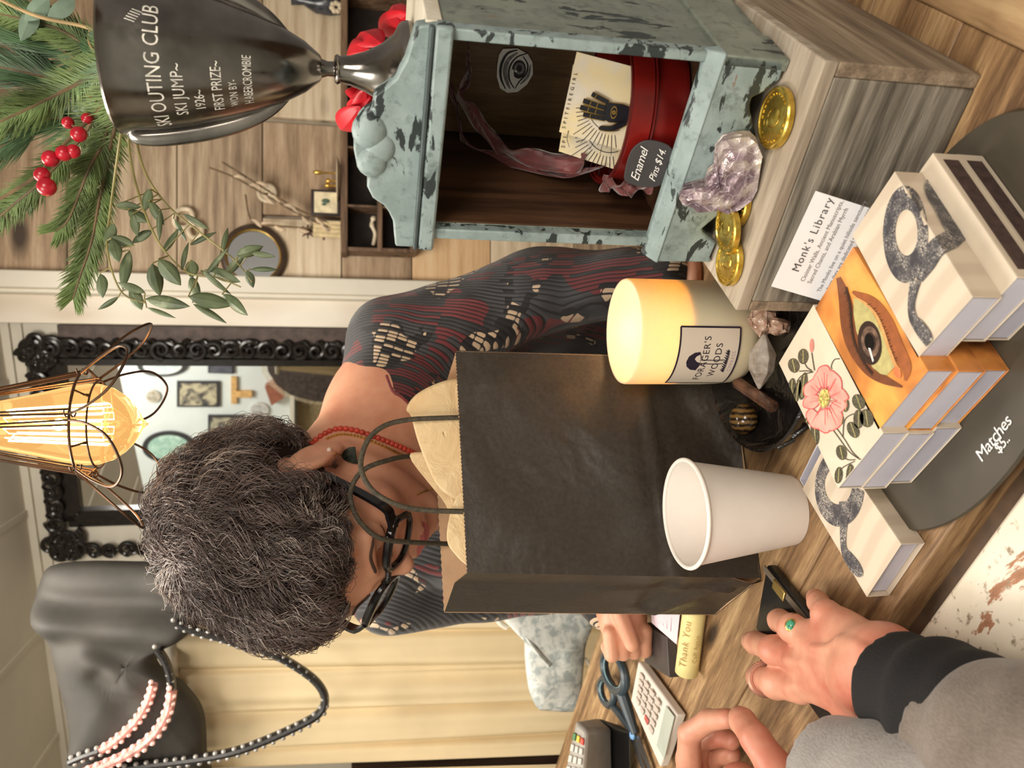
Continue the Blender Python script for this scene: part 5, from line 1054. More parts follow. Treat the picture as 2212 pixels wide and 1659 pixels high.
# right hand, palm down
WR = hz(1890, 1450, .036); W2 = hz(1905, 1440, .040)
EL = P(2560, 1800, .34)
kn = {'pinky': hz(1806, 1352, .032), 'ring': hz(1757, 1378, .036), 'middle': hz(1727, 1424, .037), 'index': hz(1730, 1484, .034)}
allp = [WR, hz(1610, 1390, .01), hz(1755, 1285, .01), hz(1620, 1460, .01), hz(1800, 1600, .01), hz(1990, 1500, .06), hz(1900, 1600, .05)]
a = np.array([tuple(p) for p in allp]); g = SDF(a.min(0) - .022, a.max(0) + .022, .00155)
for k, c in kn.items(): g.add(g.cone(WR.lerp(kn['middle'], .05) + (c - WR).cross(V(0, 0, 1)).normalized() * 0 + (c - kn['middle']) * .35, c, .0155, .0105), .014)
g.add(g.cone(WR + (kn['pinky'] - kn['index']) * .25, WR + (kn['index'] - kn['pinky']) * .25, .0185, .0185), .014)
g.add(g.ell(tuple((WR + kn['middle']) / 2 + V(0, 0, -.006)), (.036, .036, .016)), .012)
fng = {'pinky': [(1806, 1352, .032), (1786, 1325, .034), (1768, 1302, .022), (1762, 1292, .012)], 'ring': [(1757, 1378, .036), (1714, 1357, .040), (1684, 1341, .024), (1678, 1338, .012)],
       'middle': [(1727, 1424, .037), (1672, 1404, .038), (1632, 1389, .026), (1622, 1386, .013)], 'index': [(1730, 1484, .034), (1680, 1474, .036), (1640, 1464, .026), (1634, 1464, .012)]}
rad = {'pinky': (.0098, .0088, .0080, .0074), 'ring': (.0110, .0098, .0092, .0084), 'middle': (.0115, .0103, .0096, .0088), 'index': (.0128, .0118, .0105, .0092)}
for k in fng:
    q = [hz(*p) for p in fng[k]]
    for i in range(3): g.add(g.cone(q[i], q[i + 1], rad[k][i], rad[k][i + 1]), .0035)
    g.add(g.ell(tuple(q[1] + V(0, 0, .002)), (rad[k][1] * 1.08,) * 3), .004)
th = [hz(1860, 1520, .030), hz(1850, 1570, .020), hz(1822, 1592, .014), hz(1806, 1600, .012)]
for i, (r0, r1) in enumerate(((.016, .014), (.013, .0112), (.011, .0095))): g.add(g.cone(th[i], th[i + 1], r0, r1), .006)
for k in ('ring', 'middle', 'index'): # tendons and veins on the back of the hand
    g.add(g.cone(kn[k] + V(0, 0, .0098), WR + (kn[k] - kn['middle']) * .2 + V(0, 0, .0165), .0026, .0018), .006)
vv = [hz(1755, 1400, .0520), hz(1790, 1400, .053), hz(1815, 1385, .0520), hz(1850, 1392, .054), hz(1885, 1410, .056)]
for p, q in zip(vv, vv[1:]): g.add(g.cone(p, q, .0018, .0018), .004)
vv = [hz(1770, 1455, .0520), hz(1800, 1470, .053), hz(1830, 1462, .054), hz(1862, 1470, .055)]
for p, q in zip(vv, vv[1:]): g.add(g.cone(p, q, .0017, .0017), .004)
fo_ = WR + (EL - WR).normalized() * .07
g.add(g.cone(WR, fo_, .0245, .029), .012)
bodyc = g.mesh()
def addlimb(p, q, r0, r1, h=.004):
    g = SDF(np.minimum(p, q) - max(r0, r1) - .01, np.maximum(p, q) + max(r0, r1) + .01, h); g.add(g.cone(p, q, r0, r1), .01); m_ = g.mesh(); bodyc.add(m_.v, m_.f)
addlimb(fo_ - (EL - WR).normalized() * .015, EL, .028, .036)
# left hand, index curled to the thumb
H0 = .050
lj = lambda x, y, h: hz(x, y, H0 + h)
idx = [lj(1488, 1700, .0), lj(1487, 1640, .010), lj(1490, 1585, .014), lj(1530, 1556, .004), lj(1572, 1552, -.002)]
mid_ = [lj(1530, 1720, -.010), lj(1500, 1650, -.008), lj(1512, 1600, -.012), lj(1555, 1590, -.022), lj(1580, 1600, -.028)]
thm = [lj(1720, 1740, .0), lj(1672, 1655, .004), lj(1632, 1596, .010), lj(1604, 1558, .008), lj(1598, 1550, .006)]
rg = [lj(1560, 1740, -.02), lj(1530, 1670, -.024), lj(1545, 1630, -.03), lj(1580, 1630, -.036)]
a = np.array([tuple(p) for p in idx + mid_ + thm + rg]); g = SDF(a.min(0) - .03, a.max(0) + .03, .0017)
for q, rr_ in ((idx, (.0125, .0115, .0105, .0096, .0085)), (mid_, (.012, .0112, .0105, .0095, .0085)), (rg, (.012, .011, .010, .009)), (thm, (.018, .0135, .0118, .0105, .0092))):
    for i in range(len(q) - 1): g.add(g.cone(q[i], q[i + 1], rr_[i], rr_[i + 1]), .003)
pm = lj(1610, 1760, -.01); g.add(g.ell(tuple(pm), (.042, .040, .024)), .014); m_ = g.mesh(); bodyc.add(m_.v, m_.f)
LE = P(1900, 2300, .42); addlimb(pm, LE, .027, .036)
obj('body', bodyc, m_skin2, T_p, fix=False, angle=180)
# nail of the left thumb
nb_ = thm[-1]; tw = (CAM - nb_).normalized(); mb = MB(); mb.ball(nb_ + tw * .0078 + (thm[-2] - nb_) * .2, (.0055, .0055, .0022), frame((0, 0, 0), (thm[-1] - thm[-3]).cross(tw), (thm[-1] - thm[-3]).cross(tw).cross(tw), tw).to_3x3(), 14); obj('thumbnail', mb, flat('nail', (226, 178, 160), .25, var=.03), T_p)
# sleeves
def sleeve(name, pts, rs, mat, amp, h=.004, par=T_p):
    a = np.array([tuple(p) for p in pts]); m = max(rs) + .02; g = SDF(a.min(0) - m, a.max(0) + m, h)
    for p, q, r0, r1 in zip(pts, pts[1:], rs, rs[1:]): g.add(g.cone(p, q, r0, r1), .012)
    ax = (pts[-1] - pts[0]).normalized(); s_ = (g.X - pts[0].x) * ax.x + (g.Y - pts[0].y) * ax.y + (g.Z - pts[0].z) * ax.z
    g.d = g.d + (amp * np.sin(s_ * 150 + np.sin(g.X * 40) * 1.5 + np.sin(g.Y * 55))).astype(np.float32)
    g.sub(s_ * 1.0, .002); return obj(name, g.mesh(), mat, par, fix=False, angle=180)
dE = (EL - WR).normalized(); c0 = WR + dE * .020
def fabric(name, c0_, c1_, sc, bump=.5, sheen=.15):
    t = NT(name); v = t.coord(); n = t.noise(t.coord((1, 1, 1)), 30, 4); k = t.noise(t.coord((3, 1, 1)), sc, 3); t.base(t.mix(.35, t.ramp(n, [(.3, c0_), (.7, c1_)]), t.ramp(k, [(.35, c0_), (.65, c1_)]))); t.set('Roughness', .9); t.set('Sheen Weight', sheen); t.bump(k, bump, .001); return t.m
m_blkf = fabric('black_fleece', (9, 7, 8), (24, 21, 22), 400, .5, 0.0); m_gryf = fabric('grey_knit_sleeve', (98, 87, 79), (132, 120, 110), 320); m_lgt = fabric('pale_grey_sleeve', (132, 126, 122), (166, 160, 156), 320)
sleeve('black_cuff', [c0, c0 + dE * .05, c0 + dE * .30], [.0335, .037, .040], m_blkf, .0016)
sleeve('grey_sleeve', [WR + dE * .078 + V(-.012, .002, 0), WR + dE * .13 + V(-.006, 0, .0), EL + V(0, 0, .0)], [.043, .052, .060], m_gryf, .0010)
sleeve('pale_sleeve', [P(1800, 1700, .52) , P(2250, 1850, .40)], [.044, .060], m_lgt, .0010)
dL = (LE - pm).normalized(); sleeve('left_sleeve', [pm + dL * .05, LE], [.040, .05], m_gryf, .001)
# rings
def ring_on(p, axis, r, tube, mat, name, label, extra=None):
    axis = axis.normalized(); a_ = axis.orthogonal().normalized(); b_ = axis.cross(a_); T = thing(name, label, 'ring', loc=p)
    mb = MB(); mb.tube([p + (a_ * math.cos(t) + b_ * math.sin(t)) * r for t in [2 * math.pi * i / 40 for i in range(40)]], tube, 8, closed=True, squash=1.0); obj('band', mb, mat, T); return T
q = [hz(*p) for p in fng['ring']]; pr = q[0].lerp(q[1], 1.0); T = ring_on(pr, q[1] - q[0], .0108, .0010, flat('oxidised_silver', (120, 104, 78), .3, .9, var=.3), 'gem_ring', 'gold ring with a green teardrop stone on the ring finger')
up_ = (CAM - pr).normalized(); up_ = (up_ + V(.25, 0, .2)).normalized(); c_ = pr + up_ * .0118
Mg = frame((0, 0, 0), (q[1] - q[0]).cross(up_), ((q[1] - q[0]).cross(up_)).cross(up_) * -1, up_).to_3x3()
mb = MB(); mb.ball(c_, (.0052, .0045, .0022), Mg, 18); obj('setting', mb, m_gold, T)
mb = MB(); mb.ball(c_ + up_ * .0012, (.0040, .0034, .0018), Mg, 18); obj('stone', mb, flat('green_stone', (62, 132, 104), .15, var=.3, scale=300), T)
q = [hz(*p) for p in fng['index']]; t = NT('ridged_rose_metal'); wv = t.n('ShaderNodeTexWave', {'Vector': t.coord(), 'Scale': 260.0}).outputs[1]; t.base(t.ramp(wv, [(.2, (168, 118, 98)), (.8, (226, 178, 156))])); t.set('Metallic', .5); t.set('Roughness', .35)
ring_on(q[2].lerp(q[1], .35), (q[1] - q[2]) + V(.0, 0, .004), .0125, .0028, t.m, 'ridged_ring', 'wide ridged rose-coloured ring on the index finger')
# ================================================================ CLUTTER ON THE LEFT OF THE COUNTER
T = thing('wallet', 'glossy black wallet with a brass clasp under the ringed hand', 'wallet', loc=hz(1720, 1400, 0))
m_leather = flat('black_leather', (26, 26, 26), .22, var=.2, scale=60, bump=.15)
A_, D_, C_ = hz(1655, 1218, .011), hz(1630, 1358, .011), hz(1795, 1594, .011); B_ = A_ + (C_ - D_) * .92
dn_ = V(0, 0, -.0105); mb = MB(); mb.prism([A_, B_, C_, D_], dn_); obj('wallet_body', mb, m_leather, T, bevel=.003, seg=3)
mb = MB(); mb.prism([A_.lerp(D_, .10) + V(0, 0, .0006), B_.lerp(C_, .10) + V(0, 0, .0006), B_.lerp(C_, .02) + V(0, 0, .0006), A_.lerp(D_, .02) + V(0, 0, .0006)], V(0, 0, .0012)); obj('edge_strip', mb, flat('grey_brown_edge', (96, 86, 74), .4), T)
a0 = A_.lerp(B_, .17); a1 = A_.lerp(B_, .34); off = (D_ - A_).normalized(); mb = MB(); mb.prism([a0 + off * .001 + V(0, 0, .002), a1 + off * .001 + V(0, 0, .002), a1 + off * .010 + V(0, 0, .002), a0 + off * .010 + V(0, 0, .002)], V(0, 0, .0016)); obj('clasp', mb, flat('brass', (196, 168, 104), .28, .9), T, bevel=.0008)
# rolled thank-you paper
a0, a1 = hz(1508, 1290, .012), hz(1487, 1452, .012); T = thing('rolled_paper', 'rolled pale yellow thank-you slip beside the black bag', 'paper roll', loc=a0.lerp(a1, .5))
m_yel = flat('pale_yellow_paper', (232, 216, 150), .6, var=.03)
ax_ = (a1 - a0).normalized(); sd_ = ax_.cross(V(0, 0, 1)).normalized()
if sd_.y > 0: sd_ = -sd_
L_ = (a1 - a0).length
def rollp(u, v_, r0=.0132): an = -1.9 + u * 5.6; r = r0 - u * .0022; return a0 + ax_ * v_ * L_ + sd_ * r * math.sin(an) + V(0, 0, 1) * (r * math.cos(an) + .0015)
mb = MB(); mb.grid(rollp, 40, 4); o = obj('paper', mb, m_yel, T, fix=False); s_ = o.modifiers.new('thick', 'SOLIDIFY'); s_.thickness = .0003
def onroll(x, y): an = -.1 - y / .0134; an = y / -.0134 + .9; return a1 + ax_ * (-x) + sd_ * .0137 * math.sin(an) + V(0, 0, 1) * (.0137 * math.cos(an) + .0015)
mb = MB(); put_text(mb, 'Thank You', .0115, lambda x, y: onroll(x + .012, y), 1.1); put_text(mb, 'Call Again', .0070, lambda x, y: onroll(x + .020, y - .011), 1.15); obj('printed_text', mb, flat('tan_ink', (178, 148, 92), .6), T, smooth=False)
# pink receipt
T = thing('receipt', 'pale pink receipt slip under the woman\'s fist', 'receipt', loc=hz(1430, 1350, .0))
q = [hz(1405, 1240, .016), hz(1408, 1345, .020), hz(1462, 1392, .005), hz(1478, 1240, .004)]
mb = MB(); mb.prism(q, (0, 0, .0004)); obj('slip', mb, flat('pink_receipt', (222, 200, 206), .6, var=.03), T)
mb = MB()
for k in range(5):
    b0 = q[0].lerp(q[3], .2 + .14 * k) + V(0, 0, .0008); b1 = q[1].lerp(q[2], .2 + .14 * k) + V(0, 0, .0008); mb.tube([b0.lerp(b1, .45), b0.lerp(b1, .60)], .0005, 4); mb.tube([b0.lerp(b1, .66), b0.lerp(b1, .88)], .0005, 4)
obj('printed_lines', mb, flat('violet_print', (166, 144, 160), .6), T)
# small black box
T = thing('card_box', 'small flat black box between the scissors and the yellow roll', 'box', loc=hz(1420, 1400, 0))
q = [hz(1388, 1345, .012), hz(1392, 1430, .012), hz(1446, 1464, .012), hz(1440, 1376, .012)]; mb = MB(); mb.prism(q, (0, 0, -.0115)); obj('box_body', mb, flat('dark_grey_card', (64, 58, 56), .5), T, bevel=.0008)
# calculator
q = [hz(1378, 1428, .016), hz(1362, 1513, .016), hz(1425, 1658, .018), hz(1462, 1545, .014)]
T = thing('calculator', 'white desk calculator with small grey keys and a display', 'calculator', loc=sum(q, V(0, 0, 0)) / 4 - V(0, 0, .015))
mb = MB(); mb.prism(q, (0, 0, -.012)); m_calc = flat('ivory_plastic', (212, 204, 194), .4, var=.02); obj('case', mb, m_calc, T, bevel=.0025, seg=3)
def cq(u, v_, o=.0008): return q[0].lerp(q[1], v_).lerp(q[3].lerp(q[2], v_), u) + V(0, 0, o)
# u: key end (0) -> display end (1); v: across
mb = MB(); mb.prism([cq(.80, .10), cq(.80, .90), cq(.95, .90), cq(.95, .10)], V(0, 0, .0006)); 
mb = MB(); mb.prism([cq(.0, .0), cq(.0, .0), cq(.0, .0)], V(0, 0, .0001)) if False else None
q2 = [hz(1440, 1524, .0165), hz(1458, 1548, .0160), hz(1436, 1640, .0180), hz(1420, 1610, .0180)]
mb = MB(); mb.prism(q2, (0, 0, .0010)); obj('display', mb, flat('lcd_grey_green', (172, 178, 168), .2, var=.02), T)
m_key = flat('key_plastic', (192, 180, 170), .4, var=.02)
e0, e1 = hz(1382, 1444, .0172), hz(1372, 1512, .0172); f0, f1 = hz(1432, 1520, .0172), hz(1412, 1600, .0172)
for i in range(4):
    for j in range(5):
        u0, u1 = .06 + i * .235, .06 + i * .235 + .16; v0, v1 = .04 + j * .19, .04 + j * .19 + .13
        k_ = lambda u, v_: e0.lerp(f0, u).lerp(e1.lerp(f1, u), v_)
        mb = MB(); mb.prism([k_(u0, v0), k_(u0, v1), k_(u1, v1), k_(u1, v0)], (0, 0, .0016)); obj('key', mb, m_key if (i, j) != (2, 4) else flat('red_key', (190, 96, 88), .4), T, bevel=.0004)
# scissors
T = thing('scissors', 'scissors with dark blue-grey rubber handles behind the calculator', 'scissors', loc=hz(1350, 1500, .01))
m_hd = flat('dark_teal_rubber', (48, 60, 68), .4, var=.1); m_hl = flat('pale_blue_trim', (118, 150, 160), .4)
def loop(cx, cy, rx, ry, rot, h, w):
    pts = []
    for i in range(28):
        t = 2 * math.pi * i / 28; x = rx * math.cos(t); y = ry * math.sin(t); c, s_ = math.cos(rot), math.sin(rot); pts.append(hz(cx + x * c - y * s_, cy + x * s_ + y * c, h))
    mb = MB(); mb.tube(pts, w, 10, closed=True); o = obj('handle_loop', mb, m_hd, T); mb = MB(); cen_ = sum(pts, V(0, 0, 0)) / len(pts); mb.tube([cen_.lerp(p, .82) + V(0, 0, w * .45) for p in pts], .0012, 6, closed=True); obj('inner_trim', mb, m_hl, o)
loop(1328, 1452, 20, 44, -.30, .022, .0062); loop(1312, 1494, 14, 30, -.20, .014, .0052)
mb = MB(); mb.tube([hz(1342, 1492, .020), hz(1356, 1535, .016), hz(1372, 1585, .012)], [.0085, .0075, .0050], 10); mb.tube([hz(1320, 1520, .012), hz(1345, 1550, .012), hz(1366, 1580, .010)], [.0055, .0055, .0045], 10); obj('shank', mb, m_hd, T)
mb = MB(); mb.ball(hz(1366, 1588, .014), (.006, .006, .0035)); obj('pivot', mb, flat('light_blue_cap', (112, 158, 206), .3), T)
mb = MB(); mb.prism([hz(1372, 1592, .009), hz(1382, 1588, .009), hz(1420, 1690, .004), hz(1416, 1692, .004)], (0, 0, .002)); mb.prism([hz(1366, 1596, .006), hz(1376, 1594, .006), hz(1405, 1692, .003), hz(1400, 1694, .003)], (0, 0, .002)); obj('blade', mb, flat('steel', (150, 150, 150), .25, .9), T)
# card terminal
T = thing('card_terminal', 'silver-grey payment card terminal with rubber keys standing on the counter', 'card terminal', loc=Pz(1310, 1620, CT))
b0 = Pz(1330, 1590, CT); 
def tm(x, y, d): return P(x, y, d)
dT = 1.06; F_ = [tm(1243, 1555, dT), tm(1268, 1578, dT - .02), tm(1258, 1700, dT - .04), tm(1212, 1700, dT - .01)]; G_ = [tm(1293, 1549, dT + .05), tm(1322, 1577, dT + .02), tm(1318, 1700, dT), tm(1290, 1700, dT + .03)]
q = [F_[0], F_[1], F_[2], F_[3]]; back = [tm(1290, 1548, dT + .07), tm(1322, 1573, dT + .03), tm(1325, 1705, dT + .03), tm(1290, 1705, dT + .07)]
mb = MB(); mb.hexa(back, q); obj('case', mb, flat('silver_grey_plastic', (156, 150, 142), .35, .1, var=.04), T, bevel=.006, seg=3)
bk = [p for p in back]; low = [V(p.x + .0, p.y + .01, CT + .001) for p in back]
mb = MB(); mb.hexa([back[0], back[1], back[2], back[3]], [tm(1345, 1568, dT + .03), tm(1362, 1580, dT - .01), tm(1362, 1705, dT - .02), tm(1345, 1705, dT + .03)]); obj('base', mb, flat('black_plastic', (20, 19, 20), .4), T, bevel=.003)
kq = lambda u, v_: F_[0].lerp(F_[3], u).lerp(F_[1].lerp(F_[2], u), v_)
fnn = (F_[1] - F_[0]).cross(F_[3] - F_[0]).normalized(); 
if fnn.dot(CAM - F_[0]) < 0: fnn = -fnn
cols_ = [(70, 120, 70), (214, 176, 64), (200, 70, 56)]
for j in range(3):
    for i in range(5):
        u0 = .17 + i * .17; v0 = .14 + j * .28; c_ = None
        mb = MB(); mb.prism([kq(u0, v0), kq(u0 + .11, v0), kq(u0 + .11, v0 + .2), kq(u0, v0 + .2)], fnn * .003); obj('key', mb, flat('light_key', (186, 182, 174), .5, var=.02) if i else flat('colour_key', cols_[j], .4), T, bevel=.0008, label=None if i else ['green key', 'yellow key', 'red key'][j])
# ================================================================ GREENERY IN THE TROPHY
m_needle = flat('fir_needles', (96, 114, 68), .45, var=.3, scale=30, Subsurface_Weight=.0); m_needle2 = flat('pine_needles', (72, 98, 66), .45, var=.3, scale=30)
m_twig = flat('twig_bark', (104, 84, 58), .7, var=.25)
t = NT('eucalyptus_leaf'); v = t.coord(); n = t.noise(v, 55, 3); t.base(t.ramp(n, [(.3, (62, 74, 50)), (.6, (92, 104, 72)), (.75, (134, 142, 112))])); t.set('Roughness', .5); m_euc = t.m
ROOT = TL + V(0, 0, .178)
def leafmesh(mb, c, d, n, L, Wd, curl=.15, thick=.0):
    d = d.normalized(); n = (n - d * n.dot(d)).normalized(); s_ = d.cross(n)
    def fn(u, v_):
        w = Wd * (math.sin(math.pi * min(1, u * 1.02)) ** .75) * (1 - .25 * u); a = (v_ - .5) * 2
        return c + d * L * (u - .5) + s_ * w * a * .5 + n * (-abs(a) * w * .18 - curl * L * (u - .5) ** 2 * 1.6)
    mb.grid(fn, 8, 4)
def sprig(name, label, cat, pts, nl, nr, dens, mat, cone_=.9, grp=None, fan=None, seed=1, br=0):
    rs = random.Random(seed); c = curve(pts, 10); T = thing(name, label, cat, loc=pts[0], group=grp)
    mb = MB(); mb.tube(c, [.0018 * (1 - .6 * i / len(c)) for i in range(len(c))], 6); obj('stem', mb, m_twig, T)
    mb = MB(); n = len(c); tot = sum((c[i + 1] - c[i]).length for i in range(n - 1)); N = int(tot * dens)
    for k in range(N):
        u = k / N * (n - 1.001); i = int(u); p = c[i].lerp(c[i + 1], u - i); t_ = (c[i + 1] - c[i]).normalized()
        vw = (CAM - p).normalized(); sd = t_.cross(vw).normalized(); a = rs.choice((-1, 1)); q = (sd * a * rs.uniform(.65, 1) + vw * rs.uniform(-.25, .55)).normalized(); ang = rs.uniform(.55, 1.0) * cone_
        d = (t_ * math.cos(ang) + q * math.sin(ang)).normalized(); L = nl * rs.uniform(.7, 1.1) * (1 - .35 * (k / N) ** 3); e = p + d * L + t_ * L * .12
        w_ = d.cross(vw).normalized() * nr; mb.add([p - w_ * .6, p + w_ * .6, p + d * L * .55 + w_, e, p + d * L * .55 - w_, p + d * L * .5 + vw * nr * .8], [(0, 1, 5), (1, 2, 5), (2, 3, 5), (3, 4, 5), (4, 0, 5)])
    obj('needles', mb, mat, T, fix=False, smooth=False); return T
fd = .60
q = lambda x, y, d=fd: P(x, y, d)
sprig('fir_branch', 'fir branch reaching up and left out of the trophy behind the red berries', 'fir branch', [ROOT, q(180, 290, .60), q(90, 390, .60), q(20, 450, .61), q(-60, 520, .62)], .021, .00055, 3600, m_needle, seed=1)
sprig('fir_branch', 'long fir branch drooping sideways from the trophy to the eucalyptus', 'fir branch', [ROOT, q(236, 330, .61), q(215, 430, .61), q(198, 520, .61), q(172, 600, .615), q(158, 645, .615)], .021, .00055, 3400, m_needle, seed=2)
sprig('fir_branch', 'fir branch in the middle of the bunch pointing straight up', 'fir branch', [ROOT, q(150, 190, .59), q(60, 235, .59), q(-60, 290, .59)], .024, .0006, 4200, m_needle, seed=3)
sprig('fir_branch', 'fir twig low in the bunch just under the berries', 'fir branch', [ROOT, q(225, 300, .60), q(190, 370, .60), q(150, 470, .605), q(120, 500, .605)], .019, .00055, 3600, m_needle, seed=4)
sprig('pine_branch', 'dark long-needled pine branch at the top right of the trophy bunch', 'pine branch', [ROOT, q(180, 130, .60), q(100, 90, .60), q(-40, 40, .60)], .052, .0005, 3600, m_needle2, cone_=.5, seed=5)
sprig('pine_branch', 'long-needled pine branch rising behind the fir in the middle of the bunch', 'pine branch', [ROOT, q(200, 200, .62), q(110, 170, .62), q(-20, 140, .62)], .048, .0005, 3600, m_needle2, cone_=.5, seed=6)
sprig('fir_branch', 'fir branch pressed against the trophy rim at the top right of the bunch', 'fir branch', [ROOT, q(210, 110, .59), q(120, 60, .59), q(0, 30, .59)], .024, .0006, 4200, m_needle, seed=11)
sprig('pine_branch', 'long-needled pine branch filling the left of the bunch', 'pine branch', [ROOT, q(190, 250, .62), q(100, 260, .62), q(-20, 330, .63)], .045, .0005, 3600, m_needle2, cone_=.5, seed=12)
# berries
T = thing('berry_branch', 'twig of glossy red winter berries in front of the fir', 'berries', loc=ROOT)
stem = [ROOT, q(232, 230, .585), q(190, 262, .58), q(150, 300, .575), q(105, 350, .575), q(80, 380, .575), q(0, 430, .58)]
mb = MB(); mb.tube(curve(stem, 8), .0013, 6)
bx_ = [(195, 198, 13, .59), (147, 265, 13, .58), (188, 256, 12, .58), (170, 290, 17, .572), (158, 327, 15, .572), (138, 331, 17, .570), (109, 343, 18, .570), (91, 378, 17, .570), (101, 404, 20, .568)]
for x, y, r, d in bx_:
    p = q(x, y, d); c = min(curve(stem, 8), key=lambda a: (a - p).length); mb.tube([c, p], .0006, 5)
obj('twig', mb, m_twig, T)
m_berry = flat('red_berry', (172, 24, 42), .25, var=.15, scale=60)
for x, y, r, d in bx_: mb = MB(); mb.ball(q(x, y, d), r * d / F, n=20); obj('berry', mb, m_berry, T)
# bare tan twig and grey-green leaves above the rim
T = thing('leafy_twig', 'tan twig with soft grey-green leaves above the trophy rim', 'twig', loc=ROOT)
mb = MB(); mb.tube(curve([ROOT, q(195, 62, .575), q(80, 35, .575), q(-20, -10, .575)], 8), .0013, 6); mb.tube(curve([q(195, 62, .575), q(192, 90, .573), q(205, 115, .57)], 6), .0009, 6); obj('stem', mb, flat('tan_stem', (164, 138, 96), .6), T)
m_gl = flat('grey_green_leaf', (110, 130, 112), .55, var=.15); mb = MB()
for x, y, d, L, W_, r in ((218, 85, .57, .022, .013, .5), (235, 108, .568, .020, .014, 1.2), (78, 20, .575, .024, .014, 2.4), (60, 50, .58, .028, .014, 2.0), (130, 20, .575, .024, .013, 2.6)):
    dd = (q(x + math.cos(r) * 10, y + math.sin(r) * 10, d) - q(x, y, d)); leafmesh(mb, q(x, y, d), dd, (CAM - q(x, y, d)) + V(.1, 0, .2), L, W_)
o = obj('leaves', mb, m_gl, T, fix=False)
# eucalyptus
def euc(label, pts, leaves, seed):
    rs = random.Random(seed); T = thing('eucalyptus_branch', label, 'eucalyptus', loc=pts[0], group='eucalyptus branches hanging from the trophy')
    c = curve(pts, 8); mb = MB(); mb.tube(c, [.0011 * (1 - .5 * i / len(c)) for i in range(len(c))], 6)
    lm = MB()
    for x, y, L, W_, deg, d in leaves:
        p = q(x, y, d); a = math.radians(deg); dd = (q(x + math.cos(a) * 10, y + math.sin(a) * 10, d) - p).normalized() + V(0, rs.uniform(-.35, .35), 0)
        Lm = L * 1.32 * d / F; tip = p - dd.normalized() * Lm * .5; near = min(c, key=lambda z_: (z_ - tip).length); mb.tube([near, tip], .0005, 5)
        leafmesh(lm, p, dd, (CAM - p).normalized() + V(rs.uniform(-.5, .5), 0, rs.uniform(-.2, .6)), Lm, W_ * .95 * d / F, curl=rs.uniform(0, .3))
    obj('stem', mb, flat('olive_stem', (132, 124, 76), .5), T); o = obj('leaves', lm, m_euc, T, fix=False); s_ = o.modifiers.new('thick', 'SOLIDIFY'); s_.thickness = .0003
e_ = lambda *L: [(zx / 2.963, 500 + zy / 2.963, l, w, dg, d) for zx, zy, l, w, dg, d in L]
euc('eucalyptus branch with broad leaves hanging nearest the lamp', [ROOT, q(240, 440, .60), q(232, 540, .60), q(262, 630, .60), q(315, 655, .60)],
    e_((735, 120, 46, 34, 70, .595), (800, 245, 66, 30, 100, .60), (645, 345, 44, 34, 80, .60), (690, 465, 44, 14, 150, .605), (870, 430, 46, 32, 60, .60), (840, 360, 44, 22, 200, .595), (1030, 520, 56, 12, 20, .60), (1070, 455, 76, 34, 10, .595), (780, 60, 40, 26, 200, .60), (700, 20, 40, 30, 120, .60)), 1)
euc('eucalyptus branch with pointed leaves reaching lowest toward the round mirror', [ROOT, q(280, 330, .60), q(330, 500, .60), q(400, 585, .60), q(470, 600, .60), q(520, 620, .60)],
    e_((1000, 310, 54, 40, 80, .595), (1085, 262, 54, 42, 50, .59), (1225, 240, 30, 34, 90, .60), (1240, 365, 44, 30, 70, .60), (1350, 445, 70, 40, 10, .59), (1500, 470, 62, 34, 40, .59), (1340, 520, 66, 18, 30, .60), (1425, 285, 66, 34, 20, .60), (1385, 190, 60, 16, -50, .60), (1180, 150, 50, 14, -80, .60), (1440, 50, 44, 14, -80, .61), (1380, 330, 60, 16, 40, .595)), 2)
euc('eucalyptus branch with small leaves in front of the plank wall', [ROOT, q(300, 330, .61), q(350, 430, .61), q(430, 500, .61), q(505, 560, .61), q(545, 610, .61)],
    e_((1500, 215, 50, 22, -45, .61), (1600, 130, 46, 32, -20, .60), (1680, 150, 44, 16, 10, .60), (1600, 305, 30, 24, 70, .61), (1690, 240, 44, 14, 0, .61), (1250, -60, 48, 18, 30, .61), (1150, -10, 44, 16, 60, .61), (1000, -120, 44, 26, 60, .60), (880, -100, 40, 30, 30, .60), (820, -160, 40, 24, 0, .60), (940, -200, 40, 26, 110, .60), (1020, -40, 50, 14, 90, .60), (900, 30, 40, 26, 150, .605), (1090, 60, 50, 20, -60, .605), (1300, 40, 46, 16, -30, .61), (860, -40, 36, 26, 80, .60)), 3)
# ================================================================ HANGING LAMP
LY = .80; lx = lambda x: Py(x, 917, LY); LX = lx(150).x; lz = lambda x: Py(x, 917, LY).z
def lr(px, x): return px * (Py(x, 917, LY) - CAM).dot(V(0, math.cos(TH), -math.sin(TH))) / F
T = thing('pendant_lamp', 'hanging lamp with a glowing amber filament bulb in a flower-shaped wire cage', 'lamp', loc=(LX, LY, lz(-120)))
t = NT('amber_bulb_glass'); t.base(lin((255, 226, 176))); t.set('Roughness', .02); t.set('Transmission Weight', 1.0); t.set('IOR', 1.06); t.set('Coat Weight', .2); t.set('Emission Color', (1, .55, .18, 1)); t.set('Emission Strength', .45); m_bulb = t.m
profb = [(321, 1), (316, 5), (308, 12), (300, 26), (288, 44), (270, 62), (245, 78), (215, 87), (190, 88), (150, 83), (80, 68), (0, 53), (-60, 42), (-100, 36), (-115, 34)]
mb = MB(); mb.lathe([(lr(r, x), lz(x)) for x, r in profb], (LX, LY, 0), 48); o = obj('bulb', mb, m_bulb, T, angle=60)
t = NT('filament'); t.base((0, 0, 0, 1)); t.set('Emission Color', (1, .66, .30, 1)); t.set('Emission Strength', 26.0); m_fil = t.m
mb = MB(); pts = []; Nf = 18
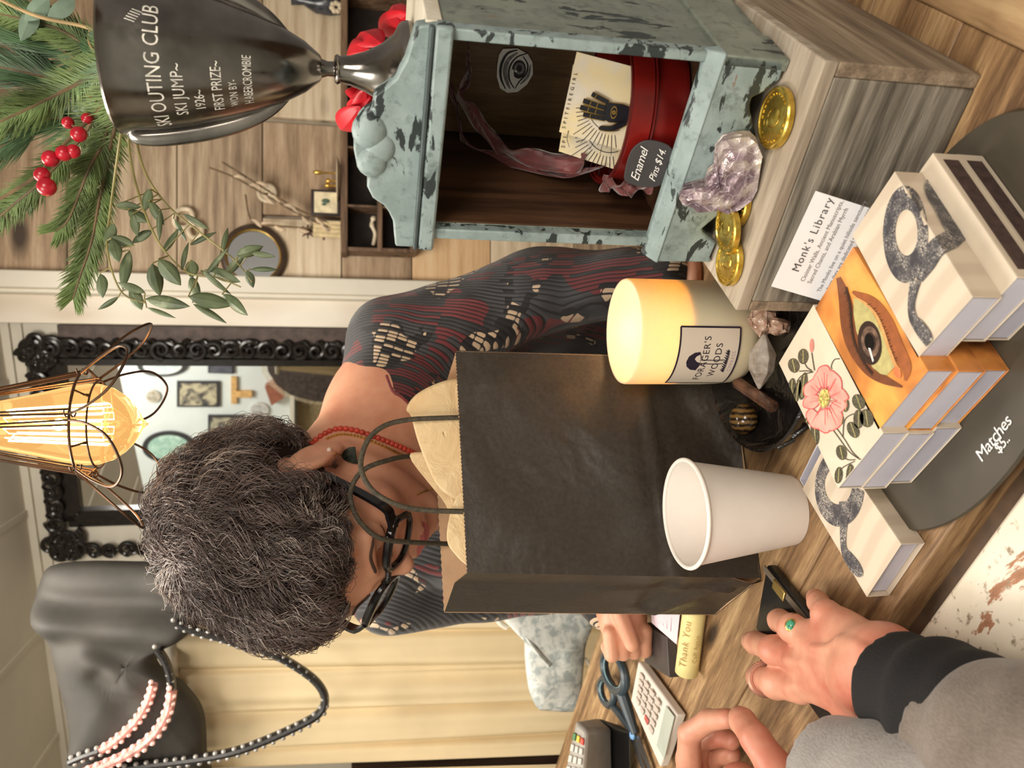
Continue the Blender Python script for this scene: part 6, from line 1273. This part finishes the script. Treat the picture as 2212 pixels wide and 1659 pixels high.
for k in range(Nf):
    a = 2 * math.pi * k / Nf; r = lr(44, 130) if True else 0
    up_, dn2 = (lz(20 if k % 2 else 32), lz(232)); seq = [(up_, .72), (dn2, 1.0)] if k % 2 else [(dn2, 1.0), (up_, .72)]
    for z_, rr2 in seq: pts.append(V(LX + r * rr2 * math.cos(a), LY + r * rr2 * math.sin(a), z_))
mb.tube(pts, .00055, 6); obj('filament', mb, m_fil, T)
mb = MB(); mb.lathe([(.0005, lz(40)), (.0035, lz(38)), (.004, lz(-60)), (.008, lz(-110))], (LX, LY, 0), 16)
for k in range(8): a = 2 * math.pi * k / 8; mb.tube([V(LX, LY, lz(225)), V(LX + lr(44, 230) * math.cos(a), LY + lr(44, 230) * math.sin(a), lz(234))], .0004, 5)
mb.tube([V(LX, LY, lz(40)), V(LX, LY, lz(235))], .0012, 8); obj('glass_stem', mb, flat('warm_glass_rod', (236, 196, 130), .1), T)
mb = MB(); mb.lathe([(.0005, lz(-105)), (.014, lz(-105)), (.016, lz(-118)), (.018, lz(-200)), (.008, lz(-230)), (.0005, lz(-232))], (LX, LY, 0), 32); mb.tube([V(LX, LY, lz(-225)), V(LX, LY, 3.9)], .003, 8); obj('socket_and_cord', mb, flat('dark_bronze', (52, 40, 32), .4, .6), T)
m_wire = flat('bronze_wire', (84, 60, 42), .35, .7, var=.2)
Rr = lr(118, 185); zr_ = lz(187); cage = MB()
def cp_(a, r, z_): return V(LX + r * math.cos(a), LY + r * math.sin(a), z_)
for r_, z_, tw_ in ((Rr, zr_, .0013), (Rr * .80, lz(215), .0009), (Rr * .42, lz(-150), .0011)): mb = MB(); mb.tube([cp_(2 * math.pi * i / 48, r_, z_) for i in range(48)], tw_, 6, closed=True); obj('cage_ring', mb, m_wire, T)
for k in range(6):
    a = math.radians(30 + 60 * k - 20); mb = MB()
    w_ = math.radians(27); pp = [cp_(a - w_, Rr, zr_), cp_(a - w_ * .85, lr(160, 220), lz(238)), cp_(a - w_ * .55, lr(200, 270), lz(290)), cp_(a, lr(222, 300), lz(318)), cp_(a + w_ * .55, lr(200, 270), lz(290)), cp_(a + w_ * .85, lr(160, 220), lz(238)), cp_(a + w_, Rr, zr_)]
    mb.tube(curve(pp, 8), .0012, 6)
    for da in (-w_, w_, -w_ * .82, w_ * .82): mb.tube([cp_(a + da, Rr, zr_), cp_(a + da * .6, Rr * .42, lz(-150))], .0010, 6)
    nd = cp_(a - w_, Rr, zr_)
    hel = [nd + V(.0026 * math.cos(i * .9), .0026 * math.sin(i * .9), .0007 * (i - 8)) for i in range(17)]; mb.tube(hel, .0008, 5)
    mb.tube([cp_(a, Rr, zr_), cp_(a, Rr * .80, lz(215))], .0009, 5); hel = [cp_(a, Rr * .86, lz(208)) + V(0, .0028 * math.cos(i * .9), .0028 * math.sin(i * .9)) for i in range(12)]; mb.tube(hel, .0008, 5)
    obj('cage_petal', mb, m_wire, T)
d = bpy.data.lights.new('bulb_light', 'POINT'); d.energy = 2.2; d.color = (1, .72, .42); d.shadow_soft_size = .005; o = bpy.data.objects.new('bulb_light', d); COL.objects.link(o); o.location = (LX, LY, lz(130))
# ================================================================ ORNATE MIRROR
GO = .028; Wf = lambda x, y, o=GO: Wp(x, y, o)
T = thing('wall_mirror', 'tall mirror in an ornate carved glossy black frame on the white wall', 'mirror', loc=Wf(400, 950))
m_orn = flat('glossy_black_frame', (34, 30, 28), .22, var=.15)
UP = V(0, 0, 1); pr = Wf(400, 735); plf = Wf(160, 1205); ptop = Wf(52, 760); axd = WD.copy()
u_of = lambda p: (p - pr).dot(axd); u1 = u_of(plf); ztop = ptop.z; zbot = .62
M0 = lambda u, z_, o=0: V(pr.x, pr.y, 0) + axd * u + WN * o + V(0, 0, z_)
inr = u_of(Wf(400, 782)); inl = u_of(Wf(160, 1108)); ztin = Wf(132, 790).z; zbin = zbot + .09
t = NT('mirror_silver'); t.base((.92, .94, .94, 1)); t.set('Metallic', 1.0); t.set('Roughness', .015); 
mb = MB(); mb.hexa([M0(inr - .01, zbin - .01, -.012), M0(inl + .01, zbin - .01, -.012), M0(inl + .01, zbin - .01, -.008), M0(inr - .01, zbin - .01, -.008)], [M0(inr - .01, ztin + .01, -.012), M0(inl + .01, ztin + .01, -.012), M0(inl + .01, ztin + .01, -.008), M0(inr - .01, ztin + .01, -.008)]); obj('mirror_glass', mb, t.m, T, smooth=False)
rim_in = [(inr, zbin), (inl, zbin), (inl, ztin), (inr, ztin)]
mb = MB()
def bar(a, b, w, o0, o1):
    (ua, za_), (ub, zb_) = a, b; dv = V(ub - ua, zb_ - za_, 0).normalized(); nv = V(-dv.y, dv.x, 0) * w
    c4 = [(ua - nv.x, za_ - nv.y), (ub - nv.x, zb_ - nv.y), (ub + nv.x, zb_ + nv.y), (ua + nv.x, za_ + nv.y)]; mb.hexa([M0(*c, o0) for c in c4], [M0(*c, o1) for c in c4])
for i in range(4):
    a, b = rim_in[i], rim_in[(i + 1) % 4]; bar(a, b, .010, -.014, .008)
cx_ = (inr + inl) / 2; cz_ = (ztin + zbin) / 2
for i in range(4):
    a, b = rim_in[i], rim_in[(i + 1) % 4]; e = lambda p, k: (cx_ + (p[0] - cx_) * (1 + k / abs(inl - inr) * 2), cz_ + (p[1] - cz_) * (1 + k / abs(ztin - zbin) * 2)); bar(e(a, .034), e(b, .034), .020, -.022, -.006)
rsM = random.Random(4)
def scroll(u, z_, r, ph, sg):
    pts = [];
    for i in range(26): t_ = i / 25; rr3 = r * (1 - t_) ** .8 + .003; an = ph + sg * t_ * 8.5; pts.append(M0(u + rr3 * math.cos(an), z_ + rr3 * math.sin(an), .004 + .010 * t_))
    mb.tube(pts, [.0075 * (1 - .5 * i / 25) + .002 for i in range(26)], 8)
def wavy(a, b, n, off):
    (ua, za_), (ub, zb_) = a, b; dv = V(ub - ua, zb_ - za_, 0); L = dv.length; dv.normalize(); nv = V(-dv.y, dv.x, 0); pts = []
    for i in range(n * 8 + 1):
        s = i / (n * 8); w = off + .010 * math.sin(s * n * 6.283); pts.append(M0(ua + dv.x * L * s + nv.x * w, za_ + dv.y * L * s + nv.y * w, .004 + .004 * math.cos(s * n * 6.283)))
    mb.tube(pts, .0055, 8)
ou = [(0, zbot), (u1, zbot), (u1, ztop), (0, ztop)]
for i in range(4):
    a, b = ou[i], ou[(i + 1) % 4]; L = math.hypot(b[0] - a[0], b[1] - a[1]); n = int(L / .10); 
    ic = lambda p: (cx_ + (p[0] - cx_) * .955, cz_ + (p[1] - cz_) * .975)
    wavy(ic(a), ic(b), n, 0); wavy(ic(a), ic(b), n * 2, -.006)
    for k in range(n * 2):
        s = (k + .5) / (n * 2); u = a[0] + (b[0] - a[0]) * s; z_ = a[1] + (b[1] - a[1]) * s; iu = u + (cx_ - u) / abs(cx_ - u + 1e-6) * .028 if i % 2 else u; iz = z_ if i % 2 else z_ + (.028 if i == 0 else -.028)
        scroll(iu, iz, .020 + .008 * rsM.random(), rsM.uniform(0, 6.28), rsM.choice((-1, 1)))
        mb.ball(M0(iu + rsM.uniform(-.02, .02), iz + rsM.uniform(-.02, .02), .006), (.008, .008, .008), n=8)
for (cu, cz2) in ou:
    su = 1 if cu < cx_ else -1; sz = 1 if cz2 < cz_ else -1
    for k in range(9): scroll(cu + su * rsM.uniform(.0, .085), cz2 + sz * rsM.uniform(.0, .085), rsM.uniform(.018, .034), rsM.uniform(0, 6.28), rsM.choice((-1, 1)))
    for k in range(10): mb.ball(M0(cu + su * rsM.uniform(0, .09), cz2 + sz * rsM.uniform(0, .09), .008), (.012, .012, .010), n=10)
obj('carved_frame', mb, m_orn, T)
# wall behind the customer, seen only in the mirror, with its pictures
GP = WP + WN * (GO - .008); RD = 3.15
def refl2(x, y, dd=0.0):
    p = Pl(x, y, GP - WN * (RD - dd), WN); d = (p - GP).dot(WN); return p - WN * 2 * d
c0_ = GP + WN * RD
mb = MB(); qq = [c0_ - WD * 1.6, c0_ + WD * 3.4, c0_ + WD * 3.4 + WN * .06, c0_ - WD * 1.6 + WN * .06]; mb.hexa(qq, [p + V(0, 0, 3.9) for p in qq]); struct('wall_front', mb, m_wallR)
def mpic(label, corners=None, ovl=None, fr_c=(46, 44, 46), im=((150, 170, 150), (196, 214, 196)), name='picture_frame', inner=.78, cat='picture'):
    p0 = refl2(*(corners[0] if corners else ovl[:2])); T = thing(name, label, cat, loc=p0)
    if corners: pts = [refl2(x, y, .0) for x, y in corners]; cc_ = sum(pts, V(0, 0, 0)) / 4
    else: pts = [refl2(ovl[0] + ovl[2] * math.cos(a), ovl[1] + ovl[3] * math.sin(a)) for a in [2 * math.pi * i / 36 for i in range(36)]]; cc_ = sum(pts, V(0, 0, 0)) / 36
    mb = MB(); mb.prism(pts, -WN * .02); obj('frame', mb, flat('frame_dark', fr_c, .4, var=.1), T)
    t = NT('picture_image'); n = t.noise(t.coord(), 14, 4, .6, 1); t.base(t.ramp(n, [(.42, im[0]), (.62, im[1])])); t.set('Roughness', .3)
    mb = MB(); mb.prism([cc_.lerp(p, inner) - WN * .020 for p in pts], -WN * .002); obj('picture', mb, t.m, T)
mpic('oval black-framed pale green picture reflected in the mirror', ovl=(366, 964, 58, 34), im=((150, 186, 170), (196, 222, 206)))
mpic('oval dark-framed picture at the top of the mirror reflection', ovl=(352, 788, 54, 24), im=((190, 206, 206), (226, 232, 226)))
mpic('dark botanical picture above the two others in the mirror reflection', corners=[(383, 822), (475, 822), (475, 877), (383, 877)], im=((62, 60, 64), (190, 180, 150)), inner=.86)
mpic('dark tree picture nearest the woman\'s hair in the mirror reflection', corners=[(450, 895), (526, 895), (524, 962), (450, 960)], im=((62, 62, 70), (170, 164, 140)), inner=.86)
mpic('small dark picture by the right frame edge in the mirror reflection', corners=[(450, 778), (506, 778), (506, 806), (450, 804)], im=((72, 74, 86), (90, 90, 100)), inner=.86)
mpic('small round pale plaque reflected in the mirror', ovl=(332, 855, 15, 13), fr_c=(190, 180, 160), im=((150, 140, 120), (220, 214, 200)))
mpic('round pale plate reflected low in the mirror', ovl=(560, 885, 20, 17), fr_c=(206, 204, 198), im=((170, 170, 168), (224, 222, 216)))
T = thing('wall_cross', 'golden wooden cross with lace reflected in the mirror', 'cross', loc=refl2(520, 845)); mb = MB(); mb.prism([refl2(508, 842), refl2(545, 842), refl2(545, 856), refl2(508, 856)], -WN * .03); mb.prism([refl2(500, 812), refl2(512, 812), refl2(512, 870), refl2(500, 870)], -WN * .025); obj('cross_body', mb, flat('gold_wood', (206, 164, 104), .5), T)
T = thing('brown_box', 'small reddish-brown wooden box on a shelf reflected in the mirror', 'box', loc=refl2(590, 840)); mb = MB(); mb.prism([refl2(574, 828), refl2(600, 812), refl2(616, 850), refl2(588, 868)], -WN * .08); obj('box_body', mb, flat('red_brown_wood', (150, 92, 70), .5), T)
T = thing('wall_shelf', 'white shelf edge running along the bottom of the mirror reflection', 'shelf', loc=refl2(632, 900)); mb = MB(); a_, b_ = refl2(628, 760), refl2(628, 1120); mb.prism([a_, b_, b_ - V(0, 0, .03), a_ - V(0, 0, .03)], -WN * .12); obj('shelf_board', mb, m_white, T)
T = thing('wall_panel', 'tan panel below the white shelf in the mirror reflection', 'panel', loc=refl2(700, 900)); a_, b_ = refl2(642, 760), refl2(642, 1120); mb = MB(); mb.prism([a_, b_, V(b_.x, b_.y, .3), V(a_.x, a_.y, .3)], -WN * .03); obj('panel_board', mb, flat('tan_board', (150, 132, 96), .6), T)
T = thing('shawl', 'dark fringed shawl reflected at the lower right of the mirror', 'shawl', loc=refl2(660, 830, .2)); mb = MB(); sp = [refl2(x, y, .2) for x, y in ((574, 770), (580, 800), (598, 828), (628, 850), (680, 864), (760, 868), (760, 765))]; mb.prism(sp, -WN * .03); obj('cloth', mb, flat('dark_shawl', (66, 56, 50), .8, var=.3), T)
mb = MB(); 
for a_, b_ in zip(sp[:5], sp[1:6]):
    for k in range(9): p = a_.lerp(b_, k / 9) - WN * .035; mb.tube([p, p + V(0, 0, .02) + (p - sp[6]).normalized() * .02], .003, 4)
obj('fringe', mb, flat('cream_fringe', (206, 190, 160), .8), T)
# ================================================================ CURTAINS, CUPBOARD, HANGING THINGS
m_cur = flat('cream_curtain', (228, 208, 168), .75, var=.03, scale=8, Subsurface_Weight=.0)
YC = 1.55
def curtain(label, ytop0, ytop1, ybot0, ybot1, xt, xb, folds, amp, ph=0):
    A0_, A1_, B0_, B1_ = Py(xt, ytop0, YC), Py(xt, ytop1, YC), Py(xb, ybot0, YC), Py(xb, ybot1, YC); mb = MB()
    def fn(u, v_):
        p = A0_.lerp(A1_, u).lerp(B0_.lerp(B1_, u), v_); s = math.sin(u * folds * 6.283 + ph + .9 * math.sin(v_ * 3 + u * 5)) + .45 * math.sin(u * folds * 15.1 + 1.3 + v_ * 2.5); return p + V(.006 * math.cos(u * folds * 6.283), -amp * s * (.45 + .55 * v_), 0)
    mb.grid(fn, 170, 24); o = obj('curtain', mb, m_cur, fix=False, angle=180); tag(o, label, 'curtain'); s_ = o.modifiers.new('thick', 'SOLIDIFY'); s_.thickness = .002
curtain('wide cream cloth curtain with soft folds behind the woman and the scissors', 1215, 1665, 1230, 1618, 375, 1420, 5.2, .012)
curtain('second cream curtain panel at the far left, past the dark slit', 1672, 1800, 1645, 1800, 375, 1420, 2.5, .022, 1)
T = thing('cupboard', 'dark brown cupboard body behind the cream curtains', 'cupboard', loc=Py(900, 1500, 1.64)); a_, b_ = Py(1300, 1260, 1.64), Py(760, 1800, 1.64); mb = MB(); mb.box2((b_.x, 1.62, .02), (a_.x, 1.70, b_.z)); obj('cupboard_body', mb, wood('dark_cupboard_wood', (40, 28, 22), (72, 52, 38), (96, 72, 54), 2, 8, 10, .6), T)
mb = MB(); mb.tube([Py(373, 1205, YC), Py(373, 1830, YC)], .010, 12); o = obj('curtain_rod', mb, flat('white_rod', (206, 196, 176), .5)); tag(o, 'thin pale rod carrying the cream curtains', 'curtain rod')
def blob_sheet(name, poly, Y0, mat, amp, folds, par, thick=.012, rings=16, f3=None):
    pts = [Py(x, y, Y0) for x, y in poly]; cen = sum(pts, V(0, 0, 0)) / len(pts); C2 = curve(pts, 5, True); n = len(C2); vs = []
    for i in range(rings + 1):
        for k in range(n):
            w = max(.002, i / rings); p = cen.lerp(C2[k], w); h = 0
            for (px, py, dx, dy, a_, wd) in folds:
                o_ = Py(px, py, Y0); dv = (Py(px + dx, py + dy, Y0) - o_); L2 = dv.length_squared; tt = max(0, min(1, (p - o_).dot(dv) / L2)); ds = (p - o_ - dv * tt).length; h += a_ * math.exp(-(ds / wd) ** 2)
            vs.append(p + V(0, -h - amp * math.sqrt(max(0, 1 - w ** 3)) - .002 * math.sin(p.x * 60) * math.sin(p.z * 50), 0))
    fs = [(i * n + k, i * n + (k + 1) % n, (i + 1) * n + (k + 1) % n, (i + 1) * n + k) for i in range(rings) for k in range(n)]
    mb = MB(); mb.add(vs, fs); o = obj(name, mb, mat, par, fix=False, angle=180); s_ = o.modifiers.new('thick', 'SOLIDIFY'); s_.thickness = thick; s_.offset = 1; return o
T = thing('shoulder_bag', 'large black cloth bag with pink braided trim and beaded strap hanging before the curtain', 'bag', loc=Py(250, 1450, 1.46))
m_bagc = flat('black_bag_cloth', (58, 55, 50), .7, var=.12, scale=14)
blob_sheet('bag_body', [(84, 1262), (76, 1325), (104, 1372), (118, 1430), (135, 1500), (150, 1590), (165, 1720), (445, 1720), (447, 1620), (440, 1535), (404, 1480), (338, 1428), (368, 1390), (440, 1340), (470, 1280), (440, 1215), (330, 1212), (130, 1216)], 1.48, m_bagc, .045,
    [(90, 1325, 300, 30, .02, .025), (100, 1290, 300, 10, -.02, .02), (150, 1370, 200, 40, -.012, .02), (200, 1390, 90, 80, .014, .02), (230, 1440, 60, 60, -.014, .015), (110, 1330, 120, 220, .012, .04)], T)
m_pink = flat('pink_braid', (208, 142, 132), .6, var=.25, scale=120, bump=.5); m_blkb = flat('black_beads', (34, 33, 33), .25, var=.3, scale=200)
def strap(pts, Y0, r, mat, nm, bead=0, lab=None, m2=None):
    c = curve([Py(x, y, Y0) for x, y in pts], 12); mb = MB(); mb.tube(c, r, 10, squash=.7); o = obj(nm, mb, mat, T)
    if bead:
        mb = MB(); last = None
        for p in c:
            if last is None or (p - last).length > bead:
                for s_ in (-1, 1): mb.ball(p + V(0, -r * .5, 0) + V(s_ * r * .55, 0, s_ * r * .3), r * .42, n=8)
                last = p
        obj(nm + '_beads', mb, m2, o)
strap([(332, 1478), (318, 1520), (292, 1560), (250, 1600), (218, 1620)], 1.42, .010, m_pink, 'pink_band', .011, None, flat('pale_pink_edge', (232, 190, 180), .6))
strap([(372, 1492), (362, 1540), (330, 1590), (270, 1632), (170, 1675)], 1.41, .0115, m_pink, 'pink_band', .012, None, flat('pale_pink_edge2', (232, 190, 180), .6))
strap([(340, 1402), (358, 1430), (368, 1460), (372, 1492)], 1.42, .010, m_blkb, 'beaded_link', .012, None, flat('grey_beads', (150, 144, 136), .25))
strap([(380, 1345), (420, 1362), (480, 1378), (530, 1395), (580, 1408), (640, 1440), (685, 1475), (702, 1510), (688, 1542), (640, 1570), (560, 1605), (500, 1625), (420, 1640), (300, 1655), (150, 1680)], 1.43, .0105, m_blkb, 'beaded_strap', .013, None, flat('silver_beads', (140, 136, 130), .25))
strap([(215, 1620), (180, 1632), (150, 1645)], 1.42, .010, m_blkb, 'beaded_end', .012, None, flat('grey_beads2', (150, 144, 136), .25))
T = thing('fabric_pouch', 'grey and white marbled fabric pouch hanging against the curtain', 'pouch', loc=Py(1180, 1430, 1.42))
t = NT('marbled_fabric'); n = t.noise(t.coord(), 55, 4, .6, .6); t.base(t.ramp(n, [(.40, (168, 176, 174)), (.55, (216, 218, 212)), (.68, (228, 228, 222))])); t.set('Roughness', .7)
blob_sheet('pouch_body', [(1085, 1310), (1108, 1358), (1128, 1368), (1134, 1430), (1142, 1490), (1160, 1528), (1180, 1536), (1252, 1532), (1258, 1480), (1264, 1400), (1276, 1310)], 1.42, t.m, .02, [(1120, 1380, 100, 20, .006, .02)], T, .006)
mb = MB(); mb.tube(curve([Py(1100, 1300, 1.42), Py(1068, 1318, 1.42), Py(1080, 1345, 1.42), Py(1095, 1356, 1.42)], 8), .005, 8); mb.tube(curve([Py(1262, 1420, 1.42), Py(1270, 1430, 1.42), Py(1276, 1445, 1.42)], 5), .003, 6); obj('cord', mb, m_white, T)
# ================================================================ PLANK WALL THINGS
SW = WY
T = thing('wall_cubby', 'dark wooden divided cubby shelf mounted on the plank wall', 'shelf', loc=Py(810, 300, SW))
m_cub = wood('cubby_wood', (64, 46, 34), (112, 86, 64), (146, 118, 92), 0, 14, 10, .6); m_cubi = flat('cubby_dark_inside', (36, 27, 22), .7, var=.3)
def wb(x0, x1, y0, y1, d0, d1, nm, mat, par):
    a = Py(x0, y0, SW); b = Py(x1, y1, SW); mb = MB(); mb.box2((b.x, SW - d1, b.z), (a.x, SW - d0, a.z)); return obj(nm, mb, mat, par, bevel=.0015)
D_c = .11
wb(738, 892, -500, 556, .001, .010, 'back_board', m_cubi, T)
for (x0, x1, y0, y1) in ((736, 750, -500, 558), (880, 894, -500, 558), (812, 822, 200, 556)): wb(x0, x1, y0, y1, .010, D_c, 'shelf_board', m_cub, T)
for (x0, x1, y0, y1) in ((750, 880, 546, 558), (750, 880, 458, 468), (750, 880, 338, 348), (750, 880, 180, 190), (750, 880, 20, 30)): wb(x0, x1, y0, y1, .010, D_c - .002, 'divider', m_cub, T)
CTZ = Py(736, 400, SW).z
def on_c(y, d=.06): p = Py(736, y, SW - d); return V(p.x, SW - d, CTZ + .001)
def szp(px): return px * 2.4 / F
cream = flat('cream_ceramic', (222, 206, 178), .5, var=.06)
# small framed picture
T = thing('small_frame', 'small dark frame with a bird picture standing on the cubby', 'picture', loc=on_c(440)); c_ = on_c(440); w, h = szp(54), szp(60)
mb = MB(); mb.box(c_ + V(0, 0, h / 2), (w, .012, h)); obj('frame', mb, flat('dark_frame', (50, 40, 36), .4), T, bevel=.002)
mb = MB(); mb.box(c_ + V(0, -.0065, h / 2), (w * .8, .002, h * .78)); obj('picture', mb, flat('cream_print', (226, 212, 176), .6), T)
mb = MB(); mb.ball(c_ + V(.004, -.0085, h * .5), (.007, .001, .012), n=10); mb.ball(c_ + V(-.006, -.0085, h * .56), (.004, .001, .007), n=8); obj('bird_print', mb, flat('green_ink', (84, 104, 84), .6), T)
# saucer with little gold figures
T = thing('saucer', 'white saucer standing on the cubby under the small gold figures', 'saucer', loc=on_c(388)); c_ = on_c(388, .075); mb = MB(); mb.lathe([(.0005, 0), (.04, 0), (szp(46), .009), (szp(46), .011), (.04, .003), (.0005, .003)], c_, 32); obj('dish_body', mb, cream, T)
for k, (yy, hh_) in enumerate(((375, 54), (392, 28), (402, 30))):
    c_ = on_c(yy, .075) + V(0, 0, .004); T = thing('gold_figurine', ['taller gold figurine at the right of the saucer', 'small gold figurine in the middle of the saucer', 'small gold figurine next to the bird picture'][k], 'figurine', loc=c_, group='gold figurines'); H_ = szp(hh_)
    mb = MB(); mb.lathe([(.0005, 0), (.008, 0), (.008, .003), (.003, .006), (.003, H_ * .6), (.007, H_ * .75), (.006, H_ * .9), (.0005, H_)], c_, 16); obj('figure', mb, m_gold, T)
# bundle of pale sticks
T = thing('stick_bundle', 'bundle of pale wooden sticks on the cubby beside the bird picture', 'sticks', loc=on_c(498)); mb = MB()
for k in range(4): c_ = on_c(483 + k * 9, .05); mb.box(c_ + V(0, 0, szp(56) / 2), (szp(8), .010, szp(56)), Matrix.Rotation(.0 + .01 * k, 3, 'Y'))
obj('sticks', mb, flat('pale_stick_wood', (222, 200, 154), .6, var=.1), T)
mb = MB(); c_ = on_c(499, .044); mb.box(c_ + V(0, 0, szp(34)), (szp(40), .012, .006)); obj('tie', mb, flat('brown_tie', (90, 62, 44), .7), T)
# star anise
T = thing('dried_flower', 'small dark dried star-shaped flower on the plank wall', 'dried flower', loc=Py(665, 500, SW)); mb = MB()
for k in range(8): a = k * math.pi / 4; c_ = Py(665, 500, SW - .03); mb.tube([c_, c_ + V(math.cos(a), 0, math.sin(a)) * .022], [.006, .001], 6)
obj('petals', mb, flat('dark_star', (70, 44, 34), .6), T)
# pussy willow twigs
def twigs(label, lst, seed):
    T = thing('willow_twig', label, 'twig', loc=Py(*lst[0], SW - .05), group='pussy willow twigs'); c = curve([Py(x, y, SW - .05 - .01 * i) for i, (x, y) in enumerate(lst)], 10); mb = MB(); mb.tube(c, .0028, 6); obj('stem', mb, m_twig, T)
    rs = random.Random(seed); m_cat = flat('willow_catkin', (206, 184, 156), .8, var=.15)
    for i in range(6, len(c) - 6, 5): mb = MB(); t_ = (c[i - 1] - c[i]).normalized(); s_ = t_.cross(V(0, 1, 0)) * rs.choice((-1, 1)); mb.tube([c[i], c[i] + t_ * .010 + s_ * .007, c[i] + t_ * .024 + s_ * .010, c[i] + t_ * .034 + s_ * .010], [.002, .006, .006, .001], 8); obj('catkin', mb, m_cat, T)
twigs('pussy willow twig running from the stick bundle up toward the trophy', [(735, 500), (660, 470), (580, 425), (510, 385), (452, 362)], 1); twigs('pussy willow twig just right of its neighbour on the plank wall', [(735, 492), (640, 450), (560, 400), (480, 350)], 2); twigs('short lower pussy willow twig with few catkins', [(700, 495), (600, 488), (545, 478), (530, 420)], 3)
# ring ornaments and round mirror
def ringo(x, y, r, tb, name, label, cat, mat=cream, spiral=0):
    T = thing(name, label, cat, loc=Py(x, y, SW - .012)); c_ = Py(x, y, SW - .014); R2_ = szp(r); mb = MB()
    mb.tube([c_ + V(math.cos(a), 0, math.sin(a)) * R2_ for a in [2 * math.pi * i / 40 for i in range(40)]], szp(tb), 10, closed=True); obj('ring', mb, mat, T)
    if spiral: mb = MB(); mb.tube([c_ + V(math.cos(i * .4), 0, math.sin(i * .4)) * R2_ * (1 - i / 42) for i in range(36)], szp(3.5), 8); obj('spiral', mb, mat, T)
ringo(577, 417, 17, 4.5, 'spiral_ornament', 'round cream spiral ornament hanging on the plank wall', 'ornament', spiral=1)
T = thing('knot_ornament', 'cream figure-of-eight knot ornament beside the trophy leaves', 'ornament', loc=Py(412, 472, SW - .02)); mb = MB(); mb.tube(curve([Py(x, y, SW - .016 - .008 * (i % 2)) for i, (x, y) in enumerate([(392, 452), (378, 462), (378, 484), (395, 492), (412, 486), (424, 482), (436, 492), (434, 508), (420, 514), (408, 504), (408, 488), (416, 468), (410, 454)])], 6, True), szp(5), 10, closed=True); obj('knot', mb, cream, T)
T = thing('round_mirror', 'small round mirror in a dark and brass frame behind the eucalyptus', 'mirror', loc=Py(549, 555, SW)); c_ = Py(549, 555, SW)
MX = Matrix.Rotation(math.pi / 2, 3, 'X'); R2_ = szp(66)
mb = MB(); mb.lathe([(R2_ * .78, .0), (R2_, .0), (R2_ * 1.02, .012), (R2_ * .94, .022), (R2_ * .86, .024)], c_, 56, MX); obj('outer_frame', mb, flat('dark_wood_frame', (64, 48, 38), .4), T)
mb = MB(); mb.lathe([(R2_ * .87, .022), (R2_ * .83, .028), (R2_ * .79, .020)], c_, 56, MX); obj('brass_rim', mb, m_gold, T)
t = NT('small_mirror'); t.base((.86, .88, .88, 1)); t.set('Metallic', 1.0); t.set('Roughness', .08); mb = MB(); mb.lathe([(.0005, .016), (R2_ * .80, .016), (R2_ * .80, .004), (.0005, .004)], c_, 48, MX); obj('glass', mb, t.m, T)
# bottle with pale flower at the top of the cubby
c_ = on_c(8, .06); T = thing('dark_bottle', 'dark ornate bottle on the cubby at the picture edge', 'bottle', loc=c_); s_ = szp(100); mb = MB(); mb.lathe([(.0005, 0), (szp(22), 0), (szp(26), s_ * .2), (szp(24), s_ * .5), (szp(10), s_ * .75), (szp(12), s_), (.0005, s_)], c_ , 24); obj('bottle_body', mb, flat('dark_grey_glass', (52, 54, 60), .2, var=.4, scale=60), T)
mb = MB(); 
for k in range(7): a = k * .9; mb.ball(c_ + V(-.025 + .012 * math.cos(a), -.03, .012 + .012 * math.sin(a)), .008, n=8)
obj('pale_flower', mb, cream, T)
# figure inside cubby
c_ = Py(806, 500, SW - .06); T = thing('bone_ornament', 'thin cream ornament lying inside the cubby compartment', 'ornament', loc=c_); mb = MB(); mb.tube(curve([Py(808, 468, SW - .07), Py(803, 485, SW - .07), Py(810, 505, SW - .07), Py(806, 530, SW - .07)], 6), [.005, .006, .008, .006, .004, .005, .006, .007, .005] + [.005] * 10, 8); obj('ornament_body', mb, cream, T)
# poinsettia behind the cabinet
pc = P(800, 150, .98); T = thing('poinsettia', 'bright red cloth poinsettia behind the blue cabinet and trophy foot', 'flower', loc=V(pc.x, pc.y, pc.z - .05))
m_poi = flat('red_poinsettia', (190, 20, 36), .5, var=.2, scale=20); rs = random.Random(9)
for i, (x, y, L, W_, dg) in enumerate([(790, 70, 90, 46, 200), (760, 115, 80, 44, 170), (835, 60, 110, 40, 150), (770, 165, 90, 50, 190), (760, 215, 80, 44, 160), (748, 270, 90, 44, 130), (765, 250, 100, 44, 110), (780, 190, 110, 50, 220), (790, 240, 90, 44, 100), (850, 20, 90, 40, 250), (770, 300, 60, 34, 100), (800, 120, 90, 50, 240)]):
    p = P(x, y, .96 + .01 * (i % 4)); a = math.radians(dg); dd = P(x + math.cos(a) * 10, y + math.sin(a) * 10, .97) - P(x, y, .96); mb = MB(); leafmesh(mb, p, dd, V(rs.uniform(-.5, .5), -1, rs.uniform(-.3, .5)), L * 1.45 / F, W_ * 1.5 / F, curl=.35); o = obj('petal', mb, m_poi, T, fix=False); s_ = o.modifiers.new('thick', 'SOLIDIFY'); s_.thickness = .0005
mb = MB(); mb.tube([pc + V(0, .03, 0), pc + V(.02, .04, -.12), V(pc.x + .02, pc.y + .04, CT - .35)], .004, 8); obj('stem', mb, m_twig, T)
